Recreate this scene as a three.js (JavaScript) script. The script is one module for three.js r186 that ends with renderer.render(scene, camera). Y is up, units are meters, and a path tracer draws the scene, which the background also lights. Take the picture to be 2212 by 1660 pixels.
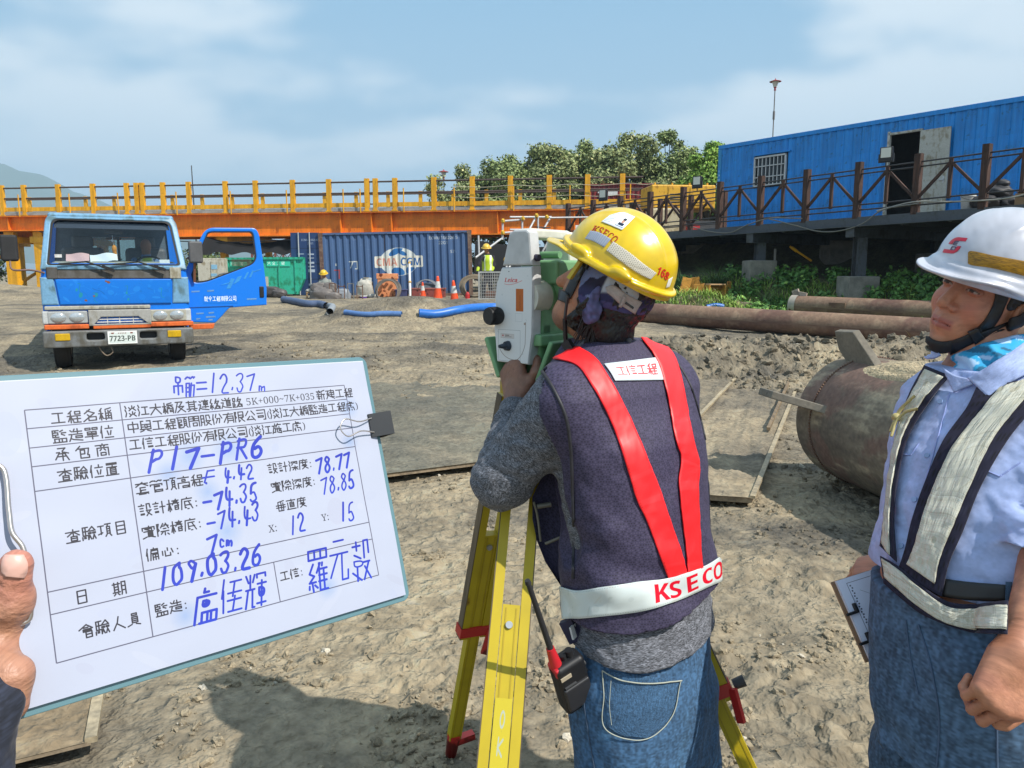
import * as THREE from 'three';
import { mergeGeometries } from 'three/addons/utils/BufferGeometryUtils.js';
import { RoundedBoxGeometry } from 'three/addons/geometries/RoundedBoxGeometry.js';
import { createNoise2D, createNoise3D } from 'simplex-noise';

// ---------------------------------------------------------------- camera, sky, sun, exposure
const scene = new THREE.Scene();
const CAM_H = 1.55, PITCH = Math.atan(240 / 1665), FOV = 2 * Math.atan(830 / 1665) * 180 / Math.PI;
const camera = new THREE.PerspectiveCamera(FOV, 4 / 3, 0.05, 9000);
camera.position.set(0, CAM_H, 0);
camera.rotation.x = -PITCH;
camera.updateMatrixWorld();
const SUN = new THREE.Vector3(0.73, 1.0, 0.5).normalize();
const sun = new THREE.DirectionalLight(new THREE.Color(1.0, 0.945, 0.86), 4.4);
sun.position.copy(SUN).multiplyScalar(60);
sun.castShadow = true;
sun.shadow.mapSize.set(4096, 4096);
Object.assign(sun.shadow.camera, { left: -45, right: 45, top: 45, bottom: -45, near: 1, far: 160 });
scene.add(sun, sun.target);
const renderer = new THREE.WebGLRenderer({ antialias: true });
renderer.toneMapping = THREE.LinearToneMapping;
renderer.toneMappingExposure = 1.48;
renderer.shadowMap.enabled = true;

function mulberry(a) { return () => { a |= 0; a = a + 0x6D2B79F5 | 0; let t = Math.imul(a ^ a >>> 15, 1 | a); t = t + Math.imul(t ^ t >>> 7, 61 | t) ^ t; return ((t ^ t >>> 14) >>> 0) / 4294967296; }; }
const rnd = mulberry(20200326);
const n2 = createNoise2D(mulberry(11)), n3 = createNoise3D(mulberry(12));
const clamp = (x, a = 0, b = 1) => x < a ? a : x > b ? b : x;
const ss = (a, b, x) => { const t = clamp((x - a) / (b - a)); return t * t * (3 - 2 * t); };
const lerp = (a, b, t) => a + (b - a) * t;
const fbm2 = (x, y, o = 4) => { let s = 0, a = 0.5, f = 1; for (let i = 0; i < o; i++) { s += a * n2(x * f, y * f); a *= 0.5; f *= 2.03; } return s; };
const fbm3 = (x, y, z, o = 4) => { let s = 0, a = 0.5, f = 1; for (let i = 0; i < o; i++) { s += a * n3(x * f, y * f, z * f); a *= 0.5; f *= 2.03; } return s; };

{ // hazy spring sky with soft broken cloud, the same all round
  const W = 1024, H = 512, data = new Float32Array(W * H * 4);
  for (let y = 0; y < H; y++) for (let x = 0; x < W; x++) {
    const el = (y + 0.5) / H * Math.PI - Math.PI / 2, az = (x + 0.5) / W * 2 * Math.PI;
    const dx = Math.cos(el) * Math.cos(az), dy = Math.sin(el), dz = Math.cos(el) * Math.sin(az);
    const up = Math.max(dy, 0);
    let r = lerp(0.32, 0.155, ss(0, 0.5, up)), g = lerp(0.46, 0.34, ss(0, 0.5, up)), b = lerp(0.57, 0.53, ss(0, 0.5, up));
    // clouds on a layer overhead
    const k = 1 / (up + 0.22), px = dx * k, pz = dz * k;
    let c = fbm3(px * 1.1 + 3.1, pz * 1.7 + 1.7, 0.4, 7) * 1.25 + 0.5 * n3(px * 0.5 + 9, pz * 0.6, 2.2) + 0.06;
    c += 0.25 * Math.abs(fbm3(px * 2.4, pz * 3.1, 7.7, 4));
    const m = ss(-0.42, 0.4, c) * (0.35 + 0.65 * ss(0.03, 0.22, up)) * 0.95;
    r = lerp(r, 0.58, m); g = lerp(g, 0.655, m); b = lerp(b, 0.71, m);
    const hz = Math.exp(-up * 11) * 0.45; r = lerp(r, 0.31, hz); g = lerp(g, 0.47, hz); b = lerp(b, 0.6, hz);
    if (dy < 0) { const t = ss(0, -0.15, dy); r = lerp(r, 0.2, t); g = lerp(g, 0.19, t); b = lerp(b, 0.16, t); }
    const i = (y * W + x) * 4; data[i] = r; data[i + 1] = g; data[i + 2] = b; data[i + 3] = 1;
  }
  const t = new THREE.DataTexture(data, W, H, THREE.RGBAFormat, THREE.FloatType);
  t.mapping = THREE.EquirectangularReflectionMapping; t.magFilter = THREE.LinearFilter; t.minFilter = THREE.LinearFilter; t.wrapS = THREE.RepeatWrapping; t.needsUpdate = true;
  scene.background = t; scene.environment = t;
}

// ---------------------------------------------------------------- helpers
const V = (x, y, z) => new THREE.Vector3(x, y, z);
const CP = Math.cos(PITCH), SP = Math.sin(PITCH);
// a point in metres seen in direction (u, v) of a 2212 x 1660 picture at depth d / on the level y
const at = (u, v, d) => { const a = (u - 1106) / 1665, b = (830 - v) / 1665; return V(a * d, CAM_H + d * (b * CP - SP), d * (-CP - b * SP)); };
const gp = (u, v, y = 0) => { const b = (830 - v) / 1665; return at(u, v, (y - CAM_H) / (b * CP - SP)); };
const taken = new Map();
function numbered(n) { const k = taken.get(n) ?? 0; taken.set(n, k + 1); return k ? n + '_' + String(k).padStart(3, '0') : n; }
function tag(o, label, category, group, kind) { if (label) o.userData.label = label; if (category) o.userData.category = category; if (group) o.userData.group = group; if (kind) o.userData.kind = kind; return o; }
function thing(name, label, category, p = V(0, 0, 0), turn = 0, group) {
  const o = new THREE.Group(); o.name = numbered(name); o.position.copy(p); o.rotation.y = turn; scene.add(o);
  return tag(o, label, category, group);
}
function norm(g) {
  if (!g.attributes.uv) { const n = g.attributes.position.count; g.setAttribute('uv', new THREE.BufferAttribute(new Float32Array(n * 2), 2)); }
  for (const k of Object.keys(g.attributes)) if (!['position', 'normal', 'uv', 'color'].includes(k)) g.deleteAttribute(k);
  return g.index ? g.toNonIndexed() : g;
}
function merge(list) { list = list.flat(Infinity).filter(Boolean).map(norm); return list.length === 1 ? list[0] : mergeGeometries(list); }
// uv in metres from the facing of each triangle
function boxUV(g, s = 1) {
  if (g.index) g = g.toNonIndexed();
  const p = g.attributes.position, uv = new Float32Array(p.count * 2), a = V(), b = V(), c = V(), n = V();
  for (let i = 0; i < p.count; i += 3) {
    a.fromBufferAttribute(p, i); b.fromBufferAttribute(p, i + 1); c.fromBufferAttribute(p, i + 2);
    n.copy(b).sub(a).cross(c.clone().sub(a));
    const X = Math.abs(n.x), Y = Math.abs(n.y), Z = Math.abs(n.z);
    [a, b, c].forEach((q, j) => { const k = (i + j) * 2; if (Y >= X && Y >= Z) { uv[k] = q.x * s; uv[k + 1] = q.z * s; } else if (X >= Z) { uv[k] = q.z * s; uv[k + 1] = q.y * s; } else { uv[k] = q.x * s; uv[k + 1] = q.y * s; } });
  }
  g.setAttribute('uv', new THREE.BufferAttribute(uv, 2)); return g;
}
function obj(name, geos, m, parent = scene, keepUV = false) {
  let g = Array.isArray(geos) ? merge(geos) : geos;
  if (!keepUV) g = boxUV(g);
  const o = new THREE.Mesh(g, m); o.name = parent === scene ? numbered(name) : name; o.castShadow = o.receiveShadow = true; parent.add(o); return o;
}
const struct = (name, geos, m, keepUV) => tag(obj(name, geos, m, scene, keepUV), null, null, null, 'structure');
function copyOf(src, label, p, turn) { const c = src.clone(); c.name = numbered(src.name.replace(/_\d{3}$/, '')); c.userData = { ...src.userData }; if (label) c.userData.label = label; if (p) c.position.copy(p); if (turn !== undefined) c.rotation.y = turn; scene.add(c); return c; }
const bx = (w, h, d, x = 0, y = 0, z = 0) => new THREE.BoxGeometry(w, h, d).translate(x, y, z);
const rb = (w, h, d, r, x = 0, y = 0, z = 0, s = 1) => new RoundedBoxGeometry(w, h, d, s, r).translate(x, y, z);
function frameOf(p, q, up = V(0, 1, 0)) { const z = q.clone().sub(p).normalize(); let x = up.clone().cross(z); if (x.lengthSq() < 1e-6) x = V(1, 0, 0).cross(z); x.normalize(); const y = z.clone().cross(x); return new THREE.Matrix4().makeBasis(x, y, z); }
function bar(p, q, w, h, up) { const L = p.distanceTo(q); const g = new THREE.BoxGeometry(w, h, L); const m = frameOf(p, q, up); m.setPosition(p.clone().add(q).multiplyScalar(0.5)); return g.applyMatrix4(m); }
function cyl(p, q, r0, r1 = r0, seg = 12, open = false) { const L = p.distanceTo(q); const g = new THREE.CylinderGeometry(r1, r0, L, seg, 1, open).rotateX(Math.PI / 2); const m = frameOf(p, q); m.setPosition(p.clone().add(q).multiplyScalar(0.5)); return g.applyMatrix4(m); }
function tube(pts, r, seg = 24, rad = 8, closed = false) { return new THREE.TubeGeometry(new THREE.CatmullRomCurve3(pts, closed, 'centripetal'), seg, r, rad, closed); }
const shapeOf = (pts) => new THREE.Shape(pts.map(([x, y]) => new THREE.Vector2(x, y)));
function prism(pts, depth, bevel = 0, holes = []) {
  const s = pts instanceof THREE.Shape ? pts : shapeOf(pts); for (const h of holes) s.holes.push(h instanceof THREE.Path ? h : new THREE.Path(h.map(([x, y]) => new THREE.Vector2(x, y))));
  const g = new THREE.ExtrudeGeometry(s, { depth: depth - 2 * bevel, bevelEnabled: bevel > 0, bevelThickness: bevel, bevelSize: bevel, bevelOffset: -bevel, bevelSegments: 2, curveSegments: 10 });
  return g.translate(0, 0, bevel);
}
function rrect(x, y, w, h, r) { const s = new THREE.Shape(); s.moveTo(x + r, y); s.lineTo(x + w - r, y); s.absarc(x + w - r, y + r, r, -Math.PI / 2, 0); s.lineTo(x + w, y + h - r); s.absarc(x + w - r, y + h - r, r, 0, Math.PI / 2); s.lineTo(x + r, y + h); s.absarc(x + r, y + h - r, r, Math.PI / 2, Math.PI); s.lineTo(x, y + r); s.absarc(x + r, y + r, r, Math.PI, Math.PI * 1.5); return s; }
const lathe = (pts, seg = 20) => new THREE.LatheGeometry(pts.map(([x, y]) => new THREE.Vector2(x, y)), seg);

// ---------------------------------------------------------------- textures (tileable)
const hsh = (x, y, s) => { let h = Math.imul(x, 374761393) ^ Math.imul(y, 668265263) ^ Math.imul(s, 974711); h = Math.imul(h ^ h >>> 13, 1274126177); return ((h ^ h >>> 16) >>> 0) / 4294967296; };
function vn(x, y, p, s) { const xi = Math.floor(x), yi = Math.floor(y), fx = x - xi, fy = y - yi, u = fx * fx * (3 - 2 * fx), v = fy * fy * (3 - 2 * fy), m = (a) => ((a % p) + p) % p; const a = hsh(m(xi), m(yi), s), b = hsh(m(xi + 1), m(yi), s), c = hsh(m(xi), m(yi + 1), s), d = hsh(m(xi + 1), m(yi + 1), s); return (a + (b - a) * u) * (1 - v) + (c + (d - c) * u) * v; }
function tf(u, v, p, o, s) { let r = 0, a = 0.5, t = 0; for (let i = 0; i < o; i++) { r += a * vn(u * p, v * p, p, s + i); t += a; a *= 0.55; p *= 2; } return r / t; }
function tex(n, fn, srgb = true, m = n) {
  const d = new Uint8Array(n * m * 4);
  for (let y = 0; y < m; y++) for (let x = 0; x < n; x++) { const c = fn(x / n, y / m), i = (y * n + x) * 4; if (typeof c === 'number') d[i] = d[i + 1] = d[i + 2] = clamp(c) * 255; else { d[i] = clamp(c[0]) * 255; d[i + 1] = clamp(c[1]) * 255; d[i + 2] = clamp(c[2]) * 255; } d[i + 3] = 255; }
  const t = new THREE.DataTexture(d, n, m); t.wrapS = t.wrapT = THREE.RepeatWrapping; t.magFilter = THREE.LinearFilter; t.minFilter = THREE.LinearMipmapLinearFilter; t.generateMipmaps = true; if (srgb) t.colorSpace = THREE.SRGBColorSpace; t.needsUpdate = true; return t;
}
const rep = (t, x, y = x) => { const c = t.clone(); c.repeat.set(x, y); c.needsUpdate = true; return c; };
const mixc = (a, b, t) => [lerp(a[0], b[0], t), lerp(a[1], b[1], t), lerp(a[2], b[2], t)];
const T = {};
T.grunge = tex(512, (u, v) => { const a = tf(u, v, 4, 6, 1), b = tf(u, v, 16, 4, 9), s = tf(u * 1, v * 1, 64, 2, 21); return 0.80 + 0.26 * (a - 0.5) + 0.14 * (b - 0.5) + 0.1 * (s - 0.5) + 0.12; });
T.dirty = tex(512, (u, v) => { const a = tf(u, v, 5, 6, 31), st = tf(u, v * 0.25, 24, 4, 41), m = ss(0.48, 0.72, a * 0.7 + st * 0.3); const f = 0.93 + 0.14 * (tf(u, v, 48, 3, 51) - 0.5); return mixc([f, f, f], [0.66, 0.61, 0.52], m * 0.75); });
T.rust = tex(512, (u, v) => { const a = tf(u, v, 4, 7, 61), b = tf(u, v, 14, 6, 71), e = tf(u, v, 80, 2, 73); const q = mixc(mixc([0.40, 0.30, 0.26], [0.50, 0.41, 0.34], ss(0.3, 0.7, a)), [0.60, 0.53, 0.44], ss(0.45, 0.75, b) * 0.55), k = 0.88 + 0.24 * e; return [q[0] * k, q[1] * k, q[2] * k]; });
T.rustpaint = tex(512, (u, v) => { const a = tf(u, v, 5, 6, 81), m = ss(0.62, 0.7, a + 0.12 * (tf(u, v, 40, 3, 82) - 0.5)); const f = 0.92 + 0.2 * (tf(u, v, 10, 5, 83) - 0.5); return mixc([f, f, f], [0.45, 0.3, 0.2], m); });
T.concrete = tex(512, (u, v) => { const a = tf(u, v, 5, 6, 91), b = tf(u, v, 60, 3, 92); const f = 0.62 + 0.25 * (a - 0.5) + 0.12 * (b - 0.5); return [f, f * 0.985, f * 0.95]; });
T.wood = tex(512, (u, v) => { const g = tf(u * 1, v * 0.06, 40, 4, 101), a = tf(u, v, 4, 4, 102); const f = 0.7 + 0.5 * (g - 0.5) + 0.3 * (a - 0.5); return [f, f * 0.93, f * 0.86]; });
T.bumpfine = tex(512, (u, v) => tf(u, v, 24, 5, 111), false);
T.bumpcoarse = tex(512, (u, v) => tf(u, v, 6, 6, 121), false);
T.dirt = tex(1024, (u, v) => { const a = tf(u, v, 6, 7, 131), b = tf(u, v, 70, 3, 132), c = tf(u, v, 20, 4, 133); const f = 0.86 + 0.34 * (a - 0.5) + 0.3 * (b - 0.5) + 0.25 * (c - 0.5); return mixc([f, f, f], [f * 1.04, f * 1.0, f * 0.93], a); });
T.dirtbump = tex(1024, (u, v) => { const a = tf(u, v, 10, 7, 141), r = 1 - Math.abs(2 * tf(u, v, 26, 5, 142) - 1); return 0.55 * a + 0.45 * r * r; }, false);
T.denim = tex(512, (u, v) => { const w = tf(u, v, 128, 1, 151), x = tf(u * 1, v * 0.2, 100, 2, 152), a = tf(u, v, 5, 5, 153); const f = 0.82 + 0.3 * (w - 0.5) + 0.35 * (x - 0.5) + 0.14 * (a - 0.5); return f; });
T.heather = tex(512, (u, v) => { const b = tf(u * 0.3 + 0, v, 128, 2, 162), a = tf(u * 0.4, v, 64, 2, 165), f = 0.64 + 0.75 * (b - 0.5) + 0.35 * (a - 0.5); return [f, f, f * 1.02]; });
T.skin = tex(512, (u, v) => { const a = tf(u, v, 8, 5, 171), b = tf(u, v, 60, 2, 172); const f = 0.93 + 0.14 * (a - 0.5) + 0.1 * (b - 0.5); return [f, f * (0.98 + 0.06 * (a - 0.5)), f * 0.97]; });
T.vestmesh = tex(256, (u, v) => { const n = 16, y = v * n, r = Math.floor(y), x = u * n + (r % 2) * 0.5, fx = (x % 1) - 0.5, fy = (y % 1) - 0.5, d = Math.hypot(fx, fy * 1.1); const h = ss(0.36, 0.2, d); const id = hsh(Math.floor(x) % n, r, 7); return mixc([0.8, 0.78, 0.86], id > 0.55 ? [1.1, 1.1, 1.15] : [0.42, 0.42, 0.48], h * (id > 0.55 ? 1 : 0.9)); });
T.faded = tex(512, (u, v) => { const a = tf(u * 0.5, v * 0.5, 6, 5, 401), s = tf(u, v * 0.04, 40, 4, 411), r = ss(0.7, 0.78, tf(u, v, 9, 5, 421)); const f = 0.9 + 0.2 * (a - 0.5) + 0.16 * (s - 0.5); return mixc([f, f, f], [0.6, 0.5, 0.42], r * 0.5); });
const M = {};
const std = (o) => new THREE.MeshStandardMaterial({ roughness: 0.7, metalness: 0, ...o });
const C = (r, g, b) => new THREE.Color().setRGB(r, g, b);
const paint = (c, o = {}) => std({ color: c, map: o.map ?? T.grunge, roughness: o.r ?? 0.55, metalness: o.m ?? 0, bumpMap: o.bump ?? null, bumpScale: o.bs ?? 0.002 });
M.blackRubber = paint(C(0.022, 0.022, 0.024), { r: 0.75 });
M.black = paint(C(0.012, 0.012, 0.014), { r: 0.5 });
M.darkGrey = paint(C(0.06, 0.062, 0.066), { r: 0.6 });
M.grey = paint(C(0.22, 0.225, 0.23), { r: 0.6, map: T.dirty });
M.steel = std({ color: C(0.55, 0.56, 0.57), metalness: 0.85, roughness: 0.38, map: T.grunge });
M.white = paint(C(0.72, 0.72, 0.70), { r: 0.45 });
M.concrete = paint(C(0.62, 0.6, 0.55), { map: T.concrete, r: 0.95, bump: T.bumpfine, bs: 0.006 });
M.mud = std({ color: C(0.24, 0.21, 0.16), map: T.dirt, roughness: 1, bumpMap: T.dirtbump, bumpScale: 0.03 });
M.rust = std({ color: C(0.8, 0.72, 0.68), map: T.rust, roughness: 0.85, bumpMap: T.bumpfine, bumpScale: 0.004 });
M.orange = paint(C(0.95, 0.25, 0.006), { map: T.faded, r: 0.6 });
M.yellowSteel = paint(C(0.88, 0.43, 0.01), { map: T.faded, r: 0.55 });
M.brownPipe = paint(C(0.09, 0.06, 0.05), { r: 0.7 });
M.brownWood = std({ color: C(0.12, 0.068, 0.054), map: T.wood, roughness: 0.85, bumpMap: T.bumpfine, bumpScale: 0.003 });
M.deckSteel = paint(C(0.075, 0.085, 0.1), { map: T.dirty, r: 0.65 });
function canvasTex(w, h, draw, flip = true) { const c = document.createElement('canvas'); c.width = w; c.height = h; const x = c.getContext('2d'); draw(x, w, h); const t = new THREE.CanvasTexture(c); t.colorSpace = THREE.SRGBColorSpace; t.magFilter = THREE.LinearFilter; return t; }
// ---------------------------------------------------------------- hand-made stroke glyphs for the Chinese writing
const GL = {
  口: '1292981812', 日: '2080892920 2484', 目: '2080892920 2383 2686', 田: '1191981811 5158 1595', 木: '0393 5059 5318 5398', 禾: '7022 0494 5159 5418 5498', 火: '1325 8274 505419 5499',
  人: '504419 4599', 亻: '6015 4349', 氵: '3062 2355 2966', 工: '1181 5158 0898', 王: '0090 0494 0999 5059', 臣: '9000 0009 0999 038386 8606 4043 4649', 皿: '1191 1118 9198 4148 6168 0999',
  辶: '1122 042417 1709 1738 3899', 立: '5052 1292 3447 7467 0999', 馬: '1016 1090 1393 1696 5056 9699 0709 3738 5758', 罒: '0090 0009 9099 0999 3039 6069', 頁: '0090 5032 目1287 3709 6799',
  其: '0191 2027 7077 2373 2575 0797 3819 6889', 月: '1018 1809 1090 9099 1393 1696', 車: '0191 田2286 0898 5059', 糸: '5013 1364 6416 1686 4649 1708 7798', 各: '4014 2282 8209 3399 口2699',
  足: '口1084 5459 5787 1519 0999', 斤: '9011 1109 1494 6469', 門: '0009 0040 4044 0444 0242 9099 5090 5054 5494 5292', 殳: '2024 2070 7083 1595 8519 2699', 阝: '1019 1070 7033 3375 7516',
  艮: '1080 8085 1383 1585 1019 1938 4699 8366', 言: '5051 0191 2373 2575 口2788', 竹: '2004 1141 3143 7054 6191 8183', 隹: '3003 2029 5051 2292 2494 2696 2999 6269',
  程: '禾0049 口5093 王4499', 名: '5013 3183 8309 3456 口3599', 稱: '禾0039 9051 5253 7273 9283 5459 5494 9499 7478 5696 4898', 監: '臣0045 7051 6292 6384 皿0699', 造: '辶0099 4032 3292 6063 3494 口4597',
  單: '口0042 口5092 田1386 0797 5659', 位: '亻0029 立3099', 承: '2070 7052 5259 3474 2676 1333 3308 9463 6399', 包: '3003 1292 928786 3363 636636 33383999 9997', 商: '5051 0191 3142 7162 1913 1393 9399 4435 6475 口3679',
  查: '木0095 日2588 0999', 驗: '馬0049 7043 7093 5383 口4465 口7495 5649 5669 8679 8699', 置: '罒1081 1383 5254 目2488 1419 0999', 項: '0141 2127 0736 頁5099', 期: '其0059 月6099', 會: '5003 5093 3262 田2385 日3599', 員: '口3072 目2387 3809 6899',
  淡: '氵0029 火3094 火3599', 江: '氵0029 工3199', 大: '0393 505309 5499', 橋: '木0039 8041 4292 6244 6294 口5464 4549 4595 9599 口6698', 及: '1070 7044 4484 8429 3009 3499', 連: '辶0099 車3097', 絡: '糸0039 各4099',
  道: '辶0099 4051 8071 3292 目4397', 路: '足0039 各4099', 新: '3031 0141 1223 4232 0444 2429 0646 2718 2738 斤5099', 建: '0131 3114 1434 3409 1599 6067 4191 9195 4393 4595 5797', 中: '1292961612 5059', 興: '1017 1030 1333 1535 9097 6090 6393 6595 口4266 0797 3809 6899',
  顧: '0040 1119 1242 4244 1444 2529 2949 2646 2747 頁5099', 問: '門0099 口3579', 股: '月0039 殳4099', 份: '亻0029 4033 7094 4474 7468 5438', 有: '0191 5008 月3399', 限: '阝0029 艮3099', 公: '3004 6094 4518 1888 6599', 司: '1090 9099 9979 1373 口1577',
  處: '4042 4171 1292 1209 3464 5356 3636 2739 3738 6869 6686 8699', 信: '亻0029 言3099', 施: '3031 0242 2209 2434 3438 3818 6043 5191 4595 9587 7377 5458 5899 9997', 套: '0191 5003 5193 3438 3474 3676 0898 4629 2979 7899',
  管: '竹0092 0393 0304 9394 口3475 口3799 3439', 頂: '0141 2128 2818 頁5099', 高: '5051 0191 口3264 0509 0595 9599 口3789', 設: '言0049 殳5099', 計: '言0049 5494 7079', 樁: '木0039 4191 5282 4393 7044 7295 日5598',
  底: '5051 1191 1109 8333 3338 3848 3686 6399 5969', 實: '5051 0191 0103 9193 2272 2274 7274 1484 目3588 3809 6899', 際: '阝0029 5033 4262 7094 6192 5474 3696 6669 5638 8899', 偏: '亻0029 6061 4191 4239 4292 9294 4494 5559 5595 9599 7579 5797',
  心: '1417 3438 3878 7876 5254 8396', 深: '氵0029 3191 3132 9192 5234 6293 木3599', 度: '5051 1191 1109 2393 4245 7275 4575 3686 8639 4699', 垂: '8021 5159 0494 2228 7278 0696 2979', 直: '0191 5052 目2387 1319 0999',
  吊: '口2074 1518 1595 9598 5459', 筋: '竹0092 1319 1343 4349 1545 1747 5494 9489 6359', 銳: '2003 2043 1333 0545 2328 0848 5042 8092 口5285 6649 7679 7999', 今: '5004 5094 3454 2565 6549', 羅: '罒0092 糸0349 隹4399',
  元: '2070 0393 4308 6369 6999 9997', 毅: '0141 2022 1344 口0456 0749 2629 殳5099', 盧: '4041 4161 1292 1209 田3365 皿2699', 佳: '亻0029 4191 6155 3494 3696 6559 3999', 輝: '2024 0012 4032 0444 1409 3439 3949 5090 5051 9091 車5299',
  刀: '1292 9299 9979 5228', 全: '5004 5094 2575 5459 2777 0999', 支: '0292 5005 1575 7519 2699',
};
function strokes(ch, x0 = 0, y0 = 0, x1 = 1, y1 = 1, out = []) {
  const def = GL[ch]; if (!def) return out;
  for (const tk of def.split(' ')) {
    if (/^\d/.test(tk)) { const p = []; for (let i = 0; i < tk.length; i += 2) p.push([lerp(x0, x1, tk[i] / 9), lerp(y0, y1, tk[i + 1] / 9)]); out.push(p); }
    else { const [a, b, c, d] = [...tk].slice(1).map((q) => q / 9); strokes(tk[0], lerp(x0, x1, a), lerp(y0, y1, b), lerp(x0, x1, c), lerp(y0, y1, d), out); }
  }
  return out;
}
// writes a line of Chinese and Latin characters; (x, y) is the top left of the line
function write(c, text, x, y, size, color, width, o = {}) {
  c.save(); c.translate(x, y); if (o.rot) c.rotate(o.rot); c.strokeStyle = c.fillStyle = color; c.lineWidth = width; c.lineCap = c.lineJoin = 'round';
  let px = 0; const adv = o.adv ?? size * 1.14, hand = o.hand ?? 0;
  for (const ch of text) {
    if (GL[ch]) {
      const st = strokes(ch);
      for (const p of st) { c.beginPath(); p.forEach(([a, b], i) => { const j = hand ? (hsh(Math.round(a * 99), Math.round(b * 99), ch.codePointAt(0)) - 0.5) * hand : 0, k = hand ? (hsh(Math.round(b * 99), Math.round(a * 99), ch.codePointAt(0) + 5) - 0.5) * hand : 0; const X = px + (a + j + (hand ? (1 - b) * 0.12 : 0)) * size * 0.92, Y = (b + k) * size * 0.95; i ? c.lineTo(X, Y) : c.moveTo(X, Y); }); c.stroke(); }
      px += adv;
    } else { c.font = `${o.bold ? 'bold ' : ''}${size * 0.98}px ${o.font ?? 'serif'}`; c.fillText(ch, px, size * 0.88); px += (o.ladv ?? c.measureText(ch).width) + (ch === ' ' ? 0 : 0.5); }
  }
  c.restore(); return px;
}
// ---------------------------------------------------------------- terrain
const bankS = (x, z) => (x - 4.7) * 0.735 - (z + 25) * 0.677 + 2.2;   // metres behind the foot of the grassy bank
function worley(x, z, cell, seed) { const xi = Math.floor(x / cell), zi = Math.floor(z / cell); let best = 9; for (let i = -1; i < 2; i++) for (let j = -1; j < 2; j++) { const a = xi + i, b = zi + j, px = (a + hsh(a, b, seed)) * cell, pz = (b + hsh(a, b, seed + 1)) * cell, r = (0.25 + 0.45 * hsh(a, b, seed + 2)) * cell; const d = Math.hypot(x - px, z - pz) / r; if (d < best) best = d; } return best; }
const bump = (x, z, cx, cz, rx, rz, h) => { const q = ((x - cx) / rx) ** 2 + ((z - cz) / rz) ** 2; return q < 1 ? h * (1 - q) * (1 - q) : 0; };
function baseY(x, z) {
  const d = -z; let y = 0.65 * ss(6, 22, d) * (1 - 0.45 * ss(-2, 6, x) * (1 - ss(20, 27, d)));
  y += 1.0 * ss(1.0, 3.2, bankS(x, z)) * ss(3.0, 6.5, x);
  y += 1.5 * ss(5.2, 8.5, bankS(x, z)) * ss(5, 8, x);
  y += bump(x, z, -19, -27, 6.5, 3.2, 0.55) + bump(x, z, -25, -31, 9, 4, 0.6);
  y += bump(x, z, -2.4, -17.2, 2.8, 1.5, 0.52) + bump(x, z, -0.5, -18.4, 1.9, 1.2, 0.4) + bump(x, z, -5, -21.5, 3, 1.4, 0.16);
  y += bump(x, z, 4.9, -20.6, 2.0, 1.6, 0.62);
  y -= bump(x, z, 0.42, -1.62, 0.85, 0.62, 0.3);
  y += bump(x, z, 2.6, -11.4, 2.3, 1.1, 0.42) + bump(x, z, 5.2, -11.2, 2.4, 1.1, 0.45) + bump(x, z, 7.5, -11, 2.4, 1.5, 0.35) + bump(x, z, 1.1, -12.5, 1.5, 1.2, 0.3);
  return y;
}
const onPlate = (x, z) => (x > 0.9 && x < 3.6 && z > -10.6 && z < -4.7 ? 1 : 0);
function groundY(x, z) {
  const d = Math.hypot(x, z), fine = 1 - ss(9, 22, d);
  let y = baseY(x, z) + 0.05 * fbm2(x * 0.35, z * 0.35, 3) * ss(1, 6, d) + 0.022 * fbm2(x * 1.6 + 7, z * 1.6, 4);
  const rough = ss(-0.05, 0.45, fbm2(x * 0.55 + 20, z * 0.75 + 4, 3) + 0.5 * ss(9.8, 11.5, d) * (1 - ss(12.8, 14, d)) * ss(0, 2, x));
  if (fine > 0.02) {
    const w1 = worley(x, z, 0.13, 5), w2 = worley(x + 3, z, 0.055, 8);
    const sm = 0.18 + 0.82 * ss(-0.28, 0.12, fbm2(x * 0.62 + 5, z * 0.8 + 31, 3));
    y += fine * sm * (0.16 + 1.05 * rough) * (0.034 * Math.sqrt(Math.max(0, 1 - w1 * w1)) * hsh(Math.floor(x / 0.13), Math.floor(z / 0.13), 33) + 0.014 * Math.sqrt(Math.max(0, 1 - w2 * w2)));
    y += fine * sm * 0.016 * fbm2(x * 7, z * 7, 3) + fine * sm * 0.007 * Math.abs(fbm2(x * 18, z * 18, 2));
  }
  // wheel ruts across the yard
  const rut = ss(7, 10, d) * (1 - ss(17, 22, d)) * (1 - ss(1, 3, x));
  if (rut > 0) y += rut * 0.05 * Math.sin(z * 4.6 + 1.4 * fbm2(x * 0.25, z * 0.3, 2) * 3) * (0.5 + fbm2(x * 0.4, z * 1.1, 3));
  y += ss(9.6, 11, d) * (1 - ss(13, 14.5, d)) * ss(0, 2.5, x) * 0.11 * (Math.abs(fbm2(x * 1.5, z * 1.5, 3)) * 1.5 + 0.22 * fbm2(x * 4, z * 4, 3));
  return y;
}
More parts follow.
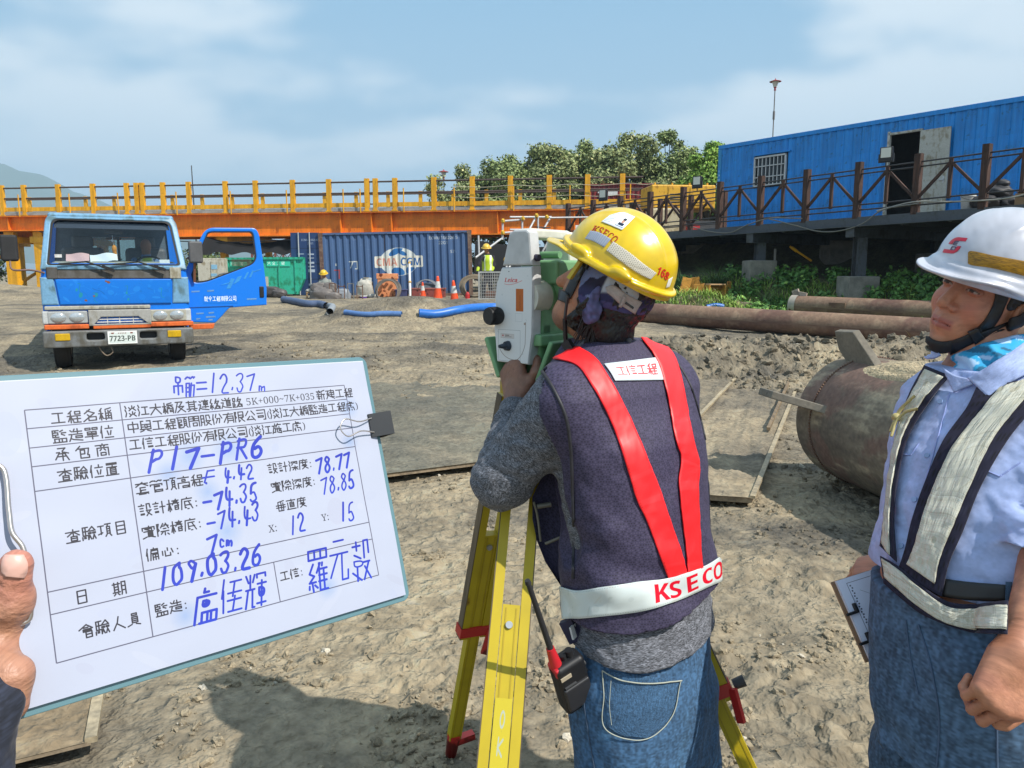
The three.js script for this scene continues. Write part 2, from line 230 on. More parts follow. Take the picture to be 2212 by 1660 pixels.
function soil(x, z) {
  const d = Math.hypot(x, z);
  let damp = ss(0.05, 0.5, fbm2(x * 0.22 + 3, z * 0.45 + 9, 4) + 0.3 * ss(5.5, 8.5, d) * (1 - ss(19, 24, d)) + 0.2 * ss(9, 10.5, d) * (1 - ss(13, 15, d)) * ss(0, 2, x) - 0.02);
  const spots = ss(0.25, 0.55, fbm2(x * 0.9, z * 1.4, 4)) * 0.5;
  damp += 0.22 * Math.sin(z * 4.6 + 4.2 * fbm2(x * 0.25, z * 0.3, 2)) * ss(7, 10, d) * (1 - ss(17, 22, d)); damp = clamp(damp * 0.72 + spots * 0.4 * ss(2.6, 5, d));
  let c = mixc([0.35, 0.302, 0.222], [0.128, 0.12, 0.105], damp);
  c = mixc(c, [0.4, 0.345, 0.25], ss(0.1, 0.6, fbm2(x * 1.3 + 40, z * 1.3, 3)) * 0.5);
  const g = ss(-2.6, -1.2, bankS(x, z)) * ss(2.5, 5, x); c = mixc(c, [0.085, 0.09, 0.04], g * 0.85);
  const k = 0.92 + 0.16 * fbm2(x * 5, z * 5, 3); return [c[0] * k, c[1] * k, c[2] * k];
}
function axis(a, b, f) { const out = [a]; let x = a; while (x < b) { x += f(x); out.push(x); } return out; }
{
  const xs = axis(-3000, 3000, (x) => { const o = Math.max(0, x < -2.6 ? -2.6 - x : x > 3.6 ? x - 3.6 : 0); return 0.017 + o * 0.05; });
  const zs = axis(-3200, 60, (z) => { const d = -z; const o = d < 2.0 ? 2.0 - d : d > 5.6 ? d - 5.6 : 0; return 0.0165 + o * (d < 2 ? 0.06 : 0.0062 + ss(14, 60, d) * 0.055); });
  const nx = xs.length, nz = zs.length, pos = new Float32Array(nx * nz * 3), col = new Float32Array(nx * nz * 3), uv = new Float32Array(nx * nz * 2), idx = new Uint32Array((nx - 1) * (nz - 1) * 6);
  for (let j = 0, k = 0; j < nz; j++) for (let i = 0; i < nx; i++, k++) {
    const x = xs[i], z = zs[j], far = Math.hypot(x, z);
    pos[k * 3] = x; pos[k * 3 + 1] = (far > 70 ? baseY(x, z) * (1 - ss(70, 110, far)) - 0.0 : groundY(x, z)); pos[k * 3 + 2] = z;
    const c = soil(x, z); col.set(c, k * 3); uv[k * 2] = x * 0.42; uv[k * 2 + 1] = z * 0.42;
  }
  let q = 0; for (let j = 0; j < nz - 1; j++) for (let i = 0; i < nx - 1; i++) { const a = j * nx + i; idx.set([a, a + nx, a + 1, a + 1, a + nx, a + nx + 1], q); q += 6; }
  const g = new THREE.BufferGeometry(); g.setAttribute('position', new THREE.BufferAttribute(pos, 3)); g.setAttribute('color', new THREE.BufferAttribute(col, 3)); g.setAttribute('uv', new THREE.BufferAttribute(uv, 2)); g.setIndex(new THREE.BufferAttribute(idx, 1)); g.computeVertexNormals();
  const m = new THREE.Mesh(g, std({ map: T.dirt, vertexColors: true, roughness: 1, bumpMap: T.dirtbump, bumpScale: 0.05 })); m.name = 'ground'; m.receiveShadow = m.castShadow = true; scene.add(m); tag(m, null, null, null, 'structure');
  globalThis.gInfo = [nx, nz];
}
{ // loose clods and stones
  const g = new THREE.IcosahedronGeometry(1, 1), p = g.attributes.position;
  for (let i = 0; i < p.count; i++) { const v = V().fromBufferAttribute(p, i), k = 0.8 + 0.45 * n3(v.x * 1.6, v.y * 1.6, v.z * 1.6); p.setXYZ(i, v.x * k, v.y * k * 0.75, v.z * k); } g.computeVertexNormals();
  const N = 15000, im = new THREE.InstancedMesh(g, std({ color: 0xffffff, map: T.dirt, roughness: 1 }), N), m4 = new THREE.Matrix4(), q = new THREE.Quaternion(), e = new THREE.Euler();
  let k = 0, guard = 0;
  while (k < N && guard++ < 400000) {
    const d = 1.6 + Math.pow(rnd(), 1.7) * 13, a = (rnd() - 0.5) * 1.6, x = Math.sin(a) * d, z = -Math.cos(a) * d;
    const ridge = ss(9.6, 10.6, d) * (1 - ss(13, 14.5, d)) * ss(0, 1.5, x);
    const w = ss(0.02, 0.42, fbm2(x * 0.8 + 20, z * 0.9 + 4, 3)) + ridge; if (rnd() > 0.05 + w) continue;
    const r = (0.004 + 0.017 * Math.pow(rnd(), 4)) * (1 + d * 0.09) * (1 + ridge);
    e.set(rnd() * 6, rnd() * 6, rnd() * 6); m4.compose(V(x, groundY(x, z) + r * 0.25, z), q.setFromEuler(e), V(r, r * (0.6 + 0.5 * rnd()), r * (0.7 + 0.7 * rnd()))); im.setMatrixAt(k, m4);
    const c = soil(x, z), l = 0.85 + rnd() * 0.4; im.setColorAt(k, rnd() < 0.012 ? C(0.6, 0.57, 0.5) : C(c[0] * l, c[1] * l, c[2] * l)); k++;
  }
  im.count = k; im.name = 'soil_clods'; im.castShadow = im.receiveShadow = true; scene.add(im); tag(im, 'loose clods of dry grey brown soil scattered over the ground', 'soil', null, 'stuff');
}
{ // distant hill on the left behind the bridge
  const g = new THREE.PlaneGeometry(3400, 900, 90, 24).rotateX(-Math.PI / 2), p = g.attributes.position;
  for (let i = 0; i < p.count; i++) { const x = p.getX(i) - 1900, z = p.getZ(i) - 2300; const t = (x + 1640) / 1; let h = 335 * Math.exp(-((t / 620) ** 2)) + 40 * Math.exp(-(((x + 300) / 600) ** 2)); h *= Math.exp(-(((z + 2300) / 330) ** 2)); h *= 1 + 0.12 * fbm2(x * 0.006, z * 0.006, 4); p.setXYZ(i, x, h - 4, z); }
  g.computeVertexNormals(); struct('hills', g, std({ color: C(0.05, 0.085, 0.05), roughness: 1 }));
}
const hit = (u, v, up = 0) => { for (let d = 3; d < 60; d += 0.04) { const p = at(u, v, d); if (p.y < groundY(p.x, p.z) + up) return p; } return at(u, v, 30); };
scene.fog = new THREE.FogExp2(0xb4cfe4, 0.00042);

// ---------------------------------------------------------------- steel road plates lying on the soil
function groundPlate(label, px, y, th, m, rough = 0.012, dy = [0, 0, 0, 0]) {
  const P = px.map(([u, v], i) => { const p = gp(u, v, y + (dy[i] ?? 0)); return p; }); // four corners, front-left first, counter-clockwise
  const o = thing('steel_plate', label, 'steel plate', P[0].clone().setY(0), 0, 'muddy steel plates lying on the soil'), n = 46, m2 = 30, pos = [], uv = [], idx = [], col = [];
  for (let j = 0; j <= m2; j++) for (let i = 0; i <= n; i++) { const a = i / n, b = j / m2; const p = P[0].clone().lerp(P[1], a).lerp(P[3].clone().lerp(P[2], a), b); const edge = Math.min(a, 1 - a, b, 1 - b); p.y += rough * (fbm2(p.x * 3.1, p.z * 3.1, 4) + 0.7 * Math.abs(fbm2(p.x * 9, p.z * 9, 3))) * ss(0, 0.06, edge) * 1.6; pos.push(p.x - o.position.x, p.y, p.z - o.position.z); uv.push(p.x * 0.5, p.z * 0.5);
    const c = soil(p.x, p.z), k = ss(-0.1, 0.5, fbm2(p.x * 1.2 + 5, p.z * 1.7, 4)); const cc = mixc(c, m.userData.tint, m.userData.amt * (1 - 0.5 * k)); col.push(...cc); }
  for (let j = 0; j < m2; j++) for (let i = 0; i < n; i++) { const a = j * (n + 1) + i; idx.push(a, a + 1, a + n + 1, a + 1, a + n + 2, a + n + 1); }
  const g = new THREE.BufferGeometry(); g.setAttribute('position', new THREE.Float32BufferAttribute(pos, 3)); g.setAttribute('uv', new THREE.Float32BufferAttribute(uv, 2)); g.setAttribute('color', new THREE.Float32BufferAttribute(col, 3)); g.setIndex(idx); g.computeVertexNormals();
  obj('mud_layer', g, m, o, true);
  const L = P.map((p) => p.clone().sub(o.position)), edges = [];
  for (let i = 0; i < 4; i++) { const a = L[i], b = L[(i + 1) % 4]; const ctr = L[0].clone().add(L[2]).multiplyScalar(0.5); const q = (p) => p.clone().lerp(ctr, 0.004); const A = q(a), B = q(b); const s = new THREE.BufferGeometry().setFromPoints([A, B, B.clone().setY(B.y - th), A, B.clone().setY(B.y - th), A.clone().setY(A.y - th)].map((p) => p.clone().setY(p.y - 0.002))); s.computeVertexNormals(); edges.push(s); }
  obj('plate', edges, M.plateEdge, o); obj('sunlit_edge', [bar(L[1].clone().setY(L[1].y + 0.004), L[2].clone().setY(L[2].y + 0.004), 0.035, 0.02)], paint(C(0.46, 0.39, 0.27), { map: T.dirt }), o);  // added pale strip, its colour stands in for sunlight on the right edge
  return o;
}
M.plateEdge = std({ color: C(0.3, 0.24, 0.17), map: T.dirt, roughness: 0.9, side: THREE.DoubleSide });
const plateMat = (tint, amt) => { const m = std({ map: T.dirt, vertexColors: true, roughness: 0.95, bumpMap: T.dirtbump, bumpScale: 0.03 }); m.userData = { tint, amt }; return m; };
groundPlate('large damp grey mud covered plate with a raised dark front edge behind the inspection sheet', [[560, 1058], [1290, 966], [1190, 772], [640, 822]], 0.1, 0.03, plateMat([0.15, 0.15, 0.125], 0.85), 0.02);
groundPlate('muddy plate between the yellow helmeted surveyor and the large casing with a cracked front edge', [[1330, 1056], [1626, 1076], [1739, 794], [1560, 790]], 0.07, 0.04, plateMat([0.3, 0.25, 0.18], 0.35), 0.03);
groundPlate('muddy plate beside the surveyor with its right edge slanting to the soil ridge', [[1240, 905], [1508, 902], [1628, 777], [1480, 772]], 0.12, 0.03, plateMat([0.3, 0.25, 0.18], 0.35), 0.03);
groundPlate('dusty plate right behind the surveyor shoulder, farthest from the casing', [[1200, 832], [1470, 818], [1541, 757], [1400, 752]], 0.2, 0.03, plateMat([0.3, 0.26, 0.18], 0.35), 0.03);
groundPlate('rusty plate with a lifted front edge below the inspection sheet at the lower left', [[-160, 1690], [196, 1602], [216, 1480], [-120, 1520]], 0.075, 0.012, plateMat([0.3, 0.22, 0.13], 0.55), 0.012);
{ // narrow timber lying on the muddy plate
  const o = thing('timber_batten', 'thin dusty timber batten lying along the muddy plate left of the casing', 'timber', gp(1690, 860, 0.12)); const a = gp(1717, 796, 0.13), b = gp(1660, 927, 0.12); obj('timber', [bar(a.sub(o.position), b.sub(o.position), 0.03, 0.03)], paint(C(0.42, 0.34, 0.22), { map: T.wood }), o);
}
// ---------------------------------------------------------------- trestle bridge (yellow railing on orange girders)
const TA = at(21, 590, 38.9).setY(0), TB = at(1341, 590, 34.4).setY(0), TD = TB.clone().sub(TA).normalize(), TN = V(TD.z, 0, -TD.x).multiplyScalar(1);   // TN points away from the camera
if (TN.z > 0) TN.negate();
const tOn = (u) => { // metres along the bridge where its front face is seen in column u
  const r = at(u, 590, 1); r.y = 0; const k = (TA.x * TD.z - TA.z * TD.x) / (r.x * TD.z - r.z * TD.x); return r.multiplyScalar(k).sub(TA).dot(TD); };
{
  const o = thing('trestle_bridge', 'temporary bridge of orange girders with bright yellow railing posts above the containers', 'bridge', TA.clone(), Math.atan2(-TD.z, TD.x));
  // own axes: x along the bridge, y up, z towards the camera
  const x0 = tOn(-190), x1 = tOn(1430), xj = tOn(270), W = 5.6;
  const girder = (a, b, yb, yt, z) => [bx(b - a, 0.05, 0.46, (a + b) / 2, yt - 0.025, z), bx(b - a, 0.05, 0.34, (a + b) / 2, yb + 0.025, z), bx(b - a, yt - yb - 0.1, 0.03, (a + b) / 2, (yt + yb) / 2, z - 0.05)];
  obj('girder', girder(xj + 0.02, x1, 3.27, 4.36, -0.05), M.orange, o);
  obj('girder', girder(x0, xj - 0.02, 3.62, 4.36, -0.05), M.orange, o);
  obj('girder', girder(x0, x1, 3.4, 4.3, -W + 0.3), M.orange, o);
  for (const u of [308, 740, 806, 849, 1076, 1240]) obj('stiffener', [bx(0.035, 0.99, 0.2, tOn(u), 3.815, 0.02)], M.orange, o);
  for (const u of [30, 150]) obj('stiffener', [bx(0.035, 0.63, 0.2, tOn(u), 3.99, 0.02)], M.orange, o);
  for (let x = x0 + 1; x < x1; x += 4.2) obj('cross_beam', [bx(0.3, 0.4, W - 0.6, x, 3.95, -W / 2)], M.deckSteel, o);
  obj('deck', [bx(x1 - x0, 0.16, W, (x0 + x1) / 2, 4.46, -W / 2 + 0.12)], paint(C(0.85, 0.85, 0.85), { map: T.concrete, r: 0.9 }), o);
  const postU = [-22, 21, 68, 141, 215, 287, 308, 320, 364, 419, 497, 561, 640, 717, 798, 816, 857.5, 940.4, 1022, 1103, 1185.5, 1267, 1341].map(tOn);
  for (const x of [x0 + 0.2, ...postU]) obj('railing_post', [bx(0.2, 1.5, 0.03, x, 5.1, 0.12), bx(0.03, 1.5, 0.13, x - 0.1, 5.1, 0.05), bx(0.03, 1.5, 0.13, x + 0.1, 5.1, 0.05), bx(0.3, 0.05, 0.26, x, 4.385, 0.06)], M.yellowSteel, o);
  const xe = tOn(1385);
  obj('rail', [cyl(V(x0, 5.7, 0.06), V(xe, 5.7, 0.06), 0.04)], M.brownPipe, o); obj('rail', [cyl(V(x0, 5.2, 0.06), V(xe, 5.2, 0.06), 0.04)], M.brownPipe, o);
  const xs = [x0, ...postU, tOn(1420)];
  for (let i = 0; i + 1 < xs.length; i++) if (xs[i + 1] - xs[i] > 0.5) obj('toe_beam', [bx(xs[i + 1] - xs[i] - 0.24, 0.2, 0.1, (xs[i] + xs[i + 1]) / 2, 4.67, 0.02)], M.yellowSteel, o);
  for (const u of [61, 169, 272, 396, 511, 630, 750, 786, 878, 985, 1111, 1230, 1358]) { const x = tOn(u); obj('stanchion', [cyl(V(x, 4.3, 0.24), V(x, 5.38, 0.24), 0.03)], M.yellowSteel, o); }
  const rope = paint(C(0.5, 0.46, 0.34));
  for (const y of [5.42, 4.95]) { const pts = []; const us = [985, 1111, 1230, 1358, 1420].map(tOn); us.forEach((x, i) => { pts.push(V(x, y, 0.26)); if (i + 1 < us.length) pts.push(V((x + us[i + 1]) / 2, y - 0.07, 0.26)); }); obj('rope', [tube(pts, 0.014, 40, 5)], rope, o); }
  // far side railing
  for (let x = x0 + 0.6; x < x1 - 1; x += 1.78) obj('railing_post', [bx(0.18, 1.5, 0.12, x, 5.1, -W)], M.yellowSteel, o);
  for (const y of [5.7, 5.2]) obj('rail', [cyl(V(x0, y, -W + 0.1), V(x1 - 1, y, -W + 0.1), 0.035)], M.brownPipe, o);
  obj('toe_beam', [bx(x1 - x0, 0.2, 0.1, (x0 + x1) / 2, 4.67, -W)], M.yellowSteel, o);
  // steel piers
  const pier = (u, w) => { const x = tOn(u); obj('pier', [bx(w, 3.2, 0.3, x, 2.0, -0.3), bx(w, 3.2, 0.3, x, 2.0, -W + 0.6), bx(w + 0.3, 0.3, W - 0.2, x, 3.2, -W / 2), bar(V(x, 0.9, -0.4), V(x, 3.0, -W + 0.7), 0.12, 0.12)], M.yellowSteel, o); };
  pier(20, 0.55); pier(82, 0.5); pier(480, 0.28); pier(-120, 0.5);
  obj('cable', [tube([V(tOn(95), 3.6, 0.1), V(tOn(130), 3.35, 0.15), V(tOn(190), 3.3, 0.12), V(tOn(330), 3.15, 0.1), V(tOn(480), 3.0, 0.1), V(tOn(660), 3.12, 0.1)], 0.025, 40, 5)], M.black, o);
}
{ // black sheets hung below the bridge
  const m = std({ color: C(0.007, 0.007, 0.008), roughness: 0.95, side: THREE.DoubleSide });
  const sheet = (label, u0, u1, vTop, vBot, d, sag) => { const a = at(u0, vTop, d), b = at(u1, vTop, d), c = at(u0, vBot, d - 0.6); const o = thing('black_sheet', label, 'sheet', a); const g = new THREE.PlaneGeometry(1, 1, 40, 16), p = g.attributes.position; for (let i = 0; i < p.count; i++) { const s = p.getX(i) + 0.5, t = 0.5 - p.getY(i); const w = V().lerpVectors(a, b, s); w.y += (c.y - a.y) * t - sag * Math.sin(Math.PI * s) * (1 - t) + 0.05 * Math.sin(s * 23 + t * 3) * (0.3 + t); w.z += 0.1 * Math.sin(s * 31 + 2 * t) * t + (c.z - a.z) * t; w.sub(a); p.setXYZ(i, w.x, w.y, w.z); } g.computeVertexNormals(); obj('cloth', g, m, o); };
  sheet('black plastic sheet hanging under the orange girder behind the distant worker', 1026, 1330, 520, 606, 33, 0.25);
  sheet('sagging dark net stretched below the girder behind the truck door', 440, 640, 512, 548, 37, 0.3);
}

// ---------------------------------------------------------------- containers
function corrugated(len, h, depth, pitch, over = 0) { // panel from x = 0 to len, y = 0 to h, waves in z
  const pts = []; let x = 0; while (x < len - 1e-6) { const a = [[0, 0], [0.32, 0], [0.5, -depth], [0.82, -depth]].map(([t, z]) => [x + t * pitch, z]); for (const q of a) if (q[0] < len) pts.push(q); x += pitch; } pts.push([len, 0]);
  const pos = [], uv = [], idx = []; pts.forEach(([px, z]) => { pos.push(px, 0, z, px, h, z); uv.push(px / len, 0, px / len, 1); });
  for (let i = 0; i + 1 < pts.length; i++) { const a = i * 2; idx.push(a, a + 2, a + 1, a + 1, a + 2, a + 3); }
  const g = new THREE.BufferGeometry(); g.setAttribute('position', new THREE.Float32BufferAttribute(pos, 3)); g.setAttribute('uv', new THREE.Float32BufferAttribute(uv, 2)); g.setIndex(idx); const f = g.toNonIndexed(); f.computeVertexNormals(); return f;
}
const speck = (c, w, h, n, cols, r0, r1, seed) => { const r = mulberry(seed); for (let i = 0; i < n; i++) { c.fillStyle = cols[Math.floor(r() * cols.length)]; c.globalAlpha = 0.15 + 0.5 * r(); c.beginPath(); c.ellipse(r() * w, r() * h, r0 + (r1 - r0) * r() ** 3, r0 + (r1 - r0) * r() ** 3, r() * 3, 0, 7); c.fill(); } c.globalAlpha = 1; };
{
  const L = at(695, 648, 30.4), R = at(1022, 640, 30.75), dirT = R.clone().sub(L), dir = R.clone().sub(L).setY(0), len = dirT.length(); dir.normalize();
  const o = thing('shipping_container', 'weathered dark blue shipping container with oval emblem behind the traffic cones', 'container', V(L.x, L.y, L.z), Math.atan2(-dir.z, dir.x)); o.rotation.z = Math.atan2(dirT.y, dirT.x);
  const logo = canvasTex(1536, 640, (c, w, h) => {
    const gr = c.createLinearGradient(0, 0, 0, h); gr.addColorStop(0, '#4d6d9e'); gr.addColorStop(1, '#46679a'); c.fillStyle = gr; c.fillRect(0, 0, w, h);
    speck(c, w, h, 160, ['#35507c', '#5d7dab', '#6a86b0', '#3f5f92'], 3, 26, 3);
    const s = w / len, X = (m) => m * s, Y = (m) => h - m * (h / 2.36); // metres from the lower left
    c.save(); c.translate(X(3.08), Y(1.28)); c.scale(1, (h / 2.36) / s); const k = s * 0.98; // emblem
    c.fillStyle = '#dfe6ea'; c.beginPath(); c.ellipse(0, 0, 0.8 * k, 0.56 * k, 0, 0, 7); c.fill();
    c.fillStyle = '#2a72b8'; c.save(); c.beginPath(); c.ellipse(0, 0, 0.78 * k, 0.54 * k, 0, 0, 7); c.clip(); c.beginPath(); c.ellipse(-0.1 * k, -0.42 * k, 0.34 * k, 0.12 * k, -0.5, 0, 7); c.fill(); c.beginPath(); c.ellipse(0.16 * k, -0.34 * k, 0.2 * k, 0.08 * k, 0.4, 0, 7); c.fill(); c.beginPath(); c.ellipse(-0.05 * k, 0.42 * k, 0.28 * k, 0.2 * k, 0.2, 0, 7); c.fill(); c.beginPath(); c.ellipse(0.5 * k, 0.38 * k, 0.22 * k, 0.2 * k, 0.6, 0, 7); c.fill(); c.restore();
    c.fillStyle = '#e4e4df'; c.beginPath(); c.roundRect(-1.02 * k, -0.23 * k, 2.04 * k, 0.46 * k, 0.05 * k); c.fill();
    c.font = `bold ${0.42 * k}px sans-serif`; c.textBaseline = 'middle'; c.fillStyle = '#d59485'; c.fillText('CMA', -0.97 * k, 0.01 * k, 0.9 * k); c.fillStyle = '#1f62aa'; c.fillText('CGM', 0.06 * k, 0.01 * k, 0.9 * k); c.restore();
    c.fillStyle = '#cfd6db'; c.textBaseline = 'alphabetic'; c.font = `${0.17 * s}px sans-serif`; c.fillText('ECMU 108226 5', X(4.35), Y(2.12)); c.fillText('22G1', X(4.75), Y(1.93)); c.fillText('57', X(5.22), Y(1.58));
    c.strokeStyle = '#dde2e4'; c.lineCap = 'round'; c.lineWidth = 0.045 * s; for (const p of strokes('刀')) { c.beginPath(); p.forEach(([a, b], i) => c[i ? 'lineTo' : 'moveTo'](X(1.0 + a * 0.36), Y(1.4 - b * 0.36))); c.stroke(); }
    c.strokeStyle = '#b0413f'; c.lineWidth = 0.05 * s; c.beginPath(); c.moveTo(X(0.42), Y(1.0)); c.lineTo(X(0.62), Y(1.0)); c.lineTo(X(0.6), Y(0.68)); c.stroke(); c.fillStyle = '#d8dcde'; c.fillRect(X(0.46), Y(1.26), 0.06 * s, 0.1 * s);
    speck(c, w, h, 120, ['#6b4430', '#7a5238', '#58402f'], 1, 10, 5); for (let i = 0; i < 26; i++) { c.fillStyle = '#70462f'; c.globalAlpha = 0.12; c.fillRect(hsh(i, 2, 3) * w, h * (0.55 + 0.3 * hsh(i, 4, 3)), 4 + 8 * hsh(i, 5, 3), h); } c.globalAlpha = 0.35; c.fillStyle = '#6a5a48'; c.fillRect(0, h - 26, w, 26); c.globalAlpha = 0.5; c.fillStyle = '#7d3e22'; c.fillRect(X(2.5), 0, 10, Y(1.7)); c.globalAlpha = 1;
  });
  obj('side_panel', corrugated(len - 0.3, 2.36, 0.06, 0.272).translate(0.15, 0.14, -0.03), std({ map: logo, color: C(0.72, 0.72, 0.68), roughness: 0.7, side: THREE.DoubleSide }), o, true);
  const rc = std({ color: C(0.75, 0.75, 0.8), map: T.rust, roughness: 0.85 }), blue = paint(C(0.07, 0.12, 0.25), { map: T.rustpaint, r: 0.65 });
  obj('corner_post', [bx(0.15, 2.59, 0.16, 0.075, 1.295, -0.07)], rc, o); obj('corner_post', [bx(0.15, 2.59, 0.16, len - 0.075, 1.295, -0.07)], rc, o);
  obj('top_rail', [bx(len - 0.3, 0.08, 0.1, len / 2, 2.545, -0.05)], blue, o); obj('bottom_rail', [bx(len - 0.3, 0.14, 0.1, len / 2, 0.07, -0.05)], rc, o);
  for (const x of [0.08, len - 0.08]) for (const y of [0.06, 2.53]) obj('corner_casting', [bx(0.18, 0.12, 0.18, x, y, -0.075)], rc, o);
  obj('roof', [bx(len - 0.02, 0.03, 2.3, len / 2, 2.57, -1.29)], blue, o); obj('end_wall', [bx(0.04, 2.45, 2.2, len - 0.04, 1.3, -1.3)], blue, o); obj('rear_wall', [bx(len - 0.3, 2.4, 0.04, len / 2, 1.3, -2.42)], blue, o);
  // door leaf swung open to the left
  const dt = canvasTex(256, 512, (c, w, h) => { c.fillStyle = '#1f3a66'; c.fillRect(0, 0, w, h); speck(c, w, h, 60, ['#162c50', '#2b4a78', '#5a4a3c'], 2, 12, 8); c.fillStyle = '#152a4c'; for (const y of [0.24, 0.49, 0.74]) c.fillRect(0, y * h, w, 8); c.fillStyle = '#a8b4c4'; c.font = '24px sans-serif'; c.fillText('ECMU 108226', 96, 66, 150); c.fillText('22G1', 150, 94); for (let i = 0; i < 9; i++) c.fillRect(60 + (i % 2) * 90, 170 + Math.floor(i / 2) * 34, 56, 6 + (i % 3) * 5); c.fillRect(150, 300, 60, 24); c.fillRect(150, 420, 40, 16); c.strokeStyle = '#a8b4c4'; c.lineWidth = 4; c.beginPath(); c.moveTo(64, 300); c.lineTo(84, 280); c.lineTo(100, 330); c.stroke(); });
  const dl = thing('container_door', 'open dark blue container door leaf with two vertical locking bars left of the container', 'container door', V(L.x, 0.6, L.z), Math.atan2(-dir.z, dir.x) - 0.12);
  const pl = new THREE.PlaneGeometry(1.13, 2.4); obj('leaf', [bx(1.14, 2.42, 0.05, -0.62, 1.3, -0.1)], paint(C(0.02, 0.045, 0.12)), dl); obj('marked_panel', pl.translate(-0.62, 1.3, -0.071), std({ map: dt, roughness: 0.6 }), dl, true);
  for (const x of [-0.42, -0.86]) { obj('locking_bar', [cyl(V(x, 0.08, -0.02), V(x, 2.52, -0.02), 0.022)], paint(C(0.5, 0.53, 0.55)), dl); }
}
{ // blue site cabin on the deck
  const A = at(1547, 492.5, 27.7), B = at(2212, 450, 19.8), dir = B.clone().sub(A); dir.y = 0; dir.normalize();
  const base = 3.1, len = 12.2, H = 2.9, o = thing('site_cabin', 'bright blue container cabin with a barred window and open door standing on the raised deck', 'cabin', V(A.x, base, A.z), Math.atan2(-dir.z, dir.x));
  const onWall = (u, v) => { const r = at(u, v, 1).sub(camera.position), q = V(A.x, base, A.z).sub(camera.position), nrm = V(-dir.z, 0, dir.x); const k = q.dot(nrm) / r.dot(nrm), p = r.multiplyScalar(k).add(camera.position).sub(V(A.x, base, A.z)); return [p.x * dir.x + p.z * dir.z, p.y]; };
  const blue = std({ color: C(0.004, 0.27, 0.76), map: T.faded, roughness: 0.45 }), wx0 = onWall(1632, 370)[0], wx1 = onWall(1698, 370)[0], wy0 = onWall(1665, 400)[1], wy1 = onWall(1665, 338)[1], dx0 = onWall(1919, 380)[0], dx1 = onWall(1984, 380)[0], dy1 = onWall(1950, 289)[1];
  const pane = (a, b, y0, y1) => { if (b - a > 0.02) obj('corrugated_panel', corrugated(b - a, y1 - y0, 0.036, 0.28).translate(a, y0, 0), blue, o); };
  pane(0.14, wx0 - 0.06, 0.16, H - 0.12); pane(wx0 - 0.06, wx1 + 0.06, wy1 + 0.06, H - 0.12); pane(wx0 - 0.06, wx1 + 0.06, 0.16, wy0 - 0.06); pane(wx1 + 0.06, dx0 - 0.06, 0.16, H - 0.12); pane(dx0 - 0.06, dx1 + 0.06, dy1 + 0.06, H - 0.12); pane(dx1 + 0.06, len - 0.14, 0.16, H - 0.12);
  obj('top_rail', [bx(len, 0.12, 0.1, len / 2, H - 0.06, -0.02)], blue, o); obj('bottom_rail', [bx(dx0 - 0.06, 0.16, 0.1, (dx0 - 0.06) / 2, 0.08, -0.02), bx(len - dx1, 0.16, 0.1, (len + dx1) / 2, 0.08, -0.02)], blue, o);
  obj('corner_post', [bx(0.14, H, 0.14, 0.07, H / 2, -0.05)], paint(C(0.03, 0.3, 0.62)), o); obj('corner_post', [bx(0.14, H, 0.14, len - 0.07, H / 2, -0.05)], blue, o);
  obj('end_wall', [bx(0.05, H - 0.1, 2.3, 0.04, H / 2, -1.25)], blue, o); obj('rear_wall', [bx(len, H - 0.1, 0.05, len / 2, H / 2, -2.42)], paint(C(0.1, 0.09, 0.08)), o); obj('roof', [bx(len, 0.04, 2.44, len / 2, H - 0.01, -1.22)], blue, o); obj('floor', [bx(len - 0.1, 0.05, 2.3, len / 2, 0.1, -1.25)], M.darkGrey, o);
  const win = new THREE.Group(); win.name = 'window'; o.add(win); const wm = paint(C(0.62, 0.63, 0.62));
  const ww = wx1 - wx0, wh = wy1 - wy0, fr = (x, y, w, h, z, d) => bx(w, h, d, x, y, z);
  obj('frame', [fr(wx0, wy0 + wh / 2, 0.05, wh + 0.05, 0.04, 0.07), fr(wx1, wy0 + wh / 2, 0.05, wh + 0.05, 0.04, 0.07), fr(wx0 + ww / 2, wy0, ww + 0.05, 0.06, 0.04, 0.07), fr(wx0 + ww / 2, wy1, ww + 0.05, 0.05, 0.04, 0.07)], wm, win);
  obj('pane', [bx(ww, wh, 0.01, wx0 + ww / 2, wy0 + wh / 2, -0.03)], std({ color: C(0.02, 0.025, 0.03), roughness: 0.08 }), win);
  for (let i = 1; i < 8; i++) obj('bar', [bx(0.028, wh, 0.02, wx0 + ww * i / 8, wy0 + wh / 2, 0.05)], wm, win);
  for (const t of [0.3, 0.68]) obj('bar', [bx(ww, 0.03, 0.02, wx0 + ww / 2, wy0 + wh * t, 0.065)], wm, win);
  obj('window_hood', [bx(ww + 0.24, 0.04, 0.08, wx0 + ww / 2 + 0.05, wy1 + 0.09, 0.03)], blue, o);
  const fm = paint(C(0.55, 0.55, 0.5), { map: T.dirty }); obj('door_frame', [bx(0.07, dy1, 0.1, dx0 - 0.03, dy1 / 2 + 0.1, 0.01), bx(dx1 - dx0 + 0.1, 0.06, 0.1, (dx0 + dx1) / 2, dy1 + 0.03, 0.01)], fm, o);
  const dw = onWall(2049, 380)[0] - dx1, d = obj('door', [rb(dw, dy1 - 0.1, 0.05, 0.01, dx1 + dw / 2 + 0.02, dy1 / 2 + 0.05, 0.075)], paint(C(0.5, 0.49, 0.43), { map: T.dirty }), o); obj('handle', [bx(0.14, 0.03, 0.05, dx1 + dw - 0.12, 1.0, 0.12), bx(0.04, 0.18, 0.015, dx1 + dw - 0.08, 1.0, 0.105)], M.steel, d);
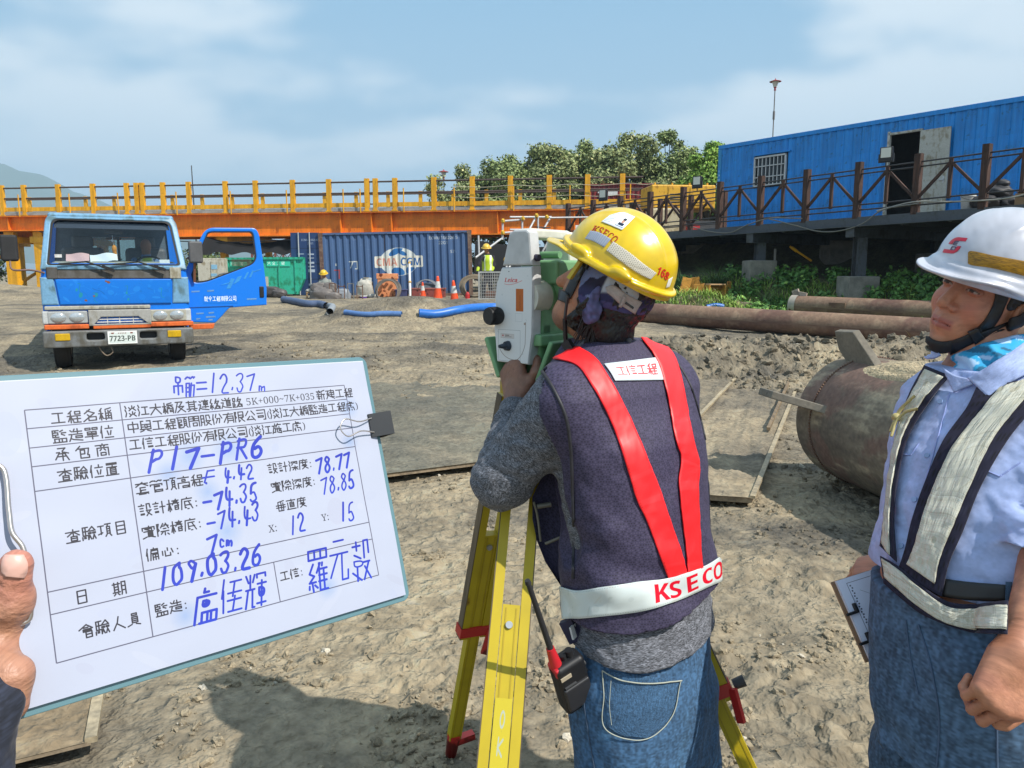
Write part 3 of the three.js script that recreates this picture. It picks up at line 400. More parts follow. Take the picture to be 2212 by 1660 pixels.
  obj('door_relief', [bx(dw * 0.7, 0.7, 0.012, dx1 + dw / 2 + 0.02, 1.5, 0.103), bx(dw * 0.7, 0.5, 0.012, dx1 + dw / 2 + 0.02, 0.65, 0.103)], paint(C(0.47, 0.46, 0.4), { map: T.dirty }), d);
  const nt = canvasTex(64, 256, (c, w, h) => { c.fillStyle = '#2f86c8'; c.fillRect(0, 0, w, h); c.fillStyle = '#dbe7ee'; c.font = 'bold 46px sans-serif'; 'LHU'.split('').forEach((q, i) => c.fillText(q, 16, 62 + i * 70)); }); obj('number_plate', new THREE.PlaneGeometry(0.1, 0.55).translate(0.07, 1.85, 0.025), std({ map: nt }), o, true);
}
{ // container in the distance on the far end of the bridge, dark red
  const o = thing('red_container', 'dark red container on the far end of the bridge below the trees', 'container', at(1262, 440, 41), -0.12), m = paint(C(0.2, 0.018, 0.02), { map: T.rustpaint });
  obj('wall', [corrugated(3.6, 0.95, 0.05, 0.25)], m, o); obj('body', [bx(3.6, 1.0, 2, 1.8, 0.5, -1.08)], m, o); obj('top_rail', [bx(3.6, 0.08, 0.1, 1.8, 0.97, 0)], m, o);
  obj('sign', [bx(0.5, 0.22, 0.02, 1.5, 0.52, 0.02)], M.white, o); obj('lettering', [bx(0.06, 0.14, 0.02, 0.75, 0.6, 0.012), bx(0.14, 0.04, 0.02, 0.92, 0.65, 0.012)], M.white, o);
}
{ // yellow machine behind the brown railing
  const d = 31, a = at(1406, 470, d), b = at(1548, 470, d), w = b.x - a.x, o = thing('crane_housing', 'yellow housing of a site machine seen through the brown railing left of the blue cabin', 'machine', a, 0.08), y = paint(C(0.74, 0.4, 0.02), { map: T.dirty }), cream = paint(C(0.55, 0.47, 0.3), { map: T.dirty });
  obj('upper_body', [rb(w, 0.95, 1.8, 0.06, w / 2, 0.82, -0.9)], y, o); obj('counterweight', [rb(w * 0.55, 1.5, 0.5, 0.08, w * 0.2, -0.4, 0.1)], cream, o); obj('undercarriage', [bx(w, 1.2, 1.6, w / 2 + 0.3, -0.7, -1)], M.darkGrey, o);
  for (const t of [0.36, 0.7]) obj('door_panel', [rb(w * 0.28, 0.7, 0.03, 0.01, w * t + 0.1, 0.85, 0.01)], y, o); for (let i = 0; i < 4; i++) obj('louvre', [bx(w * 0.22, 0.03, 0.03, w * 0.36 + 0.1, 0.62 + i * 0.1, 0.035)], M.darkGrey, o);
  for (const t of [0.08, 0.35, 0.62, 0.9]) obj('lifting_eye', [cyl(V(w * t, 1.29, -0.3), V(w * t, 1.4, -0.3), 0.04)], y, o); obj('red_box', [bx(0.5, 0.3, 0.3, w * 0.62, -0.45, 0.3)], paint(C(0.5, 0.03, 0.03)), o);
}
// ---------------------------------------------------------------- raised deck with the brown railing
{
  const A = at(1553, 492, 23.5), B = at(2123, 448, 17.1), dir = B.clone().sub(A), bay = dir.length() / 5; dir.normalize(); const back = V(dir.z, 0, -dir.x); if (back.z > 0) back.negate();
  const yOf = (t) => A.y + dir.y * t, P = (t, k = 0, h = 0) => A.clone().addScaledVector(dir, t).addScaledVector(back, k).setY(yOf(t) + h);
  const t0 = -bay * 5.4, t1 = bay * 8;
  const dk = thing('raised_deck', 'dark grey steel deck on columns that carries the blue cabin', 'deck', V(A.x, 0, A.z)); const loc = (p) => p.clone().sub(dk.position);
  const beam = (a, b, w, h) => bar(loc(a), loc(b), w, h);
  obj('fascia_beam', [beam(P(t0, -0.05, -0.13), P(t1, -0.05, -0.13), 0.05, 0.24), beam(P(t0, -0.1, -0.24), P(t1, -0.1, -0.24), 0.16, 0.02)], M.deckSteel, dk);
  obj('deck_slab', [(() => { const g = new THREE.BufferGeometry(); const q = [P(t0, 0, -0.02), P(t1, 0, -0.02), P(t1, 5.2, -0.02), P(t0, 5.2, -0.02)].map(loc), r = q.map((p) => p.clone().setY(p.y - 0.1)); const F = (a, b, c, d) => [a, b, c, a, c, d]; g.setFromPoints([...F(q[0], q[1], q[2], q[3]), ...F(r[3], r[2], r[1], r[0]), ...F(q[3], q[2], r[2], r[3])]); g.computeVertexNormals(); return g; })()], paint(C(0.16, 0.15, 0.14), { map: T.dirty }), dk);
  for (const t of [-bay * 3.2, 0.85 * bay, 2.95 * bay, 5.2 * bay, 7.4 * bay]) {
    const cap = P(t, 0.15, -0.36), n = 0; obj('cap_beam', [bar(loc(P(t, -0.12, -0.38)), loc(P(t, 4.8, -0.38)), 0.24, 0.26)], M.deckSteel, dk);
    for (const k of [0.35, 4.0]) { const top = P(t, k, -0.5), gy = baseY(top.x, top.z); const hgt = top.y - gy - 0.2; obj('column', [bx(0.26, hgt, 0.03, top.x - dk.position.x, top.y - hgt / 2, top.z - dk.position.z + 0.13), bx(0.26, hgt, 0.03, top.x - dk.position.x, top.y - hgt / 2, top.z - dk.position.z - 0.13), bx(0.03, hgt, 0.24, top.x - dk.position.x, top.y - hgt / 2, top.z - dk.position.z)].map((g) => g), M.deckSteel, dk); obj('footing', [rb(0.8, 0.75, 0.8, 0.03, top.x - dk.position.x, gy + 0.16, top.z - dk.position.z)], M.concrete, dk); }
  }
  for (let t = t0 + 0.3; t < t1; t += bay * 0.75) obj('joist', [bar(loc(P(t, 0.02, -0.2)), loc(P(t, 5.1, -0.2)), 0.08, 0.16)], M.deckSteel, dk);
  // railing: posts, pipe rails, diagonals
  const rl = thing('deck_railing', 'brown post railing with inverted V braces along the front of the blue cabin deck', 'railing', V(A.x, 0, A.z)); const LR = (p) => p.clone().sub(rl.position);
  const post = (t, k = 0) => obj('post', [bar(LR(P(t, k, -0.05)), LR(P(t, k, 1.36)), 0.15, 0.15, dir)], M.brownWood, rl);
  for (let i = -5; i <= 7; i++) { post(i * bay);
    if (i < 7) { const a = i * bay, b = a + bay, mid = a + bay / 2;
      obj('middle_post', [bar(LR(P(mid, 0, 0.26)), LR(P(mid, 0, 1.17)), 0.07, 0.07, dir)], M.brownWood, rl);
      obj('brace', [bar(LR(P(a + 0.06, 0, 0.36)), LR(P(mid - 0.02, 0, 1.06)), 0.06, 0.06)], M.brownWood, rl); obj('brace', [bar(LR(P(b - 0.06, 0, 0.36)), LR(P(mid + 0.02, 0, 1.06)), 0.06, 0.06)], M.brownWood, rl); } }
  const pr = paint(C(0.03, 0.028, 0.03), { r: 0.5 });
  for (const h of [1.17, 1.06, 0.3, 0.17]) obj('rail', [cyl(LR(P(-5 * bay, 0, h)), LR(P(7 * bay, 0, h)), 0.019, 0.019, 8)], pr, rl);
  const rl2 = thing('walkway_railing', 'second brown railing on the far side of the walkway left of the blue cabin', 'railing', V(A.x, 0, A.z));
  for (let i = -5; i <= -1; i++) { const t = i * bay, k = 1.9; obj('post', [bar(LR(P(t, k, -0.05)), LR(P(t, k, 1.36)), 0.14, 0.14, dir)], M.brownWood, rl2); if (i < -1) { const mid = t + bay / 2; obj('brace', [bar(LR(P(t, k, 0.3)), LR(P(mid, k, 1.05)), 0.06, 0.06)], M.brownWood, rl2); obj('brace', [bar(LR(P(t + bay, k, 0.3)), LR(P(mid, k, 1.05)), 0.06, 0.06)], M.brownWood, rl2); } }
  for (const h of [1.17, 1.06, 0.3]) obj('rail', [cyl(LR(P(-5 * bay, 1.9, h)), LR(P(-bay, 1.9, h)), 0.019, 0.019, 8)], pr, rl2);
  // sagging cables
  const cab = (label, pts, m = paint(C(0.2, 0.19, 0.17))) => { const o = thing('cable', label, 'cable', pts[0].clone(), 0, 'cables along the deck edge'); obj('cord', [tube(pts.map((p) => p.clone().sub(pts[0])), 0.017, 40, 6)], m, o); };
  cab('grey cable looping below the deck edge between the second and fourth posts', [P(bay * 1.3, -0.15, 0.12), P(bay * 1.9, -0.16, -0.12), P(bay * 2.4, -0.17, -0.32), P(bay * 2.8, -0.17, -0.33), P(bay * 3.2, -0.16, -0.18), P(bay * 3.5, -0.15, 0.1), P(bay * 4.1, -0.12, 0.2)]);
  cab('grey cable sagging along the deck edge at the left end of the cabin', [P(-bay * 0.6, -0.15, 0.06), P(-bay * 0.1, -0.15, -0.12), P(bay * 0.4, -0.15, -0.18), P(bay * 0.8, -0.15, 0.0), P(bay * 1.3, -0.13, 0.14), P(bay * 2, -0.12, 0.06)]);
  cab('pale cable draped over the bottom rail below the open cabin door', [P(bay * 3.4, -0.1, 0.1), P(bay * 4, -0.1, 0.24), P(bay * 4.6, -0.1, 0.17), P(bay * 5.4, -0.1, 0.15), P(bay * 6, -0.1, 0.35)], paint(C(0.4, 0.38, 0.33)));
  // flood lamps
  const flood = (label, t, size) => { const p = P(t, 0, 1.17), o = thing('flood_lamp', label, 'flood lamp', p, -0.75, 'flood lamps on the deck railing'); const s = size; obj('housing', [rb(0.3 * s, 0.36 * s, 0.09 * s, 0.02, 0, 0.28 * s, 0)], M.black, o); obj('lens', [bx(0.23 * s, 0.23 * s, 0.012, 0, 0.32 * s, 0.046 * s)], std({ color: C(0.62, 0.62, 0.55), roughness: 0.25 }), o); obj('bracket', [bx(0.02, 0.2 * s, 0.03, -0.17 * s, 0.2 * s, 0), bx(0.02, 0.2 * s, 0.03, 0.17 * s, 0.2 * s, 0), bx(0.36 * s, 0.02, 0.03, 0, 0.1 * s, 0), cyl(V(0, -0.02, 0), V(0, 0.1 * s, 0), 0.015)], M.darkGrey, o); };
  flood('square black flood lamp on the railing in front of the open cabin door', bay * 3.46, 1.0); flood('square black flood lamp on the railing beside the yellow machine housing', -bay * 0.62, 1.0); flood('square black flood lamp far left on the railing in front of the bridge posts', -bay * 3.63, 1.1);
  // things left on the deck
  const pale = V(-0, 0, 0); const onDeck = (t, k) => P(t, k, 0);
  { const o = thing('bucket', 'white plastic bucket on the deck below the open grey door', 'bucket', onDeck(bay * 4.62, 0.5)); obj('body', [lathe([[0, 0], [0.13, 0], [0.155, 0.3], [0.165, 0.3], [0.165, 0.33], [0.145, 0.33], [0.13, 0.02]], 18)], M.white, o); obj('handle', [tube([V(-0.16, 0.3, 0), V(-0.1, 0.24, 0.12), V(0.1, 0.24, 0.12), V(0.16, 0.3, 0)], 0.006, 16, 6)], M.grey, o); }
  { const o = thing('dark_sack_pile', 'pile of dark filled sacks on the deck right of the open door', 'sacks', onDeck(bay * 4.95, 0.75)); const sk = paint(C(0.03, 0.028, 0.032)); for (const [x, y, z, s] of [[-0.25, 0.14, 0, 1], [0.22, 0.13, 0.05, 1], [0.02, 0.36, 0, 0.95], [0.5, 0.12, -0.1, 0.9], [0.1, 0.55, -0.05, 0.6]]) { const g = new THREE.SphereGeometry(0.3 * s, 18, 12), p = g.attributes.position; for (let i = 0; i < p.count; i++) { const k = 1 + 0.22 * n3(p.getX(i) * 5 + x * 9, p.getY(i) * 5, p.getZ(i) * 5); p.setXYZ(i, p.getX(i) * k, p.getY(i) * k * 0.6, p.getZ(i) * k); } g.computeVertexNormals(); obj('sack', g.translate(x, y, z), sk, o); } }
  { const o = thing('carton', 'brown cardboard carton on the deck behind the white helmet', 'carton', onDeck(bay * 5.5, 0.45), -0.9), m = paint(C(0.36, 0.23, 0.12)); obj('box', [bx(0.5, 0.26, 0.35, 0, 0.13, 0)], m, o); obj('flap', [bx(0.5, 0.01, 0.17, 0, 0.275, 0.1).rotateX(-0.15)], m, o); obj('print', [bx(0.18, 0.08, 0.004, 0.08, 0.13, 0.178)], M.darkGrey, o); }
  { const o = thing('folding_ladder', 'white folding ladder leaning at the right edge of the deck', 'ladder', onDeck(bay * 6.1, 0.7), -0.9), m = paint(C(0.7, 0.7, 0.68)); for (const x of [-0.18, 0.18]) { obj('rail', [bar(V(x, 0, 0.25), V(x * 0.8, 1.15, 0), 0.03, 0.05)], m, o); obj('rail', [bar(V(x, 0, -0.3), V(x * 0.8, 1.15, -0.02), 0.025, 0.04)], m, o); } for (const y of [0.25, 0.52, 0.8, 1.08]) obj('rung', [bx(0.36 - y * 0.03, 0.03, 0.07, 0, y, 0.25 - y * 0.21)], m, o); }
  { const o = thing('yellow_strut', 'thin yellow strut slanting in the dark below the deck', 'strut', P(bay * 1.25, 0.9, -0.62)); obj('rod', [cyl(V(0, 0, 0), V(0.62, -0.42, 0.1), 0.03), cyl(V(0.05, -0.03, 0.01), V(0.2, -0.14, 0.03), 0.045)], M.yellowSteel, o); obj('hook', [bx(0.05, 0.7, 0.05, -0.42, -0.42, 0)], paint(C(0.3, 0.28, 0.25)), o); }
  globalThis.deckP = P; globalThis.deckBay = bay;
}
// ---------------------------------------------------------------- lamp posts and mast
function parkLamp(label, p, h, s) { const o = thing('lamp_post', label, 'lamp post', p, 0, 'red shaded lamp posts'); obj('pole', [cyl(V(0, 0, 0), V(0, h, 0), 0.06 * s, 0.045 * s), cyl(V(0, h * 0.86, 0), V(0, h * 0.9, 0), 0.1 * s)], paint(C(0.16, 0.15, 0.15)), o); obj('neck', [lathe([[0.05, 0], [0.12, 0.05], [0.06, 0.16], [0.14, 0.3]].map(([a, b]) => [a * s, b * s]), 14).translate(0, h, 0)], paint(C(0.4, 0.02, 0.03)), o); obj('lamp_glass', [lathe([[0.14, 0.3], [0.28, 0.75], [0.3, 0.78]].map(([a, b]) => [a * s, b * s]), 16).translate(0, h, 0)], std({ color: C(0.62, 0.58, 0.54), roughness: 0.3 }), o); obj('lamp_shade', [lathe([[0, 0.95], [0.2, 0.9], [0.52, 0.79], [0.5, 0.76], [0, 0.78]].map(([a, b]) => [a * s, b * s]), 18).translate(0, h, 0), cyl(V(0, h + 0.9 * s, 0), V(0, h + 1.05 * s, 0), 0.07 * s, 0.02)], paint(C(0.42, 0.05, 0.05)), o); }
parkLamp('tall lamp post with red shade rising above the blue cabin', at(1656, 590, 44).setY(0.6), at(1662, 209, 44).y - 0.6, 0.62);
parkLamp('short red shaded lamp post standing behind the bridge railing left of the trees', at(961, 590, 50).setY(1), at(961, 392, 50).y - 1, 0.62);
{ const p = at(428, 590, 52).setY(1), o = thing('antenna_mast', 'thin dark mast sticking up behind the bridge railing above the truck', 'mast', p); obj('pole', [cyl(V(0, 0, 0), V(-0.05, at(427, 362, 52).y - 1, 0), 0.06, 0.03)], M.darkGrey, o); }

// ---------------------------------------------------------------- trees and plants
const leafMat = (s = 0.25) => new THREE.MeshPhysicalMaterial({ vertexColors: true, roughness: 0.75, side: THREE.DoubleSide, transmission: s, thickness: 0 });
M.leaf = std({ vertexColors: true, roughness: 0.7, side: THREE.DoubleSide });
function leafCloud(blobs, n, size, tones, rand, flat = 0.35) { // many leaf faces spread through the blobs
  const pos = [], col = [], tot = blobs.reduce((s, b) => s + b[3] ** 2 * (b[4] ?? 1), 0);
  for (const [bxx, by, bz, r, w = 1] of blobs) { const m = Math.round(n * r * r * w / tot); const tw = rand();
    for (let i = 0; i < m; i++) {
      let d = V(rand() - 0.5, rand() - 0.5, rand() - 0.5).normalize(); const k = Math.pow(rand(), 0.4) * (0.8 + 0.4 * n3(d.x * 2 + bxx, d.y * 2 + by, d.z * 2 + bz)); const c = V(bxx + d.x * r * k, by + d.y * r * k * 0.85, bz + d.z * r * k);
      const nn = d.clone().multiplyScalar(0.5).add(V(rand() - 0.5, rand() - 0.3, rand() - 0.5)).normalize(), t = V(rand() - 0.5, rand() - 0.7, rand() - 0.5).cross(nn).normalize(), b = nn.clone().cross(t), s = size * (0.6 + 0.8 * rand());
      const tip = c.clone().addScaledVector(t, s), tail = c.clone().addScaledVector(t, -s * 0.8), l = c.clone().addScaledVector(b, s * 0.55).addScaledVector(nn, -s * 0.12), rr = c.clone().addScaledVector(b, -s * 0.55).addScaledVector(nn, -s * 0.12);
      for (const p of [tail, l, tip, tail, tip, rr]) pos.push(p.x, p.y, p.z);
      const tone = mixc(tones[0], tones[1], clamp(rand() * 0.7 + tw * 0.5 - 0.1)), q = rand() < 0.06 ? mixc(tone, tones[2] ?? tones[1], 0.8) : tone, jt = 0.8 + 0.4 * rand(); for (let j = 0; j < 6; j++) col.push(q[0] * jt, q[1] * jt, q[2] * jt);
    } }
  const g = new THREE.BufferGeometry(); g.setAttribute('position', new THREE.Float32BufferAttribute(pos, 3)); g.setAttribute('color', new THREE.Float32BufferAttribute(col, 3)); g.computeVertexNormals(); return g;
}
const bark = std({ color: C(0.2, 0.17, 0.13), map: T.wood, roughness: 0.95 });
function tree(label, u, vTop, vBase, d, wPx, tones, leaf, n, seed, spread = 1) {
  const rand = mulberry(seed), top = at(u, vTop, d), p = at(u, 590, d).setY(0.6), H = top.y - 0.6, W = wPx / 1665 * d, o = thing('tree', label, 'tree', p, 0, 'trees behind the bridge and the blue cabin'), br = [];
  const blobs = []; const nb = 34;
  for (let i = 0; i < nb; i++) { const a = rand() * 6.28, rr = Math.sqrt(rand()) * W * 0.42, hy = H * lerp(0.3, 0.93 - 0.3 * (rr / (W * 0.42)) ** 2, Math.pow(rand(), 0.4)); const R = W * (0.13 + 0.09 * rand()); blobs.push([Math.cos(a) * rr, hy, Math.sin(a) * rr * 0.8, R]); br.push([Math.cos(a) * rr, hy, Math.sin(a) * rr * 0.8]); }
  for (let i = 0; i < 9; i++) { const x = (rand() - 0.5) * W * 0.8, y = H * (0.84 + 0.11 * rand()) * (1 - 0.3 * Math.abs(x / W)); blobs.push([x, y, (rand() - 0.5) * W * 0.3, W * (0.1 + 0.05 * rand()), 0.9]); br.push([x, y - W * 0.05, 0]); }
  blobs.push([0, H * 0.92, 0, W * 0.12]);
  obj('trunk', [cyl(V(0, -0.4, 0), V(0.1, H * 0.45, 0), 0.2, 0.11, 8), ...br.map(([x, y, z]) => cyl(V(0.08, H * (0.25 + 0.2 * rand()), 0), V(x, y, z), 0.07, 0.02, 5))], bark, o);
  const g = leafCloud(blobs, n * 2.4, leaf * 0.78, tones, rand); g.setAttribute('uv', new THREE.Float32BufferAttribute(new Float32Array(g.attributes.position.count * 2), 2));
  obj('crown', g, M.leaf, o, true);
}
const olive = [[0.11, 0.15, 0.05], [0.33, 0.37, 0.15], [0.5, 0.47, 0.22]], bright = [[0.09, 0.2, 0.02], [0.27, 0.42, 0.05], [0.42, 0.5, 0.12]], mid = [[0.1, 0.14, 0.045], [0.28, 0.35, 0.12], [0.44, 0.46, 0.2]];
tree('low olive tree at the left end of the tree row behind the bridge', 1000, 356, 440, 45, 175, olive, 0.12, 7500, 41);
tree('olive tree second from the left above the bridge railing', 1100, 330, 440, 44, 190, mid, 0.12, 9750, 42);
tree('olive tree with a lone tall shoot behind the bridge, left of the row centre', 1178, 306, 440, 45, 170, olive, 0.12, 9750, 43);
tree('broad leaved olive tree in the middle of the row behind the red container', 1262, 300, 440, 46, 180, mid, 0.12, 10500, 44);
tree('tall broad leaved olive tree above the yellow machine housing', 1352, 282, 440, 45, 200, olive, 0.125, 13500, 45);
tree('highest olive tree of the row beside the bright green tree', 1440, 276, 440, 46, 160, mid, 0.125, 12000, 46);
tree('bright green tree behind the left end of the blue cabin', 1528, 298, 440, 41, 150, bright, 0.11, 13500, 47);
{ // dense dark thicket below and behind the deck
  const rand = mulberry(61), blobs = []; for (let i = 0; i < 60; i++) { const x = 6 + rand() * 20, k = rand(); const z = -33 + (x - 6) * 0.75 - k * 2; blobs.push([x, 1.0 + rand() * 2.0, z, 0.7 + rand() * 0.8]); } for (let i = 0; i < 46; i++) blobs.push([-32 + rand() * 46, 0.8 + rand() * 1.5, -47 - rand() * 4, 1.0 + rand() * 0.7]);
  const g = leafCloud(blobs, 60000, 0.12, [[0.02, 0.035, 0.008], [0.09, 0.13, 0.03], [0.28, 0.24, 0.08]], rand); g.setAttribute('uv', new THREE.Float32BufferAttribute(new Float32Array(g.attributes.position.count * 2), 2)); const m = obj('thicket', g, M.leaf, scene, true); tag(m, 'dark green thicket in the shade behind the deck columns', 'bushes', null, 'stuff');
}
{ // grass, weeds and herbs on the bank
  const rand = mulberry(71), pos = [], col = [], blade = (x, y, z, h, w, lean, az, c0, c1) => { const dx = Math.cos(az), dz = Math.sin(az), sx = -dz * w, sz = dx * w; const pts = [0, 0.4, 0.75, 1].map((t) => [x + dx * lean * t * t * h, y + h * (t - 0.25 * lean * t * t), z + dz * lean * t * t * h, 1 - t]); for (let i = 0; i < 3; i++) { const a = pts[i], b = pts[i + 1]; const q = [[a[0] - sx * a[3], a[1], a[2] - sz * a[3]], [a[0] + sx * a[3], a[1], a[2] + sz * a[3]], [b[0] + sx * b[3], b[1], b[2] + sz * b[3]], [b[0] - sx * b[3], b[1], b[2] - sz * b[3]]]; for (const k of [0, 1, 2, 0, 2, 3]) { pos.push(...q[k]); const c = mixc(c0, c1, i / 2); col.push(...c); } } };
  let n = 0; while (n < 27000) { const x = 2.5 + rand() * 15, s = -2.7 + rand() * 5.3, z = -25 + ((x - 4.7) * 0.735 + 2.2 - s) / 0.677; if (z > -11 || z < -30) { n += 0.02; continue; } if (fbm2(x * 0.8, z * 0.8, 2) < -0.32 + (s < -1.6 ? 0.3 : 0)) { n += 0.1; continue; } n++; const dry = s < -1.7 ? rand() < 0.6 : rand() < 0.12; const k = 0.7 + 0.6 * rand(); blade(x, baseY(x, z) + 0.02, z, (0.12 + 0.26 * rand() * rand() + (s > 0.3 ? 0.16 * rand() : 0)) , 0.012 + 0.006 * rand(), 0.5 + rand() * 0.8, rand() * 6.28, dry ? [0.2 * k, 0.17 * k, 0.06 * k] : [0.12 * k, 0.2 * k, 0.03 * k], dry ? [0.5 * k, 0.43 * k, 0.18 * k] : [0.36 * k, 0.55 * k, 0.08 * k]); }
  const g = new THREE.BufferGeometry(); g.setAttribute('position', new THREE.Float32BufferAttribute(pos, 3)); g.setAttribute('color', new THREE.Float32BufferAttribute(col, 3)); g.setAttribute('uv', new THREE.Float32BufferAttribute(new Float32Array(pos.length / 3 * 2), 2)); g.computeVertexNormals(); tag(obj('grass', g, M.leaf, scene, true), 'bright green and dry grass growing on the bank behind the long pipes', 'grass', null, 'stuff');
  const blobs = []; for (let i = 0; i < 260; i++) { const x = 4.5 + rand() * 14, s = 0.1 + rand() * 3.0, z = -25 + ((x - 4.7) * 0.735 + 2.2 - s) / 0.677; if (z < -27 || z > -10) continue; blobs.push([x, baseY(x, z) + 0.12, z, 0.24 + rand() * 0.2]); }
  const h = leafCloud(blobs, 30000, 0.07, [[0.045, 0.12, 0.025], [0.13, 0.28, 0.05], [0.27, 0.42, 0.08]], rand); h.setAttribute('uv', new THREE.Float32BufferAttribute(new Float32Array(h.attributes.position.count * 2), 2)); tag(obj('ground_cover', h, M.leaf, scene, true), 'dark leafy creeper covering the bank below the deck', 'ground cover', null, 'stuff');
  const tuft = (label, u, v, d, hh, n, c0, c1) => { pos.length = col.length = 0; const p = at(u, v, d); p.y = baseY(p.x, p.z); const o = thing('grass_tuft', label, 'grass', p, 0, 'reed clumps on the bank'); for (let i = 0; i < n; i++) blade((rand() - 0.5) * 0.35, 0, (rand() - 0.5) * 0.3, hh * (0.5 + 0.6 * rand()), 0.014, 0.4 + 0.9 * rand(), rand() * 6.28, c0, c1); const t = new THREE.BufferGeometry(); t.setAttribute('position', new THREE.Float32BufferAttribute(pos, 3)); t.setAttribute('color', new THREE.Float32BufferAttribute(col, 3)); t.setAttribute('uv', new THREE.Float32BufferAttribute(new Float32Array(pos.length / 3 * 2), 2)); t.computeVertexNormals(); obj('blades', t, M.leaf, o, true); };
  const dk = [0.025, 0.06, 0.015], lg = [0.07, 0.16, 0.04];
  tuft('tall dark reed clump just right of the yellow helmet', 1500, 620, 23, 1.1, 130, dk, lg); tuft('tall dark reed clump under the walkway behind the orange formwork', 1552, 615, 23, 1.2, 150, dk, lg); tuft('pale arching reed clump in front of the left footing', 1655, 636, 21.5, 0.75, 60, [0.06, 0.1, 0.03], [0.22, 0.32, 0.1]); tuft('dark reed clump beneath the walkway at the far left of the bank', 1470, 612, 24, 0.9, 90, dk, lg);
}
// ---------------------------------------------------------------- yard in front of the container
const Y = (p) => p.setY(baseY(p.x, p.z)), spot = (u, v, d) => Y(at(u, v, d));
{ // green steel skips and a grey cabinet
  const green = paint(C(0.03, 0.46, 0.3), { map: T.dirty, r: 0.5 });
  const skip = (label, u0, u1, vT, d, yb, slant) => { const a = at(u0, vT, d), b = at(u1, vT, d), w = b.x - a.x, h = a.y - yb, o = thing('green_skip', label, 'skip', V(a.x, yb, a.z)); const sh = [[0, 0], [w - slant, 0], [w, h * 0.42], [w, h], [0, h]];
    obj('shell', prism(sh, 1.6, 0.02).translate(0, 0, -1.6), green, o); for (const t of [0.02, 0.4, 0.78]) obj('rib', [bx(0.06, h * 0.9, 0.05, w * t + 0.05, h * 0.52, 0.02)], green, o); obj('rim', [bx(w, 0.09, 0.1, w / 2, h - 0.04, 0.02)], green, o);
    const lt = canvasTex(256, 64, (c, W, H) => { c.fillStyle = '#2fbd9c'; c.fillRect(0, 0, W, H); write(c, '大全工程', 10, 12, 36, '#d8efe6', 4, { adv: 50 }); }); obj('lettering_panel', new THREE.PlaneGeometry(w * 0.55, 0.22).translate(w * 0.42, h - 0.24, 0.028), std({ map: lt, roughness: 0.5 }), o, true); return o; };
  skip('bright green steel skip with sloping end standing left of the container door', 562, 655, 556, 30, 0.72, 0.28);
  skip('bright green generator housing seen through the open truck door window', 487, 553, 557, 31, 0.72, 0.05);
  const g = at(487, 557, 30.95), gr = thing('louvre_panel', 'brown louvred grille on the green housing behind the truck door', 'grille', at(500, 574, 30.9)); for (let i = 0; i < 6; i++) obj('slat', [bx(0.8, 0.03, 0.03, 0.42, i * 0.045, 0.03)], paint(C(0.12, 0.1, 0.06)), gr);
  const a = at(425, 558, 27), o = thing('grey_cabinet', 'pale grey electrical cabinet with blue sticker behind the truck mirror', 'cabinet', V(a.x, 0.68, a.z), 0.1), h = a.y - 0.68, m = paint(C(0.5, 0.48, 0.4), { map: T.dirty }); obj('housing', [rb(0.88, h, 0.6, 0.02, 0.44, h / 2, -0.3)], m, o); obj('door_leaf', [rb(0.4, h * 0.85, 0.03, 0.008, 0.22, h * 0.5, 0.015)], m, o); obj('door_leaf', [rb(0.4, h * 0.85, 0.03, 0.008, 0.66, h * 0.5, 0.015)], m, o); obj('sticker', [bx(0.2, 0.16, 0.006, 0.58, h * 0.78, 0.034), bx(0.2, 0.1, 0.006, 0.56, h * 0.58, 0.034)], paint(C(0.25, 0.5, 0.7)), o); obj('pipe_frame', [tube([V(0.6, 0.05, 0.4), V(0.75, 0.75, 0.4), V(0.95, 0.85, 0.4), V(1.7, 0.86, 0.4)], 0.03, 30, 6)], M.grey, o);
}
{ // far brown railing by the water
  const o = thing('far_railing', 'far brown cross braced railing above the green skip', 'railing', at(545, 573, 60)); const A = at(545, 573, 60), B = at(700, 573, 58), n = 9; for (let i = 0; i <= n; i++) { const p = A.clone().lerp(B, i / n).sub(A); obj('post', [bx(0.14, 1.25, 0.14, p.x, p.y + 0.6, p.z)], paint(C(0.2, 0.07, 0.06)), o); if (i < n) { const q = A.clone().lerp(B, (i + 1) / n).sub(A); obj('brace', [bar(p.clone().add(V(0, 0.1, 0)), q.clone().add(V(0, 0.95, 0)), 0.04, 0.04), bar(p.clone().add(V(0, 0.95, 0)), q.clone().add(V(0, 0.1, 0)), 0.04, 0.04)], M.brownPipe, o); } } obj('rail', [bar(V(0, 1.05, 0), B.clone().sub(A).add(V(0, 1.05, 0)), 0.05, 0.05)], M.brownPipe, o);
}
// cones
const coneRed = paint(C(0.85, 0.085, 0.012), { r: 0.45 }), coneWhite = paint(C(0.7, 0.7, 0.68), { r: 0.4 });
function cone(label, u, v, d, h, lean) {
  const p = at(u, v, d), o = thing('traffic_cone', label, 'traffic cone', p, 0.4, 'orange traffic cones by the blue hose'), r = h * 0.2; o.rotation.z = lean;
  const rr = (t) => lerp(r, r * 0.22, t); obj('body', [lathe([[rr(0), 0.03], [rr(0.5), h * 0.5], [rr(0.5) - 0.001, h * 0.5]]), lathe([[rr(0.78), h * 0.78], [rr(0.93), h * 0.94], [rr(1) * 0.9, h], [0, h]])], coneRed, o); obj('reflective_sleeve', [lathe([[rr(0.5) + 0.002, h * 0.5], [rr(0.78) + 0.002, h * 0.78]])], coneWhite, o); obj('base', [rb(r * 2.5, 0.03, r * 2.5, 0.012, 0, 0.015, 0)], coneRed, o);
}
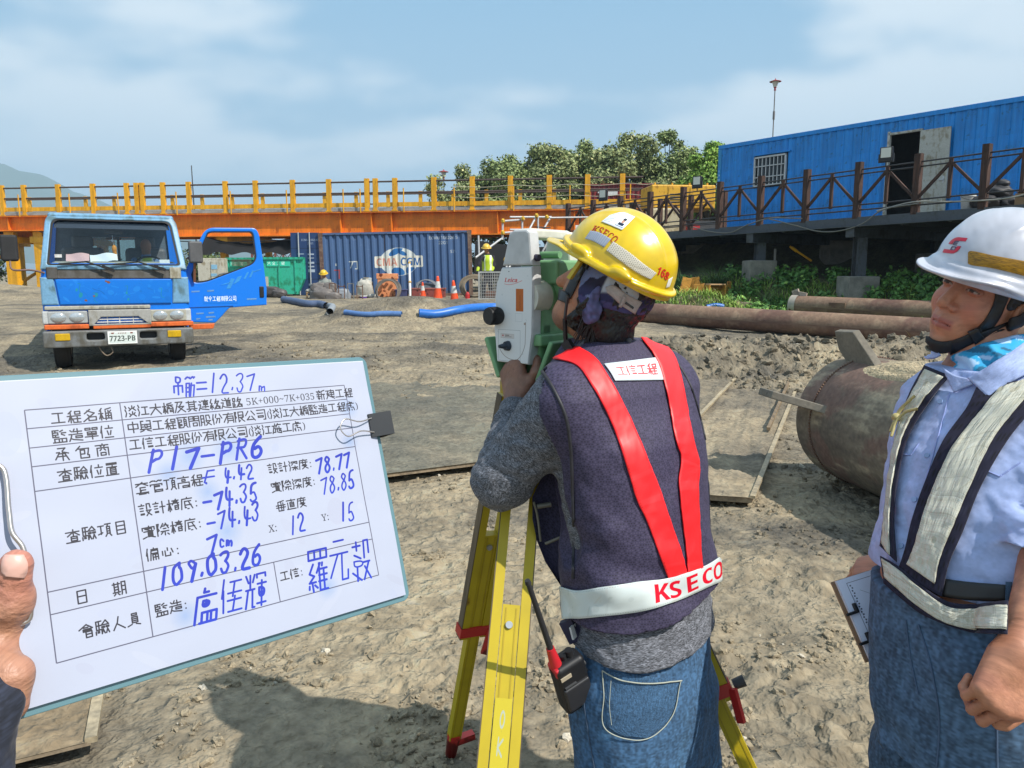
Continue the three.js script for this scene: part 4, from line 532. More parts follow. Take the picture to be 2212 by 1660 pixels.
cone('smallest orange traffic cone, left of the three', 913.8, 646, 28.2, 0.61, 0.02); cone('tallest orange traffic cone in the middle of the three', 946, 649, 28.2, 0.88, 0.0); cone('nearest orange traffic cone, right of the three and closest to the blue hose', 983, 661, 26.5, 0.87, 0.07);
{ const p = at(1010, 658, 26.5), o = thing('fire_extinguisher', 'small red and white fire extinguisher right of the cones', 'fire extinguisher', p); obj('cylinder', [lathe([[0, 0], [0.075, 0.01], [0.078, 0.2]])], coneWhite, o); obj('shoulder', [lathe([[0.078, 0.2], [0.078, 0.34], [0.05, 0.4], [0.02, 0.43], [0, 0.43]])], paint(C(0.55, 0.02, 0.02)), o); obj('valve', [bx(0.1, 0.03, 0.03, 0, 0.46, 0), bx(0.03, 0.06, 0.03, 0, 0.44, 0)], M.black, o); }
{ // mesh cage
  const a = at(1035, 647, 24), w = 80 / 1665 * 24 * 1.35, h = 58 / 1665 * 24, m = paint(C(0.42, 0.43, 0.42)), o = thing('mesh_cage', 'pale wire mesh cage standing between the cones and the survey instrument', 'mesh cage', a, -0.05);
  const wire = []; for (const z of [0, -0.8]) { for (let i = 0; i <= 22; i++) wire.push(cyl(V(w * i / 22, 0, z), V(w * i / 22, h, z), 0.006, 0.006, 4)); for (let j = 0; j <= 9; j++) wire.push(cyl(V(0, h * j / 9, z), V(w, h * j / 9, z), 0.007, 0.007, 4)); } for (const x of [0, w]) for (let j = 0; j <= 9; j++) wire.push(cyl(V(x, h * j / 9, 0), V(x, h * j / 9, -0.8), 0.007, 0.007, 4)); const w2 = obj('wire_mesh', wire, m, o);
  for (const [x, z] of [[0, 0], [w, 0], [0, -0.8], [w, -0.8]]) obj('corner_bar', [bx(0.05, h + 0.05, 0.05, x, h / 2, z)], m, o); for (const y of [0.02, h]) obj('frame_bar', [bx(w, 0.05, 0.04, w / 2, y, 0), bx(w, 0.05, 0.04, w / 2, y, -0.8)], m, o);
  obj('contents', [rb(w * 0.7, 0.2, 0.5, 0.05, w * 0.45, 0.14, -0.4), rb(0.4, 0.4, 0.4, 0.05, w * 0.5, 0.3, -0.4)], paint(C(0.25, 0.12, 0.08)), o);
}
// lay-flat hoses
function hose(label, pts, r, m, flat = 0.8) { const P = pts.map(([u, v]) => hit(u, v, r * 0.8)), o = thing('hose', label, 'hose', P[0].clone(), 0, 'hoses lying on the soil'); const g = tube(P.map((p) => p.clone().sub(P[0])), r, 60, 10); obj('tube', g, m, o); return o; }
const hoseBlue = paint(C(0.02, 0.17, 0.62), { r: 0.4 }), hoseNavy = paint(C(0.08, 0.12, 0.22), { r: 0.5 }), hoseGrey = paint(C(0.3, 0.33, 0.36), { r: 0.6 });
hose('dark navy hose lying on the soil left of the container corner', [[612, 647, 25], [640, 652, 24.6], [668, 657, 24.2], [690, 657, 24], [705, 661, 23.6]], 0.095, hoseNavy);
hose('grey end of the navy hose bending towards the soil', [[700, 660, 23.7], [711, 661, 23.4], [716, 668, 23], [712, 674, 22.6]], 0.08, hoseGrey);
hose('pale blue hose half buried in soil below the cones on the left', [[745, 675, 21.4], [790, 680, 21.2], [830, 678, 21.4], [868, 679, 21.2]], 0.06, paint(C(0.1, 0.22, 0.5), { r: 0.6 }));
hose('bright blue lay flat hose curving below the orange cones', [[905, 677, 21.2], [940, 679, 21.2], [985, 671, 21.8], [1020, 666, 22.2], [1060, 664, 22.4], [1092, 664, 22.4]], 0.095, hoseBlue);
hose('short bright blue hose end showing behind the long pipe', [[1526, 664, 20.2], [1545, 660, 20.5], [1563, 662, 20.4]], 0.06, hoseBlue);
{ // heaps of small things along the container
  const sackShape = (w, h, d, sd) => { const g = new THREE.SphereGeometry(1, 20, 14), p = g.attributes.position; for (let i = 0; i < p.count; i++) { const x = p.getX(i), y = p.getY(i), z = p.getZ(i), k = 1 + 0.16 * n3(x * 2 + sd, y * 2, z * 2) + 0.05 * n3(x * 7, y * 7 + sd, z * 7); const sq = (q) => Math.sign(q) * Math.pow(Math.abs(q), 0.72); p.setXYZ(i, sq(x) * w / 2 * k, sq(y) * h / 2 * k + h / 2, sq(z) * d / 2 * k); } g.computeVertexNormals(); return g; };
  const pale = paint(C(0.5, 0.48, 0.42)), o1 = thing('bulk_sack', 'pale bulging sack in front of the container below the painted mark', 'sack', at(789, 648, 29)); obj('bag', sackShape(0.62, 0.75, 0.5, 2), pale, o1); obj('tied_top', [lathe([[0.12, 0], [0.06, 0.08], [0.12, 0.16]], 10).translate(0.05, 0.68, 0)], pale, o1);
  const o2 = thing('paper_bag', 'small printed paper bag standing on the pale bulging sack', 'bag', at(793, 620, 29).add(V(0.02, -0.06, 0))); obj('bag', [rb(0.3, 0.4, 0.16, 0.03, 0, 0.2, 0)], paint(C(0.55, 0.6, 0.6)), o2); obj('print', [bx(0.22, 0.2, 0.006, 0, 0.22, 0.082)], paint(C(0.2, 0.42, 0.6)), o2); obj('green_band', [bx(0.28, 0.06, 0.006, 0, 0.08, 0.082)], paint(C(0.05, 0.3, 0.15)), o2);
  const b1 = thing('purple_bucket', 'small purple bucket on the ground in front of the container', 'bucket', at(784, 657, 28.4)); obj('body', [lathe([[0, 0], [0.12, 0], [0.16, 0.3], [0.145, 0.3], [0.11, 0.02]], 16)], paint(C(0.14, 0.05, 0.4)), b1); obj('rim', [lathe([[0.155, 0.27], [0.17, 0.28], [0.165, 0.31], [0.15, 0.31]], 16)], M.white, b1);
  const b2 = thing('grey_tub', 'grey tub beside the purple bucket', 'tub', at(806, 655, 28.6)); obj('body', [lathe([[0, 0], [0.2, 0], [0.26, 0.26], [0.24, 0.26], [0.18, 0.02]], 18)], M.grey, b2); obj('cloth', sackShape(0.34, 0.16, 0.3, 6).translate(0, 0.18, 0), pale, b2);
  const o3 = thing('basin_stack', 'stack of beige basins left of the purple bucket', 'basins', at(759, 659, 28.2)); for (let i = 0; i < 3; i++) obj('basin', [lathe([[0, 0], [0.22, 0], [0.34 - i * 0.03, 0.16], [0.32 - i * 0.03, 0.16], [0.2, 0.02]], 18).rotateZ(0.1 * (i - 1)).translate(i * 0.03, i * 0.09, 0)], paint([C(0.4, 0.26, 0.17), C(0.5, 0.42, 0.3), C(0.36, 0.3, 0.24)][i]), o3);
  const o4 = thing('rusty_bracket', 'rusty perforated iron block leaning inside the cable coil', 'iron block', at(836, 652, 28.8)), ro = std({ color: C(0.8, 0.32, 0.14), map: T.rustpaint, roughness: 0.9 }); obj('plate', [rb(0.72, 0.85, 0.3, 0.03, 0, 0.5, -0.2)], ro, o4); obj('top_bar', [rb(0.78, 0.2, 0.34, 0.02, 0, 0.94, -0.2)], ro, o4); for (let i = 0; i < 8; i++) { const a = i / 8 * 6.28; obj('lobe', [cyl(V(Math.cos(a) * 0.24, 0.42 + Math.sin(a) * 0.24, -0.06), V(Math.cos(a) * 0.24, 0.42 + Math.sin(a) * 0.24, 0.02), 0.06, 0.05, 8)], paint(C(0.3, 0.1, 0.04)), o4); }
  const coil = (label, u, v, d, R, m, n, tilt, sx = 1) => { const o = thing('cable_coil', label, 'cable coil', at(u, v, d), 0, 'coils in front of the container'); for (let i = 0; i < n; i++) { const pts = []; for (let k = 0; k < 20; k++) { const a = k / 20 * 6.28, r = R * (1 - i * 0.045) * (1 + 0.04 * Math.sin(a * 3 + i)); pts.push(V(Math.cos(a) * r * sx, R + Math.sin(a) * r, Math.sin(a) * tilt + i * 0.035 - 0.1)); } obj('loop', [tube(pts, 0.022, 50, 6, true)], m, o); } };
  coil('coil of grey cable leaning in front of the rusty iron block', 838, 657, 28.2, 0.46, paint(C(0.14, 0.12, 0.1)), 5, -0.2);
  coil('thin grey cable coil behind the middle cone', 921, 645, 29.6, 0.36, paint(C(0.2, 0.21, 0.23)), 3, -0.15, 1.15);
  coil('wide brown rope coil at the right end of the container behind the cones', 1027, 648, 29.2, 0.48, paint(C(0.22, 0.17, 0.11)), 8, -0.2, 1.25);
  const p5 = at(922, 629, 30.0), o5 = thing('grey_drum', 'dark grey drum lying behind the middle cone', 'drum', p5); obj('drum', [cyl(V(-0.38, 0.02, 0), V(0.38, 0.02, 0), 0.3, 0.3, 18), cyl(V(-0.4, 0.02, 0), V(-0.36, 0.02, 0), 0.32, 0.32, 18), cyl(V(0.36, 0.02, 0), V(0.4, 0.02, 0), 0.32, 0.32, 18)], paint(C(0.09, 0.1, 0.12)), o5);
  const o6 = thing('white_pole', 'white padded pole leaning against the container emblem', 'pole', at(886, 656, 28.6)); obj('pole', [cyl(V(0, 0, 0), V(-0.12, 1.5, -0.9), 0.05, 0.045)], coneWhite, o6); obj('tape', [cyl(V(-0.05, 0.75, -0.43), V(-0.06, 0.8, -0.46), 0.06), cyl(V(-0.118, 1.46, -0.88), V(-0.122, 1.53, -0.915), 0.055)], paint(C(0.6, 0.35, 0.05)), o6); obj('foot', [bx(0.14, 0.05, 0.14, 0, 0.02, 0)], M.darkGrey, o6);
  const o7 = thing('red_chest', 'low red steel chest with white marks behind the cones', 'chest', at(925, 652, 29)); obj('box', [rb(1.25, 0.42, 0.5, 0.02, 0, 0.24, -0.2)], paint(C(0.26, 0.06, 0.05), { map: T.rustpaint }), o7); obj('lid', [rb(1.3, 0.06, 0.54, 0.015, 0, 0.48, -0.2)], paint(C(0.3, 0.1, 0.08), { map: T.rustpaint }), o7); obj('mark', [bx(0.1, 0.18, 0.01, -0.25, 0.22, 0.053), bx(0.12, 0.12, 0.01, 0.3, 0.22, 0.053)], M.white, o7);
  const o8 = thing('blue_crate', 'dark blue crate at the foot of the white pole', 'crate', at(868, 652, 28.9)); obj('box', [rb(0.42, 0.42, 0.4, 0.02, 0, 0.21, 0)], paint(C(0.05, 0.06, 0.16)), o8); obj('lid', [rb(0.46, 0.05, 0.44, 0.015, 0, 0.44, 0)], paint(C(0.07, 0.08, 0.2)), o8);
  const o9 = thing('rusty_rail_section', 'long rusty steel section lying in front of the container', 'steel section', at(800, 660, 28)); obj('web', [bar(V(-0.6, 0.1, 0), V(1.9, 0.12, 0), 0.03, 0.16)], M.rust, o9); obj('flange', [bar(V(-0.6, 0.02, 0), V(1.9, 0.04, 0), 0.16, 0.03), bar(V(-0.6, 0.19, 0), V(1.9, 0.21, 0), 0.16, 0.03)], M.rust, o9);
  const o10 = thing('plank_stack', 'thin dark rods and planks lying in front of the cones', 'planks', at(960, 658, 27)); for (let i = 0; i < 9; i++) obj('rod', [cyl(V(-1.3 + i * 0.13, 0.03, 0.5 - i * 0.12), V(0.5 + i * 0.16, 0.04, 0.2 - i * 0.06), 0.018, 0.018, 6)], i % 2 ? M.rust : M.brownPipe, o10);
  const o11 = thing('wood_stool', 'small pale wooden box stool at the left end of the heap', 'stool', at(674, 657, 27.6), 0.3); obj('seat', [rb(0.4, 0.05, 0.3, 0.01, 0, 0.4, 0)], paint(C(0.5, 0.38, 0.22), { map: T.wood }), o11); for (const x of [-0.17, 0.17]) obj('side', [bx(0.05, 0.38, 0.28, x, 0.19, 0)], paint(C(0.46, 0.34, 0.19), { map: T.wood }), o11); obj('white_rag', sackShape(0.4, 0.12, 0.3, 9).translate(0, 0.42, 0), pale, o11);
  const o12 = thing('tarpaulin_heap', 'grey brown heap of tarpaulins and bags in front of the container door', 'heap', at(700, 655, 27.4)), tp = paint(C(0.17, 0.15, 0.14)); for (const [x, y, z, w, h, s] of [[0, 0, 0, 0.9, 0.55, 3], [0.35, 0, 0.15, 0.6, 0.4, 4], [-0.2, 0.3, -0.1, 0.55, 0.42, 5], [0.2, 0.38, -0.1, 0.5, 0.35, 7]]) obj('bundle', sackShape(w, h, w * 0.7, s).translate(x, y, z), tp, o12);
  const o13 = thing('steel_trestle_frame', 'rusty square tube frames standing beside the tarpaulin heap', 'steel frame', at(725, 658, 27.2)); for (let i = 0; i < 4; i++) { const x = -0.2 + i * 0.32; obj('frame', [bx(0.03, 0.75 - 0.1 * (i % 2), 0.03, x, 0.36, 0), bx(0.03, 0.75 - 0.1 * (i % 2), 0.03, x + 0.2, 0.36, 0), bx(0.22, 0.03, 0.03, x + 0.1, 0.73 - 0.1 * (i % 2), 0)], i === 2 ? M.grey : M.rust, o13); }
  const o14 = thing('plastic_sheet_bundle', 'grey plastic sheet bundle at the lower left corner of the container', 'bundle', at(757 - 22, 660, 27.8)); obj('bundle', sackShape(0.75, 0.6, 0.5, 12), paint(C(0.3, 0.33, 0.37), { r: 0.35 }), o14); obj('edge', [bar(V(-0.3, 0.04, 0.3), V(1.4, 0.02, 0.3), 0.1, 0.05)], hoseGrey, o14);
  const o15 = thing('black_bag_heap', 'dark bags lying beside the green skip behind the truck door', 'bags', at(587, 643, 28)); obj('bag', sackShape(0.7, 0.4, 0.5, 14), paint(C(0.07, 0.06, 0.06)), o15); obj('bag', sackShape(0.5, 0.3, 0.4, 15).translate(0.35, 0, 0.2), paint(C(0.1, 0.09, 0.09)), o15); obj('pale_board', [bx(0.1, 0.5, 0.25, -0.25, 0.5, -0.2)], pale, o15);
}
{ // scaffold stair with yellow clamps
  const d = 27, o = thing('scaffold_stair', 'scaffold tube stair with yellow clamps leading up to the walkway', 'stair', at(1100, 560, d)), P = (u, v, dd = d) => at(u, v, dd).sub(o.position), tb = paint(C(0.55, 0.55, 0.56), { r: 0.4 }), q = (a, b, r = 0.035) => obj('tube', [cyl(a, b, r, r, 8)], tb, o);
  const Z = (X, Yy, dd) => P(935.7 + 0.2961 * X, 233.9 + 0.2961 * Yy, dd);
  q(Z(755, 785, 27), Z(535, 1200, 26)); q(Z(860, 790, 27.6), Z(600, 1240, 26.6)); q(Z(560, 795, 26.8), Z(850, 795, 27.4)); q(Z(560, 887, 26.8), Z(700, 887, 27)); q(Z(505, 825, 26.4), Z(665, 812, 27.2)); q(Z(500, 910, 26.4), Z(665, 900, 27.2)); q(Z(508, 815, 26.4), Z(505, 960, 26.4)); q(Z(650, 805, 27), Z(650, 900, 27)); q(Z(765, 780, 27), Z(765, 880, 27)); q(Z(500, 950, 26.4), Z(310, 1090, 25.6)); q(Z(535, 1090, 26), Z(535, 1330, 26)); q(Z(330, 930, 29), Z(335, 1070, 29)); q(Z(640, 960, 27.5), Z(600, 1020, 27.5)); q(Z(845, 960, 27.5), Z(760, 1120, 27.5)); q(Z(850, 800, 27.4), Z(1530, 790, 29), 0.03);
  for (const [X, Yy, dd] of [[755, 785, 26.9], [510, 823, 26.3], [508, 908, 26.3], [655, 805, 26.9], [655, 900, 26.9], [528, 1105, 25.9], [540, 1190, 25.9], [830, 795, 27.3]]) obj('clamp', [new THREE.DodecahedronGeometry(0.085).translate(...Z(X, Yy, dd).toArray())], paint(C(0.7, 0.42, 0.03)), o);
  for (let i = 0; i < 7; i++) { const t = (i + 0.5) / 7, a = Z(755, 785, 27).lerp(Z(535, 1200, 26), t), b = Z(860, 790, 27.6).lerp(Z(600, 1240, 26.6), t); obj('tread', [bar(a.setY(a.y - 0.25), b.setY(b.y - 0.25), 0.2, 0.03)], M.darkGrey, o); }
  const s = thing('notice_sheet', 'small white notice fixed on the orange girder behind the walkway railing', 'notice', at(1251, 498, 26.8), 0.3); obj('sheet', [bx(0.27, 0.36, 0.01)], M.white, s); obj('print', [bx(0.14, 0.1, 0.004, 0, -0.06, 0.008), bx(0.16, 0.03, 0.004, 0, 0.1, 0.008)], M.darkGrey, s);
}
{ // scrap formwork in the grass, sand, pipes
  const om = paint(C(0.5, 0.24, 0.03), { map: T.rustpaint, r: 0.7 }), P = (label, u, v, d, fn) => { const o = thing('formwork_panel', label, 'formwork', at(u, v, d), 0.25); fn(o); };
  P('tilted orange formwork pieces in the grass nearest the yellow helmet', 1472, 637, 22.6, (o) => { obj('panel', [rb(0.3, 0.5, 0.03, 0.008).rotateZ(-0.25).translate(0.12, 0.25, 0), rb(0.3, 0.45, 0.03, 0.008).rotateZ(0.15).rotateY(-0.5).translate(0.48, 0.28, -0.1)], om, o); obj('tray', [rb(0.55, 0.06, 0.3, 0.01).rotateZ(0.12).translate(0.36, 0.1, 0.1), rb(0.04, 0.35, 0.3, 0.01, 0.62, 0.16, 0.05)], om, o); });
  P('orange formwork box lying in the grass right of the tilted pieces', 1530, 642, 22.4, (o) => { obj('top', [rb(0.55, 0.04, 0.36, 0.01, 0.2, 0.36, 0)], paint(C(0.5, 0.3, 0.14), { map: T.rustpaint }), o); obj('side', [rb(0.05, 0.36, 0.36, 0.01, -0.05, 0.17, 0), rb(0.05, 0.36, 0.36, 0.01, 0.46, 0.17, 0), rb(0.5, 0.3, 0.04, 0.01, 0.2, 0.16, -0.16)], om, o); obj('end_piece', [rb(0.22, 0.42, 0.04, 0.01).rotateY(0.6).translate(0.66, 0.24, 0), rb(0.3, 0.3, 0.04, 0.01).rotateY(-0.4).translate(-0.26, 0.22, -0.1), rb(0.2, 0.05, 0.2, 0.01, -0.24, 0.04, 0.15)], om, o); });
  const stone = (label, u, v, d, s) => { const g = new THREE.IcosahedronGeometry(s, 3), p = g.attributes.position; for (let i = 0; i < p.count; i++) { const v3 = V().fromBufferAttribute(p, i), k = 0.8 + 0.3 * n3(v3.x * 3, v3.y * 3, v3.z * 3); p.setXYZ(i, v3.x * k * 1.5, v3.y * k * 0.6, v3.z * k); } g.computeVertexNormals(); const o = thing('rubble', label, 'rubble', spot(u, v, d)); obj('lump', g, M.mud, o); };
  stone('dark lump of rubble in the grass right of the blue hose end', 1595, 655, 20.6, 0.32);
  // long pipes
  const pm = std({ color: C(0.95, 0.9, 0.86), map: rep(T.rust, 0.35), roughness: 0.8, bumpMap: T.bumpfine, bumpScale: 0.004 });
  const pipeGeo = (L, r, t = 0.02, seg = 40) => { const g = merge([new THREE.CylinderGeometry(r, r, L, seg, 24, true), new THREE.CylinderGeometry(r - t, r - t, L, seg, 1, true), new THREE.RingGeometry(r - t, r, seg).rotateX(-Math.PI / 2).translate(0, L / 2, 0), new THREE.RingGeometry(r - t, r, seg).rotateX(Math.PI / 2).translate(0, -L / 2, 0)]); const p = g.attributes.position, uv = g.attributes.uv; for (let i = 0; i < p.count; i++) uv.setXY(i, Math.atan2(p.getZ(i), p.getX(i)) * r * 0.9, p.getY(i)); return g; };
  const layPipe = (name, label, A, B, r, m) => { const o = thing(name, label, 'pipe', A.clone(), 0, 'long rusty pipes behind the men'); const L = A.distanceTo(B), g = pipeGeo(L, r); const mt = frameOf(A, B); g.rotateX(Math.PI / 2); g.applyMatrix4(mt); g.translate(...B.clone().sub(A).multiplyScalar(0.5).toArray()); obj('pipe', g, m, o, true); return o; };
  const A1 = at(1330, 673, 18.8), B1 = at(2330, 735, 13.2); layPipe('long_pipe', 'long rusty steel pipe lying on the soil behind the two men', A1, B1, 0.245, pm);
  const A2 = at(1714, 660, 19.6), B2 = at(2330, 690, 15.2), p2 = layPipe('long_pipe', 'shorter rusty pipe with a pale lugged end lying behind the long pipe', A2, B2, 0.25, pm);
  const dr = B2.clone().sub(A2).normalize(), sidev = dr.clone().cross(V(0, 1, 0)).normalize(); const R = (k, h, s = 0) => dr.clone().multiplyScalar(k).add(V(0, h, 0)).addScaledVector(sidev, s);
  obj('end_collar', [cyl(R(-0.02, 0), R(0.16, 0), 0.27, 0.27, 28, true)], paint(C(0.4, 0.36, 0.3), { map: T.rustpaint }), p2); obj('lug', [bar(R(0.0, 0.3), R(0.34, 0.24), 0.06, 0.16), bar(R(-0.02, 0.28), R(0.14, 0.34), 0.06, 0.18)], paint(C(0.42, 0.34, 0.28), { map: T.rustpaint }), p2); obj('welded_plate', [bar(R(1.05, 0.06, 0.235), R(1.45, 0.06, 0.235), 0.05, 0.13)], M.rust, p2);
  const st = paint(C(0.45, 0.38, 0.28)); for (const [u, v, d] of [[2017, 752, 12.5], [2069, 752, 12.4]]) { const p = at(u, v, d); const o = thing('marker_stick', u < 2040 ? 'thin stick standing in the soil by the long pipe, left one' : 'thin stick standing in the soil by the long pipe, right one', 'stick', p); obj('stick', [cyl(V(0, -0.1, 0), V(0.01, 0.16, 0), 0.008)], st, o); }
}
{ // big drilling casing beside the right-hand man
  const z0 = -5.75, z1 = -1.1, r = 0.47, cx = 2.6, cy = 0.47, L = z1 - z0, o = thing('drill_casing', 'large mud stained steel casing with welded lugs lying behind the man in the white helmet', 'steel casing', V(cx, cy, z0)); o.rotation.x = -0.012; o.rotation.y = 0.13;
  const tx = tex(1024, (u, v) => { const a = tf(u, v, 3, 7, 301), b = tf(u * 1, v * 1, 9, 6, 311), s = tf(u, v * 0.25, 32, 5, 321), e = tf(u, v, 90, 2, 331); let q = mixc([0.36, 0.32, 0.28], [0.50, 0.45, 0.38], ss(0.35, 0.62, a * 0.7 + s * 0.3)); q = mixc(q, [0.43, 0.33, 0.29], ss(0.48, 0.62, b) * 0.8); q = mixc(q, [0.66, 0.61, 0.51], ss(0.52, 0.68, s * 0.6 + a * 0.4) * 0.7); const k = 0.86 + 0.28 * e + 0.2 * (b - 0.5); return [q[0] * k, q[1] * k, q[2] * k]; });
  tx.repeat.set(0.45, 0.45);
  const m = std({ map: tx, roughness: 0.85, bumpMap: T.bumpcoarse, bumpScale: 0.012 }), N = 72, K = 60, pos = [], uv = [], idx = [];
  for (let j = 0; j <= K; j++) for (let i = 0; i <= N; i++) { const a = i / N * 6.2832, z = L * j / K, q = r * (1 + 0.004 * fbm2(a * 2, z * 2, 3)); pos.push(Math.cos(a) * q, Math.sin(a) * q, z); uv.push(a * r, z); } for (let j = 0; j < K; j++) for (let i = 0; i < N; i++) { const a = j * (N + 1) + i; idx.push(a, a + N + 1, a + 1, a + 1, a + N + 1, a + N + 2); }
  const g = new THREE.BufferGeometry(); g.setAttribute('position', new THREE.Float32BufferAttribute(pos, 3)); g.setAttribute('uv', new THREE.Float32BufferAttribute(uv, 2)); g.setIndex(idx); g.computeVertexNormals(); m.side = THREE.DoubleSide; obj('shell', g, m, o, true);
  const inner = new THREE.CylinderGeometry(r - 0.03, r - 0.03, L, 48, 1, true).rotateX(Math.PI / 2).translate(0, 0, L / 2); obj('inner_wall', inner, std({ color: C(0.1, 0.08, 0.07), map: T.rust, roughness: 0.9, side: THREE.DoubleSide }), o); obj('end_rim', [new THREE.RingGeometry(r - 0.03, r, 60).rotateY(Math.PI)], M.rust, o);
  // weld seam ring
  const weld = []; for (let i = 0; i < 150; i++) { const a = i / 150 * 6.283; weld.push(new THREE.SphereGeometry(0.009, 6, 4).translate(Math.cos(a) * (r + 0.003), Math.sin(a) * (r + 0.003), 0.2)); } obj('weld_seam', weld, M.rust, o);
  // caked mud on top
  { const pp = [], uu = [], ii = [], n = 44, kk = 60; for (let j = 0; j <= kk; j++) for (let i = 0; i <= n; i++) { const t = i / n, z = 0.25 + (L - 0.3) * j / kk, a = Math.PI * (0.3 + 0.4 * t + 0.03 * Math.sin(z * 3)); const e = ss(0, 0.25, t) * ss(0, 0.2, 1 - t) * ss(0, 0.12, j / kk); const h = 0.026 * e * (0.75 + 0.9 * fbm2(z * 2.4, t * 5, 4)) - 0.008 + 0.008 * e; const q = r + h; pp.push(Math.cos(a) * q, Math.sin(a) * q, z); uu.push(t, z); } for (let j = 0; j < kk; j++) for (let i = 0; i < n; i++) { const a = j * (n + 1) + i; ii.push(a, a + n + 1, a + 1, a + 1, a + n + 1, a + n + 2); } const mg = new THREE.BufferGeometry(); mg.setAttribute('position', new THREE.Float32BufferAttribute(pp, 3)); mg.setAttribute('uv', new THREE.Float32BufferAttribute(uu, 2)); mg.setIndex(ii); mg.computeVertexNormals(); const mm = std({ color: C(0.5, 0.42, 0.29), map: T.dirt, roughness: 1, side: THREE.DoubleSide, bumpMap: T.dirtbump, bumpScale: 0.02 }); obj('dried_mud', mg, mm, o, true); }
  // radial lugs
  const lugM = std({ color: C(0.52, 0.47, 0.4), map: T.concrete, roughness: 0.85, bumpMap: T.bumpfine, bumpScale: 0.004 });
  const lug = (ang, len, z, w) => { const gg = prism([[0, 0], [0.36, 0], [0.3, 0.08], [0.16, len], [-0.08, len * 0.96], [-0.08, 0.1]], 0.055, 0.006); gg.translate(0, 0, -0.025); const mt = new THREE.Matrix4().makeBasis(V(0, 0, 1), V(Math.cos(ang), Math.sin(ang), 0), V(-Math.sin(ang), Math.cos(ang), 0)); gg.applyMatrix4(mt).translate(Math.cos(ang) * (r - 0.02), Math.sin(ang) * (r - 0.02), z); obj('lug', gg, lugM, o); };
  lug(2.87, 0.34, 0.03); lug(1.86, 0.25, 0.12); lug(0.5, 0.3, 0.05);
  const wd = thing('timber_wedge', 'muddy timber wedge chocked under the casing', 'wedge', gp(1858, 1040, 0)); obj('wedge', prism([[0, 0], [0.5, 0], [0.02, 0.12], [0, 0.1]], 0.09, 0.01).rotateY(-0.9), paint(C(0.38, 0.31, 0.22), { map: T.wood }), wd);
}
